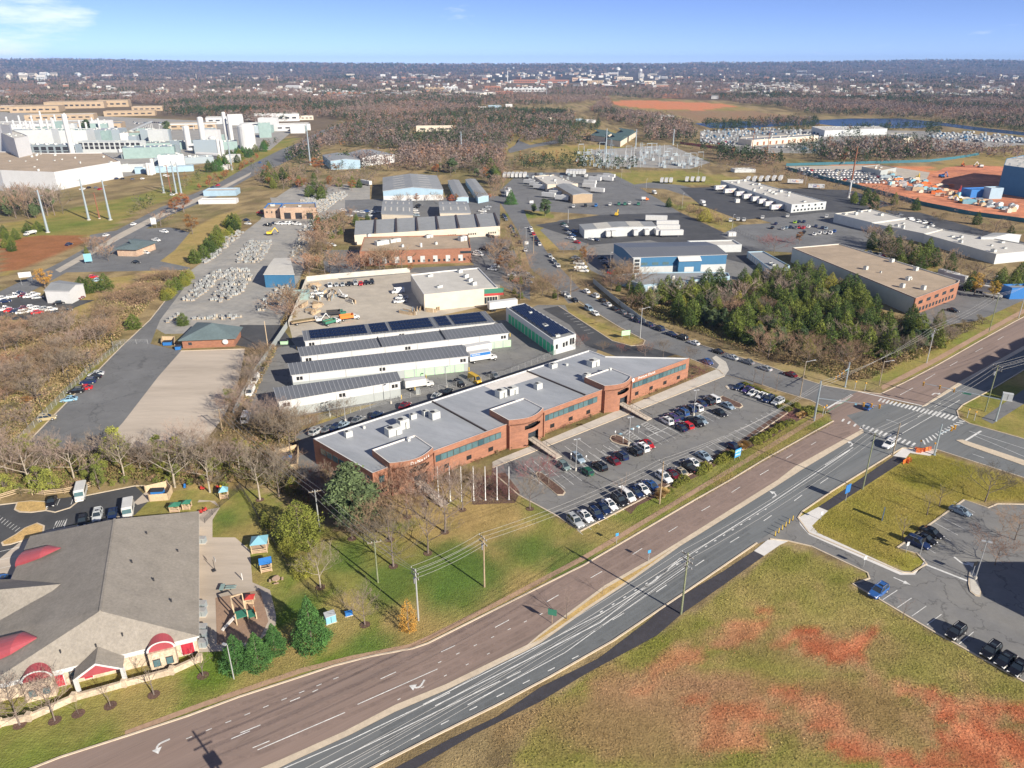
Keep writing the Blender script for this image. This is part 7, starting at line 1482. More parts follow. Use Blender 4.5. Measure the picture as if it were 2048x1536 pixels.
def ranks(polys,lab):
    b = MB(); r = random.Random(5); nr = 0
    for s,rot in polys:
        P = [(p.x,p.y) for p in GP(s)]; x0,x1 = min(p[0] for p in P),max(p[0] for p in P); y0,y1 = min(p[1] for p in P),max(p[1] for p in P); y = y0
        while y < y1:
            x = x0; nr += 1
            while x < x1:
                if nr % 3 and r.random() < .8 and inpoly(P,np.array([x]),np.array([y]))[0]:
                    h_ = r.uniform(.6,1.5); rz = rot+r.uniform(-.15,.15); b.box((x,y,0),(1.5,1.3,.14),M['wood'],rz,0)
                    for k in (-.37,.37): b.box((x+k*math.cos(rz),y+k*math.sin(rz),0),(.66,1.15,h_*r.uniform(.7,1)),M[r.choice(['stonepile','stonepile','stonepile','wall_grey','gravel_tan'])],rz,.15)
                x += 1.9
            y += 2.6
    b.build('stone_ranks',kind='stuff',label=lab)
ranks((('366,604 388,605 432,566 475,541 462,538 420,548 400,560',.5),('418,608 440,607 480,590 508,548 505,537 462,540 450,565 425,590',.5),('508,618 555,570 580,575 560,610 520,625',.4),('400,520 420,490 480,462 492,462 450,500 410,530',.3),('470,528 475,510 500,480 540,480 545,490 520,525',.2),('590,500 600,460 625,440 640,450 620,490',.2),('600,400 690,383 695,392 640,428 600,436',.2),('384,643 384,635 488,631 488,641',.2)),'close ranks of stone and block filling the stone yard')
pallets('595,400 690,385 690,395 640,430 600,440',10,9,'behind the brick workshop',step=4)
r_ = random.Random(3)
for i in range(30):
    u,v = r_.choice(((630,575),(650,598),(640,612),(620,625),(672,596),(690,602),(655,585),(615,610),(860,622),(880,618),(815,628),(830,622),(600,640),(905,613))); u += r_.uniform(-14,14); v += r_.uniform(-4,4); p = G(u,v); b = MB()
    for k in range(5): b.box((0,-.5+k*.25,0),(r_.uniform(2,4.5),.2,r_.uniform(.3,1.3)),M[r_.choice(['wood','wood_new','wood','concrete','steel'])],0,0)
    o = b.build('timber_stack'); o.location = p; o.scale = (1.4,)*3; o.rotation_euler.z = r_.uniform(0,3); tag(o,ORD[i]+' pile of timber and pipe in the contractor yard','timber stack','piles in the contractor yard')
# ---------------------------------------------------------------- trees and plants
def bare_proto(seed,m_twig,m_bark,spread=1.0,twr=.022,n1=7,dens=4,trunk=.25,wide=1.0,lev=3):
    r = random.Random(seed); tr = MB(); br = MB()
    H_ = 10; th = H_*trunk; tr.tube((0,0,-.1),(.1,0,th),.17,.12,M[m_bark],7); tr.tube((.1,0,th),(r.uniform(-.2,.3),r.uniform(-.2,.2),H_*.72),.12,.03,M[m_bark],6)
    def grow(p,d,ln,rad,lv):
        segs = 2; q = p
        for s in range(segs):
            d = (d+Vector((r.uniform(-.18,.18),r.uniform(-.18,.18),r.uniform(-.02,.16)))).normalized(); q2 = q+d*ln/segs; ra,rb = rad*(1-s*.25),rad*(1-(s+1)*.25)
            br.tube(q,q2,ra,rb,M[m_bark] if lv == 0 else M[m_twig],4 if lv < 2 else 3,False); q = q2
            if lv < lev:
                for k in range(dens//2 if s == 0 else dens-dens//2):
                    a = r.uniform(0,6.28); ax = Vector((math.cos(a),math.sin(a),r.uniform(-.1,.6))); dd = (d*.85+ax*.75*spread).normalized(); grow(q,dd,ln*r.uniform(.45,.7),max(twr,rad*.42),lv+1)
    for i in range(n1):
        a = i*2.4+r.uniform(-.3,.3); z = th+(H_*.5)*(i/n1)**1.1; el = .55+.5*i/n1
        d = Vector((math.cos(a)*spread*wide,math.sin(a)*spread*wide,el*1.1)).normalized(); grow(Vector((.1,0,z)),d,(H_-z)*.6*(1 if i < n1-2 else .8),.075*(1-i/n1*.4),0)
    return tr.mesh('trunk'),br.mesh('crown')
def leaf_mesh(pts,size,rs,m,flat_=False):
    n = len(pts); c = np.repeat(pts,3,axis=0)+rs.normal(0,1,(n*3,3))*np.repeat(size if hasattr(size,'__len__') else np.full(n,size),3)[:,None]*(.62)
    f = np.arange(n*3).reshape(n,3); return npmesh('crown',c,f,[m])
def conifer_proto(seed,m_,n=3800,width=.2,size=.2,rough=.3,base=.03,col=False):
    rs = np.random.RandomState(seed); h = base*10+(10-base*10)*(1-np.sqrt(rs.rand(n)*.98)*.995)
    t = (h-base*10)/(10-base*10); prof = (1-t)**.85*np.clip(t*9+.45,0,1) if not col else np.clip((1-t)*1.9,0,1)**.85*np.clip(t*6+.5,0,1)
    a = rs.rand(n)*6.283; lob = 1+rough*(np.sin(a*3+h*2.1+seed)*.5+np.sin(a*5-h*3.3)*.4+rs.normal(0,.22,n)); rad = 10*width*prof*lob*np.sqrt(.35+.65*rs.rand(n))
    P = np.stack([np.cos(a)*rad,np.sin(a)*rad,h-.12*rad],-1); tr = MB(); tr.tube((0,0,-.1),(0,0,9.2),.16,.03,M['bark'],6)
    return tr.mesh('trunk'),leaf_mesh(P,size,rs,M[m_])
def round_proto(seed,m_,n=3200,size=.24,clumps=26,wide=.36,low=.25,gap=.3):
    rs = np.random.RandomState(seed); C0 = []
    while len(C0) < clumps:
        p = rs.uniform(-1,1,3)
        if .35 < np.linalg.norm(p) < 1: C0.append(p)
    C0 = np.array(C0); ctr_ = np.stack([C0[:,0]*wide*10*.75,C0[:,1]*wide*10*.75,10*(low+(1-low)/2)+C0[:,2]*10*(1-low)/2*.8],-1)
    k = rs.randint(0,clumps,n); d = rs.normal(0,1,(n,3)); d /= np.linalg.norm(d,axis=1)[:,None]; rad = (10*wide*.36)*(.5+.5*rs.rand(clumps))[k]*(rs.rand(n)**.4)
    P = ctr_[k]+d*rad[:,None]*np.array([1,1,.75]); tr = MB(); tr.tube((0,0,-.1),(0,0,6),.2,.09,M['bark'],6)
    for i in range(0,clumps,2): tr.tube((0,0,2.2+(i % 5)*.6),ctr_[i],.09,.03,M['bark'],4,False)
    return tr.mesh('trunk'),leaf_mesh(P,size,rs,M[m_])
TP = {}
def reg(k,name,*pairs,parts=('trunk','crown')): TP[k] = (name,pairs,parts)
reg('bare','bare_tree',*[bare_proto(s,'twig','bark',twr=.016,n1=10,dens=5) for s in (1,2,3)])
reg('bareb','bare_tree',*[bare_proto(s,'twig_brown','bark',1.1,twr=.018,n1=10,dens=5,trunk=.16) for s in (4,5)])
reg('barer','bare_tree',*[bare_proto(s,'twig_red','bark',1.1,twr=.02,n1=9,dens=5,trunk=.14) for s in (6,)])
reg('pale','bare_tree',*[bare_proto(s,'twig','bark_pale',1.0,twr=.018,n1=8,dens=5,trunk=.28) for s in (7,8)])
reg('thin','young_tree',*[bare_proto(s,'twig','bark',.6,twr=.03,n1=6,dens=3,trunk=.3,wide=.6,lev=2) for s in (9,10)])
reg('far','winter_tree',*[bare_proto(s,'twig','bark',1.0,twr=.05,n1=7,dens=4,trunk=.2,lev=2) for s in (11,12)])
reg('farb','winter_tree',*[bare_proto(s,'twig_brown','bark',1.0,twr=.06,n1=7,dens=4,trunk=.2,lev=2) for s in (13,14)])
reg('spruce','spruce_tree',*[conifer_proto(s,'spruce',9000,.34,.17,.22,.0) for s in (1,2)])
reg('cedar','cedar_tree',*[conifer_proto(s,'cedar',3800,.22,.25,.4,.0,True) for s in (3,4,5)])
reg('goldcone','cone_tree',conifer_proto(6,'leaf_gold',2600,.23,.17,.3,.0,True))
reg('pine','pine_tree',*[round_proto(s,'pine',9500,.2,60,.27,.02) for s in (7,8)])
reg('olive','evergreen_tree',*[conifer_proto(s,'olive',7000,.34,.2,.3,.0,True) for s in (9,19)])
reg('rust','autumn_tree',*[round_proto(s,'leaf_rust',2200,.2,26,.33,.2) for s in (10,11)])
reg('gold','autumn_tree',*[round_proto(s,'leaf_gold',2400,.2,26,.32,.2) for s in (12,)])
reg('ivy','ivy_tree',*[round_proto(s,'ivy',2200,.26,20,.36,.05) for s in (13,14)])
reg('scrub','scrub_bush',*[round_proto(s,'brush',1500,.28,18,.6,.0) for s in (15,16,17)])
def bush_proto(seed,m_,n=900,flat_=.8,size=.1,lob=5):
    rs = np.random.RandomState(seed); d = rs.normal(0,1,(n,3)); d /= np.linalg.norm(d,axis=1)[:,None]; d[:,2] = np.abs(d[:,2]); a = np.arctan2(d[:,1],d[:,0]); rad = 1*(1+.13*np.sin(a*lob+seed))*(.82+.18*rs.rand(n)); P = d*rad[:,None]*np.array([1,1,flat_])
    st = MB();
    for i in range(5): a_ = i*1.25; st.tube((0,0,0),(math.cos(a_)*.5,math.sin(a_)*.5,.5),.05,.02,M['bark'],4,False)
    return st.mesh('stems'),leaf_mesh(P,size,rs,M[m_])
reg('bush','clipped_bush',*[bush_proto(s,'bush',1500) for s in (1,2)],parts=('stems','foliage'))
def grass_proto(seed):
    r = random.Random(seed); b = MB(); c = MB()
    for i in range(420):
        a = r.uniform(0,6.28); q = r.random()**.5; x,y = math.cos(a)*.25*q,math.sin(a)*.25*q; X1,Y1 = math.cos(a)*1.0*q,math.sin(a)*1.0*q; z = 1.25-.45*q; w_ = .03; m1 = (x+X1)/2*.8,(y+Y1)/2*.8
        b.add([(x-w_,y,0),(x+w_,y,0),(m1[0]+w_,m1[1],z*.75),(m1[0]-w_,m1[1],z*.75)],[(0,1,2,3)],M['straw']); b.add([(m1[0]-w_*1.5,m1[1],z*.75),(m1[0]+w_*1.5,m1[1],z*.75),(X1,Y1,z)],[(0,1,2)],M['straw'])
    c.tube((0,0,0),(0,0,.25),.35,.25,M['brush'],8); return c.mesh('tussock'),b.mesh('blades')
reg('straw','ornamental_grass',grass_proto(1),grass_proto(2),parts=('tussock','blades'))
reg('redbush','bare_shrub',*[bare_proto(s,'twig_red','twig_red',1.5,twr=.06,n1=8,dens=4,trunk=.02,wide=1.3,lev=2) for s in (21,)])
NAMES = {'bare': 'bare grey brown tree','bareb': 'bare brown tree','barer': 'bare reddish twigged tree','pale': 'pale barked bare tree','thin': 'small young bare tree','far': 'bare grey tree','farb': 'bare brown tree','spruce': 'bright green conical spruce','cedar': 'olive green cedar','goldcone': 'brown gold cone shaped evergreen','pine': 'broad dark green pine','olive': 'yellow olive evergreen','rust': 'tree with rusty orange leaves','gold': 'tree with golden yellow leaves','ivy': 'ivy covered yellow green tree','scrub': 'tangled brown scrub bush','bush': 'clipped yellow green bush','straw': 'straw coloured ornamental grass clump','redbush': 'bare red twigged shrub'}
NT_ = [0]; rt = random.Random(77)
def tree(k,p,h,label=None,group=None,wide=1.0,lean_=0,parts=True):
    name,pairs,pn = TP[k]; pr = rt.choice(pairs); o = bpy.data.objects.new(name,None); o.empty_display_size = .4; C.objects.link(o); o.location = (p[0],p[1],0); s = h/10 if k not in ('bush','straw') else h; s_ = s*rt.uniform(.95,1.05); o.scale = (s_*wide,s_*wide,s)
    o.rotation_euler = (lean_*rt.uniform(-.06,.06),lean_*rt.uniform(-.06,.06),rt.uniform(0,6.28))
    tag(o,label or NAMES[k],'tree' if k not in ('bush','scrub','straw','redbush') else 'bush',group)
    for me_,nm in zip(pr,pn): c = bpy.data.objects.new(nm,me_); C.objects.link(c); c.parent = o
    NT_[0] += 1; return o
def T(k,u,v,vt,lab,wide=1.0,group=None):
    if v > 990 and u < 1100 and k in ('bare','thin','pale','bareb'):
        p = G(u,v); b = MB(); b.flat([(p.x+math.cos(a*.52)*.95,p.y+math.sin(a*.52)*.95) for a in range(12)],.075,M['mulch']); b.build('mulch_ring',kind='structure',label='round mulch ring under a tree')
    return tree(k,G(u,v),max(1.0,HT(v,vt)),lab,group,wide)
# single trees one can point to
T('pine',712,1056,922,'big dark green pine covering the left corner of the brick office',1.6); T('olive',601,1082,998,'rounded yellow olive evergreen beside the white pole',1.25); T('spruce',624,1286,1190,'largest bright green spruce below the play yard',1.0)
T('spruce',550,1300,1246,'rightmost of three small green spruces at the play yard corner',1.2); T('spruce',516,1326,1264,'middle one of three small green spruces',1.3); T('spruce',474,1330,1268,'leftmost of three small green spruces',1.4); T('goldcone',817,1258,1195,'brown gold cone shaped evergreen on the verge',1.0)
T('olive',606,1148,1110,'small round evergreen on the nursery hedge bank',1.3); T('olive',578,1104,1070,'low evergreen left of the olive tree',1.3); T('olive',533,1055,1022,'little leafy sapling in the shade of the olive tree',.7)
for a in (('bare',787,1133,1035,'bare tree with a mulch ring right of the slim lawn pole',1.05),('bare',856,1107,1005,'bare tree in the middle of the tan lawn',.9),('bare',890,1065,950,'bare tree near the office entrance bridge',1.1),('bareb',815,1035,945,'wide brown bare tree right of the pine',1.3),('bareb',780,1080,985,'brown bare tree touching the pine',1.2),('bareb',850,1010,935,'brown bare tree under the curved office sign',1.3),('bare',925,1020,950,'brown bare tree left of the flagpoles',1.2),('bare',730,1250,1180,'bare tree on the mulch ring left of the cone tree',.9),('pale',641,1175,1100,'pale bare tree behind the nursery fence',1.0),('bare',704,1078,1030,'bare tree under the power line left of the pine',1.1),
          ('bare',1060,1018,950,'thin bare tree by the left mulch island',.8),('barer',1078,968,922,'red twigged tree on the left mulch island',1.3),('thin',1097,966,915,'grey tree on the left mulch island',1.1),('barer',979,978,938,'red brown tree behind the flagpoles',1.2),('bareb',952,978,935,'multi stem brown tree behind the flagpoles',1.2),('bareb',938,970,938,'brown tree between flagpoles and office hedge',1.2),
          ('bare',110,1442,1365,'bare tree before the nursery wall, third from the left',.9),('bare',40,1450,1370,'large bare tree at the lower left edge',1.1),('thin',221,1412,1372,'sapling on a mulch ring before the nursery porch',1.0),('thin',308,1390,1335,'small bare tree right of the nursery porch',1.3),('thin',406,1352,1308,'small bare tree at the corner of the nursery',1.2),('thin',157,1428,1405,'tiny sapling on a mulch ring',1.0),
          ('thin',1507,763,736,'first small bare street tree from the left by the car park hedge',1.4),('thin',1524,770,740,'second small bare street tree by the car park hedge',1.4),('thin',1552,784,750,'third small bare street tree by the car park hedge',1.4),('thin',1428,788,762,'small bare tree on the upper car park island',1.2),('barer',1576,848,828,'small bare tree in the hedge bed near the crossing',1.2),('thin',1241,938+60,955,'small tree in front of the parked cars',1.3),
          ('bare',1970,1003,935,'bare tree on the right lawn beyond the car park',1.2),('thin',1878,1012,975,'thin tree on the right lawn behind the cars',1.6),('thin',1854,1030,992,'thin tree left of the blue parked car',1.6),('thin',1804,1078,1040,'small tree above the black parked cars',1.6),('bareb',1990,1130,1075,'bare brown tree at the twin lamp',1.3),('bareb',2030,1080,1025,'bare tree at the right edge of the car park',1.4),('thin',1805,1240,1200,'bare sapling at the field kerb',1.0),('thin',1133,1238,1195,'sapling in the median tip',1.2),('thin',1205,1188,1160,'tiny sapling in the wide median',.8),
          ('bare',1326,715,680,'bare tree at the mouth of the storage drive',1.1),('bareb',1206,700,684,'brown shrub tree behind the office point',1.4),('barer',1243,705,688,'reddish shrub left of the drive mouth',1.4),('bareb',1290,712,685,'brown bare tree at the drive mouth',1.3),('bare',1378,722,695,'bare tree at the office point',1.3),('barer',1160,695,672,'brown bare shrubs at the end of the solar block',1.5),('barer',1410,742,722,'shrub with red leaves on the kerb corner',1.3),
          ('bare',691,838,800,'bare tree against the grey storage wall',1.2),('bare',675,835,805,'second bare tree against the grey storage wall',1.2),('thin',636,845,812,'thin tree on the strip by the storage wall',1.5),('thin',612,850,820,'thin tree at the left of the storage wall',1.4),
          ('pale',1010,0+420,385,'x',1)) [:-1]: T(*a)
for a in (('cedar',367,650,624,'lone cone evergreen by the brick hut',1.9),('cedar',268,657,626,'cone evergreen beside the drive to the stone yard',1.9),('cedar',182,584,552,'left evergreen beside the white dealer office',2),('cedar',213,583,545,'right evergreen beside the white dealer office',1.6),('cedar',165,580,552,'small evergreen touching the white dealer office',1.8),('gold',92,578,532,'golden leaved tree above the dealer lot',1.3),('rust',385,468,424,'rusty tree at the stone yard road',1.2),('rust',368,425,385,'rusty oak clump by the curving road',1.6),('rust',352,428,395,'brown oak clump by the curving road',1.5),('farb',322,452,418,'brown bare tree on the road bend',1.4),('rust',635,345,312,'bright orange red tree before the blue warehouse',1.5),('rust',672,343,325,'dark red tree before the blue warehouse',1.5),('rust',1165,528,490,'salmon leaved tree by the blue metal building',.9),('rust',1000,540,508,'rusty tree between the brick warehouse and the street',1.3),('gold',873,468,446,'yellow tree before the cream unit row',.9),('gold',1948,590,540,'golden tree left of the pair at the right edge',1.0),('gold',1985,600,556,'golden tree right of the pair at the right edge',1.1),('bareb',1115,600,545,'wide bare tree on the bank beside the street',1.5),('bareb',1040,600,552,'brown bare tree by the solar block',1.5),('bareb',1085,590,550,'brown bare tree on the bank by the kerb',1.3),('pine',1090,432,392,'broad green pine at the corner of the freight yard',1.4),('pine',1068,425,405,'smaller pine at the corner of the freight yard',1.4),('spruce',1022,408,378,'spruce at the freight office sign',1.4),('cedar',1337,414,394,'slim dark cedar on the verge above the lanes',1.4),('olive',1410,442,415,'yellowish tree in the hedge above the trucking lanes',1.6),('barer',1548,505,470,'pink twigged tree behind the blue shed',1.7),('rust',1598,488,462,'orange brown tree by the depot car park',1.2),
          ('ivy',240,935,848,'tall forked tree with golden top and pale trunk',.9),('ivy',325,930,865,'leaning tree wrapped in ivy',.8),('ivy',462,812,770,'green evergreen in the fence scrub',1.0),('pale',250,960,870,'pale trunked sycamore in the woodland strip',1.0),('pale',60,975,885,'pale spreading bare tree at the left of the strip',1.3),('pale',150,965,885,'pale bare tree leaning over the strip',1.3),('pale',350,975,885,'pale bare tree behind the nursery garden',1.3),('pale',520,1000,900,'pale multi stem tree at the end of the garden fence',1.1),('pale',420,985,895,'pale bare tree above the garden fence',1.2),('ivy',85,988,930,'bushy ivy covered tree by the rail fence',1.2),('ivy',200,980,925,'vivid green ivy trunk in the strip',.7),('ivy',110,985,940,'yellow green bush tree by the rail fence',1.3),
          ('pine',176,265,235,'dark conifer before the far works',1.3),('pine',335,265,238,'dark green conifer by the pipe bridge',1.4)): T(*a)
# clipped bushes and grasses of the car park edge
k_ = 0
for (u,v,s_) in ((1357,966,1.2),(1352,972,1.0),(1367,960,1.5),(1335+4,982,1.0),(1398,945,1.6),(1410,936,1.7),(1405,941,1.4),(1445,920,1.6),(1456,914,1.7),(1465,909,1.3),(1436,926,1.3),(1512,884,1.8),(1524,877,1.6),(1533,872,1.5),(1546,864,1.3),(1558,856,1.5),(1570,850,1.5),(1582,845,1.2),(1612,826,1.8),(1622,820,1.5),(1575,820,1.3),(1562,816,1.2),(1592,812,1.3)):
    k_ += 1; tree('bush',G(u,v),s_,ORD[k_-1]+' clipped yellow green bush from the left in the car park bed','bushes beside the car park')
for i,(u,v,s_) in enumerate(((1325,993,2.0),(1318,998,1.6),(1488,897,2.0),(1483,900,1.6),(1598,836,1.4),(1606,832,1.3))): tree('straw',G(u,v),s_,ORD[i]+' straw coloured ornamental grass clump from the left','ornamental grasses')
for i in range(16):
    u = 1470+i*6.6+rt.uniform(-2,2); tree('bush',G(u+20,768+i*2.9),.9,'dark green low bush in the hedge between the street and the car park','hedge by the street',parts=True).children
def ordw(i):
    if i < 30: return ORD[i]
    n = i+1
    if n > 99: return 'hundred '+ordw(n-101) if n > 100 else 'hundredth'
    return ('thirty','forty','fifty','sixty','seventy','eighty','ninety','hundred','hundred ten')[n//10-3]+(' '+ORD[n%10-1] if n%10 else ' or so')
def scatter(poly,n,kinds,hts,group,where,seed,mind=2.0,wide=1.2,excl=None):
    P = [(p.x,p.y) for p in GP(poly)]; r = random.Random(seed); xs_ = [p[0] for p in P]; ys_ = [p[1] for p in P]; got = []; tries = 0; made = {}
    while len(got) < n and tries < n*30:
        tries += 1; x,y = r.uniform(min(xs_),max(xs_)),r.uniform(min(ys_),max(ys_))
        if not inpoly(P,np.array([x]),np.array([y]))[0]: continue
        if any((x-a)**2+(y-b)**2 < mind**2 for a,b in got): continue
        got.append((x,y)); k = r.choice(kinds); h = r.uniform(*hts[k]) if isinstance(hts,dict) else r.uniform(*hts)
        made.setdefault(k,[]).append((x/(y*cP+CAMH*sP),tree(k,(x,y),h,None,group,wide*r.uniform(.85,1.15),1)))
    for k,L0 in made.items():  # name them left to right
        for i,(_,o) in enumerate(sorted(L0,key=lambda q: q[0])): o['label'] = ((ordw(i)+' '+NAMES[k]+' from the left ') if len(L0) > 1 else NAMES[k]+' ')+where
    return got
HH = {'bare': (8,12),'bareb': (7,11),'barer': (3,6),'pale': (9,13),'cedar': (6,11),'scrub': (1.6,3.4),'ivy': (5,8),'olive': (4,8),'redbush': (2,3),'far': (8,13),'farb': (8,13),'pine': (8,13),'rust': (5,9),'gold': (5,8),'thin': (3,6),'spruce': (6,9)}
# the wood right of the side street
scatter('1240,612 1290,600 1400,575 1560,560 1600,550 1700,590 1820,650 1880,655 1900,690 1800,730 1700,720 1620,715 1540,710 1420,665 1330,640',215,['cedar']*15+['bare']*2+['bareb']+['pine']*2+['olive']*2+['far'],{**HH,'cedar': (6.5,11.5),'pine': (7,9),'bare': (6.5,9),'bareb': (6,8)},'trees in the wood beside the street','in the wood by the street',5,2.2,1.25)
scatter('1520,720 1640,700 1780,735 1880,690 1700,745 1560,730',30,['scrub']*5+['bareb']+['thin'],HH,'scrub in front of the wood','before the wood',6,2,1.3)
scatter('1290,640 1420,680 1540,720 1540,728 1400,682 1280,640',22,['scrub'],{'scrub': (1,1.8)},'scrub in front of the wood','behind the parked street cars',7,2.5,1.4)
scatter('1850,700 1900,672 1990,640 2000,630 1960,650 1880,690',14,['cedar','scrub','olive'],{'cedar': (5,7),'scrub': (3,4.5),'olive': (4,5)},'bamboo like hedge on the verge','in the main road hedge',8,2,1.6)
# brush left of the drill lot
scatter('-30,930 -30,660 60,650 180,650 240,640 250,665 190,735 120,790 60,850 20,900',96,['scrub']*4+['bareb']*5+['bare']*4+['rust'],{**HH,'bareb': (5,9),'bare': (6,9.5),'rust': (3,4.5),'scrub': (1.8,3.6)},'brush left of the drill lot','left of the drill lot',9,2.6,1.5)
scatter('180,640 200,600 300,555 380,545 350,570 300,610 270,640',34,['scrub']*4+['bareb']*4+['rust'],{**HH,'bareb': (4,7),'scrub': (1.5,3),'rust': (3,4)},'brush above the drill lot','above the drill lot',10,2.6,1.5)
scatter('0,640 60,640 140,650 60,670 0,690',12,['scrub','bareb'],{**HH,'bareb': (4,6)},'brush left of the drill lot','below the dealer lot',30,3,1.4)
# woodland strip
scatter('-40,1000 -40,915 60,900 180,905 300,905 400,900 470,880 540,900 590,960 620,1030 560,1000 490,965 420,960 340,965 240,965 130,975 40,985',72,['pale']*3+['bare']*2+['bareb']*2+['scrub']*8+['ivy']*6+['olive']*2,{**HH,'ivy': (3.5,6),'olive': (3,5),'pale': (8,12),'bare': (5,9),'bareb': (4,8),'scrub': (2,3.5)},'trees of the woodland strip','behind the nursery',11,2.0,1.2)
scatter('-20,985 240,965 480,962 480,975 240,972 0,995',30,['scrub','scrub','ivy'],{'scrub': (1.2,2.4),'ivy': (1.6,3)},'undergrowth behind the nursery','along the nursery fence',12,1.6,1.5)
scatter('600,950 640,960 700,1010 740,1070 760,1090 700,1075 640,1030',18,['bareb','bare','barer','scrub'],{**HH,'bareb': (4,7),'bare': (5,8)},'thicket by the pine','left of the pine',13,1.8,1.2)
scatter('440,870 470,810 500,760 540,700 550,700 510,780 480,840 470,880',30,['bareb','scrub','scrub','bare'],{**HH,'bareb': (4,7),'bare': (5,8),'scrub': (1.5,3)},'fence line scrub','right of the pale lot',14,1.8,1.2)
scatter('480,870 560,850 600,880 580,920 520,910',14,['bareb','bare','scrub'],HH,'fence line scrub','left of the front storage row',15,2,1.2)
scatter('560,650 580,600 600,560 620,500 640,480 650,520 600,560 590,640',22,['bareb','farb','scrub','rust'],{**HH,'rust': (4,7)},'trees along the stone yard fence','beside the contractor yard',16,2.5,1.3)
scatter('640,545 720,535 830,532 830,545 700,553 600,560',14,['bareb','rust','farb'],{**HH,'rust': (5,8)},'row of brown trees','before the brick warehouse',17,5,1.2)
scatter('1000,560 1010,545 1060,560 1110,590 1110,605 1040,600',12,['bareb','scrub','cedar'],{**HH,'bareb': (5,8),'cedar': (3,4),'scrub': (1,2)},'trees on the street bank','above the storage drive',18,2.5,1.3)
scatter('900,948 985,914 1100,870 1180,838 1385,757 1428,738 1388,748 1180,826 1000,893 900,930',46,['redbush','scrub'],{'redbush': (.9,1.4),'scrub': (.7,1.1)},'low hedge along the office front','along the office front',19,1.6,1.8)
scatter('945,965 1005,950 1035,985 1020,995 950,992',14,['redbush'],{'redbush': (1.5,2.5)},'red shrubs by the flagpoles','behind the flagpoles',20,1.2,1.5)
scatter('1372,755 1390,735 1412,742 1400,765 1380,765',6,['redbush','scrub'],{'redbush': (1.5,2.2),'scrub': (1.8,2.4)},'shrubs at the office point','at the office point',21,1.6,1.6)
scatter('380,530 440,470 465,440 480,450 450,485 400,530',26,['cedar','cedar','cedar','olive'],{'cedar': (6,8),'olive': (4,6)},'evergreen hedge of the stone yard','along the stone yard',22,2.5,1.6)
scatter('320,600 378,548 385,560 330,605',12,['cedar','olive'],{'cedar': (4,6.5),'olive': (3,5)},'evergreens on the stone yard drive','by the stone yard drive',23,3,1.6)
scatter('1780,540 1880,560 1960,590 2048,600 2048,570 1960,560 1850,520 1740,480 1720,490',44,['far','farb','cedar','cedar'],{**HH,'cedar': (9,13),'far': (9,14),'farb': (8,12)},'trees between the warehouses','behind the brown warehouse',24,4,1.2)
scatter('690,455 700,490 660,510 630,500 620,450 700,440 760,440 760,460',30,['farb','cedar','rust','scrub'],{**HH,'cedar': (5,8),'rust': (5,8)},'trees left of the unit row','left of the cream unit row',25,3.5,1.3)
scatter('750,400 890,404 1000,398 1000,402 890,412 760,408',14,['farb','rust'],{**HH,'rust': (5,8),'farb': (6,9)},'trees before the big blue warehouse','before the blue warehouse',26,5,1.2)
scatter('980,500 1040,480 1050,560 1000,560',14,['farb','rust','cedar','bareb'],{**HH,'cedar': (4,6),'rust': (6,9)},'trees of the car park beside the street','in the car park by the street',27,5,1.3)
scatter('1125,500 1150,495 1175,510 1190,540 1150,550 1120,520',9,['bareb','scrub','farb'],{**HH,'bareb': (4,7),'farb': (5,8)},'trees on the mulch bank','on the mulch bank',28,3,1.3)
scatter('1240,590 1290,575 1220,555 1210,560 1225,590',12,['barer','bareb','cedar'],{**HH,'barer': (4,6),'cedar': (4,6)},'trees behind the board fence','at the low shed',29,2.5,1.3)
scatter('1335,408 1400,420 1450,440 1450,455 1370,430',18,['scrub','farb'],{**HH,'scrub': (3,5),'farb': (4,6)},'hedge above the trucking lanes','above the trucking lanes',31,3,1.5)
scatter('0,515 40,500 30,470 60,470 130,450 0,470',10,['cedar'],{'cedar': (5,7)},'evergreens at the left edge','at the left edge',32,3,1.5)
scatter('0,445 130,430 135,405 0,410',40,['far','farb','far','pine'],{**HH,'far': (14,20),'farb': (12,18),'pine': (10,15)},'tall bare trees before the works','before the white works hall',33,3.2,.9)
scatter('500,335 430,372 400,385 395,378 440,355 520,318',22,['rust','rust','farb'],{'rust': (5,8),'farb': (6,9)},'rusty trees by the curving road','by the curving road',34,6,1.2)
scatter('410,348 440,345 500,312 540,300 535,292 480,308 420,338',26,['cedar','spruce'],{'cedar': (8,12),'spruce': (8,12)},'evergreens screening the works','at the end of the works',35,6,1.5)
scatter('175,520 230,535 250,520 225,485 200,480 170,490 ',12,['farb','farb','cedar'],{'farb': (5,8),'cedar': (4,6)},'trees on the planted corner','by the forecourt',36,3,1.3)
scatter('500,365 560,380 640,400 700,385 740,370 700,360 640,372 580,352 540,340',46,['far','farb','cedar','rust','cedar'],{**HH,'cedar': (7,11),'rust': (6,9)},'trees behind the stone yard','behind the stone yard',37,5,1.4)
scatter('850,348 900,335 1010,335 1010,375 985,382 950,352 890,350',46,['far','farb','cedar','pine','rust'],{**HH,'cedar': (9,14),'rust': (6,10),'pine': (9,14)},'trees behind the blue sheds','behind the narrow sheds',38,5,1.4)
scatter('985,400 1010,395 1000,370 980,385',8,['farb','far'],HH,'trees behind the blue sheds','right of the narrow sheds',39,3,1.2)
scatter('1690,400 1760,440 1800,430 1850,440 1900,448 2048,500 2048,470 1850,425 1720,385',26,['cedar','farb','scrub'],{'cedar': (7,11),'farb': (7,10),'scrub': (3,5)},'trees along the railway','along the railway',40,6,1.4)

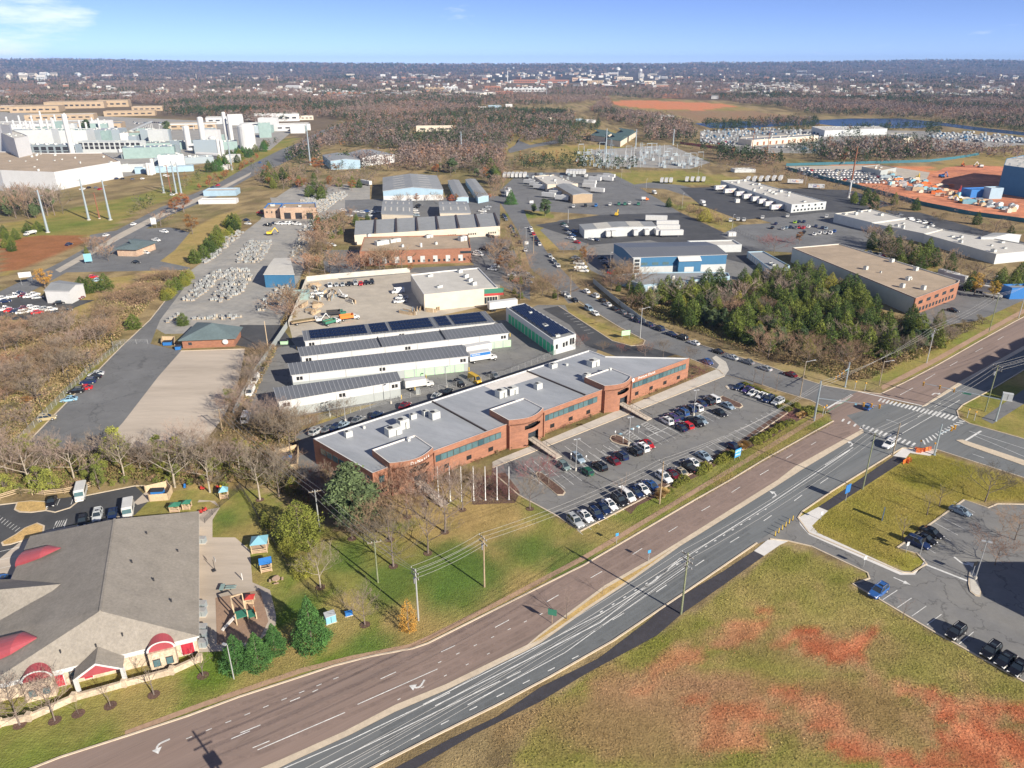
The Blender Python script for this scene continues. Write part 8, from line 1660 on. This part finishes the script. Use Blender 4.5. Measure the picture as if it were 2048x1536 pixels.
def cover(name,polys,n,hh,cols,seed,lab,sz=.4):
    rs = np.random.RandomState(seed); V = []; Cc = []
    for s in polys:
        P = [(p.x,p.y) for p in GP(s)]; xs_ = [p[0] for p in P]; ys_ = [p[1] for p in P]; x = rs.uniform(min(xs_),max(xs_),n*3); y = rs.uniform(min(ys_),max(ys_),n*3); m = inpoly(P,x,y); x,y = x[m][:n],y[m][:n]; k = len(x)
        hm = hh*np.clip(fbm(x,y,9,seed,3)*2.4-.5,.12,1.6); z = rs.rand(k)**.6*hm; t = fbm(x,y,14,seed+1,3)+(rs.rand(k)-.5)*.2;
        if cols: i = np.clip(((t-.3)/.4*len(cols)).astype(int),0,len(cols)-1); c = np.array(cols)[i]*(1+rs.normal(0,.2,(k,1)))
        else: c = col[np.clip(np.searchsorted(ys,y+rs.normal(0,.6,k)),0,ny-1),np.clip(np.searchsorted(xs,x+rs.normal(0,.6,k)),0,nx-1)]*(1.05+rs.normal(0,.22,(k,1)))

        tri = np.stack([x,y,z],-1)[:,None,:]+rs.normal(0,.5,(k,3,3))*sz; V.append(tri.reshape(-1,3)); Cc.append(np.repeat(np.clip(c,.01,1),3,axis=0))
    V = np.concatenate(V); V[:,2] = np.maximum(V[:,2],.01); o = link(bpy.data.objects.new(name,npmesh(name,V,np.arange(len(V)).reshape(-1,3),[M['farwood']],np.concatenate(Cc)))); tag(o,lab,None,None,'stuff')
BR = [(.25,.19,.095),(.29,.2,.11),(.18,.17,.06),(.33,.25,.14),(.22,.15,.1)]
cover('undergrowth',['-30,930 -30,660 60,650 180,650 240,640 250,665 190,735 120,790 60,850 20,900'],60000,2.2,BR,1,'tangled brown undergrowth left of the drill lot')
cover('undergrowth',['180,640 200,600 300,555 380,545 350,570 300,610 270,640'],14000,1.8,BR,2,'brown undergrowth above the drill lot',.5)
cover('undergrowth',['-40,995 -40,925 60,905 180,905 300,905 400,900 470,880 540,900 600,960 650,1050 600,1010 540,975 490,965 420,960 340,965 240,962 130,972 40,985'],60000,1.6,[(.2,.15,.07),(.17,.18,.05),(.24,.17,.09),(.15,.17,.04)],3,'yellow green and brown undergrowth of the woodland strip',.3)
cover('undergrowth',['1235,612 1290,598 1400,572 1560,555 1600,545 1700,590 1830,655 1890,655 1960,650 1880,700 1740,760 1690,765 1600,735 1540,722 1420,675 1330,645'],90000,1.7,[(.15,.13,.05),(.1,.11,.035),(.24,.18,.09),(.2,.14,.08)],4,'brown and olive undergrowth of the wood by the street',.45)
cover('undergrowth',['440,875 470,805 500,755 540,700 556,700 515,780 490,840 560,850 600,880 580,925 520,915 480,880','560,655 580,600 600,560 620,500 640,480 650,520 600,560 590,640'],12000,1.4,BR,5,'brown scrub along the yard fences',.4)
cover('undergrowth',['900,948 985,914 1100,870 1180,838 1385,757 1428,738 1388,748 1180,826 1000,893 900,930'],16000,.9,[(.14,.1,.06),(.17,.18,.04),(.12,.1,.06)],6,'low planting at the foot of the office front',.22)

cover('field_grass',['1080,1410 1200,1335 1330,1265 1446,1190 1528,1120 1560,1090 1735,1155 1700,1172 1757,1202 1861,1264 2048,1368 2060,1536 880,1536 950,1480'],75000,.2,None,7,'short rough grass on the clay field',.13)
cover('verge_grass',['300,1440 480,1383 598,1346 700,1319 741,1308 855,1283 981,1219 1098,1160 1168,1125 1388,995 1340,985 1165,1060 1117,1036 1036,992 985,965 800,1060 700,1075 620,1200 440,1330 380,1370'],80000,.14,None,8,'mown grass round the nursery and the office',.09)
cover('verge_grass',['1650,1032 1818,920 1870,910 2048,966 2060,1003 1985,1003 1928,998 1794,1094 1822,1138 1620,1062','1667,848 1527,925 1388,1007 1390,985 1480,905 1570,860 1640,830'],50000,.15,None,9,'grass of the right hand lawn and the road verge',.12)
# ---------------------------------------------------------------- far woods, houses, haze
def in_any(Ps,x,y):
    m = np.zeros(x.shape,bool)
    for P in Ps: m |= inpoly(P,x,y)
    return m
def wood_mesh(name,polys,dens,excl,hgt,seed,tufts=26,sz=1.5,lab=None,evt=.62,maxn=60000,hscale=1.0):
    rs = np.random.RandomState(seed); pts = []
    for s in polys:
        P = [(p.x,p.y) for p in GP(s)]; xs_ = [p[0] for p in P]; ys_ = [p[1] for p in P]; A = (max(xs_)-min(xs_))*(max(ys_)-min(ys_)); n = int(A/dens**2)
        x = rs.uniform(min(xs_),max(xs_),n); y = rs.uniform(min(ys_),max(ys_),n); m = inpoly(P,x,y); pts.append(np.stack([x[m],y[m]],-1))
    P = np.concatenate(pts); m = ~in_any([[(p.x,p.y) for p in GP(e)] for e in excl],P[:,0],P[:,1]); P = P[m]
    if len(P) > maxn: P = P[rs.choice(len(P),maxn,False)]
    n = len(P); h = rs.uniform(*hgt,n)*(1+.25*(fbm(P[:,0],P[:,1],120,seed)-.5)); zb = terrain(P[:,0],P[:,1]); w_ = h*rs.uniform(.28,.42,n)
    t1 = fbm(P[:,0],P[:,1],260,seed+3,3)+(rs.rand(n)-.5)*.25; t2 = rs.rand(n)
    base = np.array([(.2,.152,.13)]*n)+rs.normal(0,.02,(n,1)); base[t1 > .52] = (.25,.16,.12); base[t1 > .6] = (.17,.135,.125)
    ev = (fbm(P[:,0],P[:,1],180,seed+9,3)+(rs.rand(n)-.5)*.35) > evt; base[ev] = np.array((.045,.065,.03)); rust = t2 > .965; base[rust] = (.22,.1,.045)
    base *= (1+rs.normal(0,.16,(n,1)))
    k = tufts; d = rs.normal(0,1,(n,k,3)); d /= np.linalg.norm(d,axis=2)[...,None]; rad = rs.rand(n,k)**.45
    c = d*rad[...,None]*np.stack([w_,w_,h*.42],-1)[:,None,:]; c[...,2] += (h*.58)[:,None]
    c[...,:2] *= np.where(ev[:,None,None],np.clip(1.35-(c[...,2:3]/h[:,None,None]),.15,1),1)
    c += np.stack([P[:,0],P[:,1],zb],-1)[:,None,:]
    s_ = (sz*hscale*h/12)[:,None,None,None]
    tri = c[:,:,None,:]+rs.normal(0,.5,(n,k,3,3))*s_*np.where(ev,1.0,.85)[:,None,None,None]
    V = tri.reshape(-1,3); F = np.arange(len(V)).reshape(-1,3); Cc = np.repeat(np.clip(base,.01,1),k*3,axis=0)
    me_ = npmesh(name,V,F,[M['farwood']],Cc); o = link(bpy.data.objects.new(name,me_)); tag(o,lab,None,None,'stuff'); return n
EX = ['-400,330 -400,232 100,205 240,205 330,212 330,232 420,236 520,250 640,236 700,243 600,290 540,310 480,340 400,390 300,400 160,430 -100,460','640,300 700,295 800,300 800,325 640,330','740,375 740,345 900,345 905,365 980,380 990,440 740,430','1000,395 1010,345 1230,340 1300,370 1000,420','1110,340 1120,297 1160,290 1350,285 1440,300 1430,340 1520,352 1230,350','1040,300 1010,305 1030,280 1050,285 1060,290 1110,272 1110,300','1130,282 1150,236 1240,250 1290,262 1290,285 1240,292',
      '1220,222 1240,198 1440,202 1470,210 1560,215 1640,236 1400,262 1390,243 1330,238','1380,243 1480,240 1700,233 1870,240 2300,282 2300,460 1900,400 1640,350 1560,325 1430,305 1395,290','940,226 1080,220 1080,208 940,212','600,300 700,252 690,243 640,262','960,190 960,175 1160,172 1330,172 1330,150 1000,150 940,180','1660,328 1560,336 1640,356 1800,395 2300,470 2300,330','820,262 870,262 905,262 905,272 820,278']
wood_mesh('bare_wood',['430,250 520,236 640,236 700,222 900,222 1130,228 1200,262 1240,255 1240,300 1130,298 1010,300 1010,345 900,345 860,352 740,340 700,330 560,330 600,300 640,262','1180,225 1215,200 1230,225 1340,240 1400,262 1395,290 1360,300 1290,290 1240,262','1380,292 1440,302 1600,330 1560,338 1440,330 1350,305'],7.0,EX,(10,16),1,40,1.25,'bare winter wood filling the middle distance')
wood_mesh('bare_wood',['1240,198 1400,190 2300,196 2300,280 2048,262 1870,240 1700,233 1560,228 1440,200','1640,300 1700,290 1900,296 2048,310 2048,322 1900,318 1760,330 1640,330','1500,250 1620,244 1620,252 1500,256'],8,EX[:7]+EX[7:8]+['1700,262 1870,262 1900,285 1640,292 1640,262'],(9,15),2,30,1.5,'bare wood beyond the reservoir')
wood_mesh('bare_wood',['-400,232 -400,190 240,190 700,190 950,192 960,222 700,222 640,238 430,250 330,236 240,205 100,205'],10,EX[:1],(10,15),3,26,1.6,'bare wood behind the factories')
wood_mesh('tree_belt',['500,340 640,330 760,345 760,372 690,372 600,390 540,372','845,330 1010,322 1040,343 1010,365 985,385 950,352 880,345','1690,398 1900,442 2048,487 2300,540 2300,520 2048,478 1850,425 1720,386','1400,343 1500,350 1640,378 1700,400 1700,388 1600,352 1440,333','270,440 420,356 500,320 560,290 560,284 500,310 400,350 250,430','620,420 700,440 690,470 640,500 620,480'],8.5,[],(6,11),11,40,.9,'mixed brown belt of trees between the yards',.58)
wood_mesh('bare_wood',['690,196 960,194 1200,196 1215,202 1100,212 900,214 700,206','0,222 -100,200 300,200 330,212 240,206 100,206'],9,[],(9,14),14,24,1.7,'bare wood between the far buildings')
wood_mesh('evergreen_belt',['1530,242 1630,240 1640,262 1560,268','1440,250 1530,244 1540,256 1460,262','1350,292 1460,300 1540,318 1500,322 1400,308','1880,252 2000,262 2048,270 2048,262 1960,254 1880,246','1560,316 1700,322 1860,318 1900,306 1860,312 1700,316','1680,262 1880,252 1880,272 1780,280 1690,276','1560,296 1700,282 1860,284 1860,322 1700,328 1620,322','1030,325 1110,320 1240,333 1290,342 1100,345 1040,342','1020,250 1200,245 1200,262 1150,290 1090,290 1060,270','1400,250 1480,246 1490,262 1420,264'],9,['1720,268 1850,262 1850,280 1720,284'],(8,14),12,40,1.1,'dark evergreen belts round the far yards',.2)
NW = wood_mesh('distant_wood',['-800,232 -800,165 3000,165 3000,215 2300,215 1400,195 1200,195 1100,195 900,195 500,210 0,215'],17,EX[:1]+EX[11:12],(9,15),4,14,2.3,'distant woods thinning towards the hills',maxn=42000)
wood_mesh('distant_wood',['-1200,168 -1200,147 3400,147 3400,168'],36,EX[11:12],(10,17),5,9,4.5,'hazy woods on the farthest plain',maxn=42000)
wood_mesh('distant_wood',['-1600,148 -1600,137.5 3800,137.5 3800,148'],70,[],(12,20),6,8,9,'woods below the blue hills',maxn=40000)
# houses of the far suburbs
hp = []
for k,(wa,ro) in enumerate((('wall_white','roof_grey'),('wall_beige','shingle'),('wall_lgrey','roof_white'),('brick_tan','shingle'),('wall_white','shingle'))):
    b = MB(); b.box((0,0,0),(13,9,6),M[wa],0,0); wl_ = b; r_ = MB(); r_.add([(-6.9,-5,5.8),(6.9,-5,5.8),(6.9,5,5.8),(-6.9,5,5.8),(-6.9,0,9.3),(6.9,0,9.3)],[(0,1,5,4),(2,3,4,5)],M[ro]); b.add([(-6.5,-4.5,6),(-6.5,4.5,6),(-6.5,0,9.2),(6.5,-4.5,6),(6.5,4.5,6),(6.5,0,9.2)],[(1,0,2),(3,4,5)],M[wa])
    for x in (-4,-1.4,1.4,4): b.box((x,-4.52,0),(1.2,.06,1.5),M['dark'],0,1.2); b.box((x,-4.52,0),(1.2,.06,1.3),M['dark'],0,4)
    hp.append((b.mesh('wall'),r_.mesh('roof')))
def houses(u0,v0,u1,v1,n,seed,where,ks,sc=1.0):
    r = random.Random(seed)
    for i in range(n):
        u,v = r.uniform(u0,u1),r.uniform(v0,v1); p = G(u,v); z = float(terrain(np.array([p.x]),np.array([p.y]))[0]); o = bpy.data.objects.new('house',None); C.objects.link(o); k = r.choice(ks); o.location = (p.x,p.y,z); o.rotation_euler.z = r.uniform(-.9,.9); o.scale = (sc*r.uniform(.9,1.5),)*2+(sc*1.15,)
        tag(o,['white house with a grey roof','cream house with a brown grey roof','pale grey house with a light roof','brick house with a dark roof','white house with a dark shingle roof'][k]+' '+where,'house','houses '+where)
        for me_,nm in zip(hp[k],('wall','roof')): c = bpy.data.objects.new(nm,me_); C.objects.link(c); c.parent = o
houses(1460,168,1620,181,62,1,'in the far suburb right of the town',(0,2,4),1.0); houses(1620,175,2040,196,60,2,'scattered in the wood on the far right',(0,1,3,2),.95); houses(1400,138,1560,143,22,3,'on the far ridge behind the town',(0,2),1.6); houses(1700,137,1830,142,18,4,'high on the far right slope',(0,2),1.6); houses(0,186,330,200,34,5,'in the far left suburb',(0,1,2),.95); houses(330,180,680,192,30,6,'in the wood left of the far town',(1,2,4),.9); houses(0,152,160,164,12,7,'by the far left retail park',(2,2,1),3.0); houses(1000,145,1330,160,30,8,'in the far town',(1,3,2),1.6); houses(640,190,960,196,16,9,'around the far school',(0,1,3),1.1); houses(1830,196,2048,208,12,10,'at the right edge of the far wood',(0,3),.9)
def many(n,seed,boxes,lab):
    rs = np.random.RandomState(seed); V = []; F = []; Cc = []; q0 = 0
    for i in range(n):
        u0,v0,u1,v1 = boxes[rs.randint(len(boxes))]; p = G(rs.uniform(u0,u1),rs.uniform(v0,v1)); z = float(terrain(np.array([p.x]),np.array([p.y]))[0])+(2 if p.y < 3000 else 5); a = rs.uniform(-.9,.9); w_,d_,h_ = rs.uniform(9,22),rs.uniform(8,14),rs.uniform(5,8)
        if i % 9 == 0: w_ *= 3; d_ *= 1.6
        if p.y > 4500: w_ *= 1.8; h_ *= 1.5
        c_,s_ = math.cos(a),math.sin(a); B = [(-w_/2,-d_/2,0),(w_/2,-d_/2,0),(w_/2,d_/2,0),(-w_/2,d_/2,0),(-w_/2,-d_/2,h_),(w_/2,-d_/2,h_),(w_/2,d_/2,h_),(-w_/2,d_/2,h_),(-w_/2,0,h_+3),(w_/2,0,h_+3)]
        wc_ = [(.5,.5,.5),(.42,.38,.32),(.32,.28,.25),(.3,.17,.12),(.6,.58,.55)][rs.randint(5)]; rc = [(.2,.2,.2),(.3,.28,.26),(.14,.12,.12),(.55,.55,.55)][rs.randint(4)]
        for fc,cc in (((0,1,5,4),wc_),((1,2,6,5),wc_),((3,0,4,7),wc_),((5,6,9,9),wc_),((4,7,8,8),wc_),((4,5,9,8),rc),((6,7,8,9),rc)):
            V += [(p.x+B[k][0]*c_-B[k][1]*s_,p.y+B[k][0]*s_+B[k][1]*c_,z+B[k][2]) for k in fc]; F += [(q0,q0+1,q0+2),(q0,q0+2,q0+3)]; q0 += 4; Cc += [cc]*4
    o = link(bpy.data.objects.new('distant_houses',npmesh('distant_houses',np.array(V),np.array(F),[M['farwood']],np.array(Cc)))); tag(o,lab,None,None,'stuff')
many(520,3,[(1350,166,2048,196),(1400,176,2048,200),(1300,146,2048,166),(0,178,700,200),(0,150,700,180),(930,146,1360,180),(930,152,1340,176),(640,184,980,200),(700,150,950,185)],'countless houses of the far suburbs showing between the trees')
def parked(polys,lab,dx=4.5,dy=9,size=(5.2,2.1,2.2)):
    b = MB(); r = random.Random(8)
    for s in polys:
        P = [(p.x,p.y) for p in GP(s)]; x0,x1 = min(p[0] for p in P),max(p[0] for p in P); y0,y1 = min(p[1] for p in P),max(p[1] for p in P); y = y0
        while y < y1:
            x = x0
            while x < x1:
                if r.random() < .33 and inpoly(P,np.array([x]),np.array([y]))[0]:
                    m_ = M[r.choice(['white','wall_lgrey','wall_grey','wall_blue','dark','steel'])]; k = r.uniform(.7,1.5); rz = 1.4+r.uniform(-.1,.1); b.box((x,y,0),(size[0]*k,size[1],size[2]*r.uniform(.6,1.3)*.6),m_,rz,.35); b.box((x,y,0),(size[0]*k*.6,size[1]*.92,size[2]*.9),m_,rz,.4)
                x += dx*r.uniform(.8,1.5)
            y += dy
    b.build('parked_vehicles',kind='stuff',label=lab)
parked(['1400,262 1480,258 1600,258 1620,266 1500,272 1470,290 1400,286','1520,296 1640,290 1760,284 1850,282 1850,292 1700,302 1560,304','1850,262 1960,266 2048,276 2048,288 1900,282 1850,276','1580,268 1640,266 1640,280 1590,284','1040,360 1060,350 1230,352 1250,366 1200,362 1060,366'],'crowded vans, trucks and trailers in the far industrial yards')
hz_m = bpy.data.materials.new('haze'); hz_m.use_nodes = True; t = hz_m.node_tree; t.nodes.clear(); o_ = t.nodes.new('ShaderNodeOutputMaterial'); v_ = t.nodes.new('ShaderNodeVolumePrincipled')
v_.inputs['Color'].default_value = (.32,.53,1,1); v_.inputs['Density'].default_value = .00005; v_.inputs['Anisotropy'].default_value = 0.0
t.links.new(v_.outputs[0],o_.inputs['Volume'])
b = MB(); b.box((0,6000,0),(34000,20000,260),hz_m,0,-30); hz_o = b.build('haze'); tag(hz_o,'thin blue winter haze over the whole plain',None,None,'stuff')
print('CARS',NCAR,'TREES',NT_,'OBJ',len(bpy.data.objects),'far',NW)
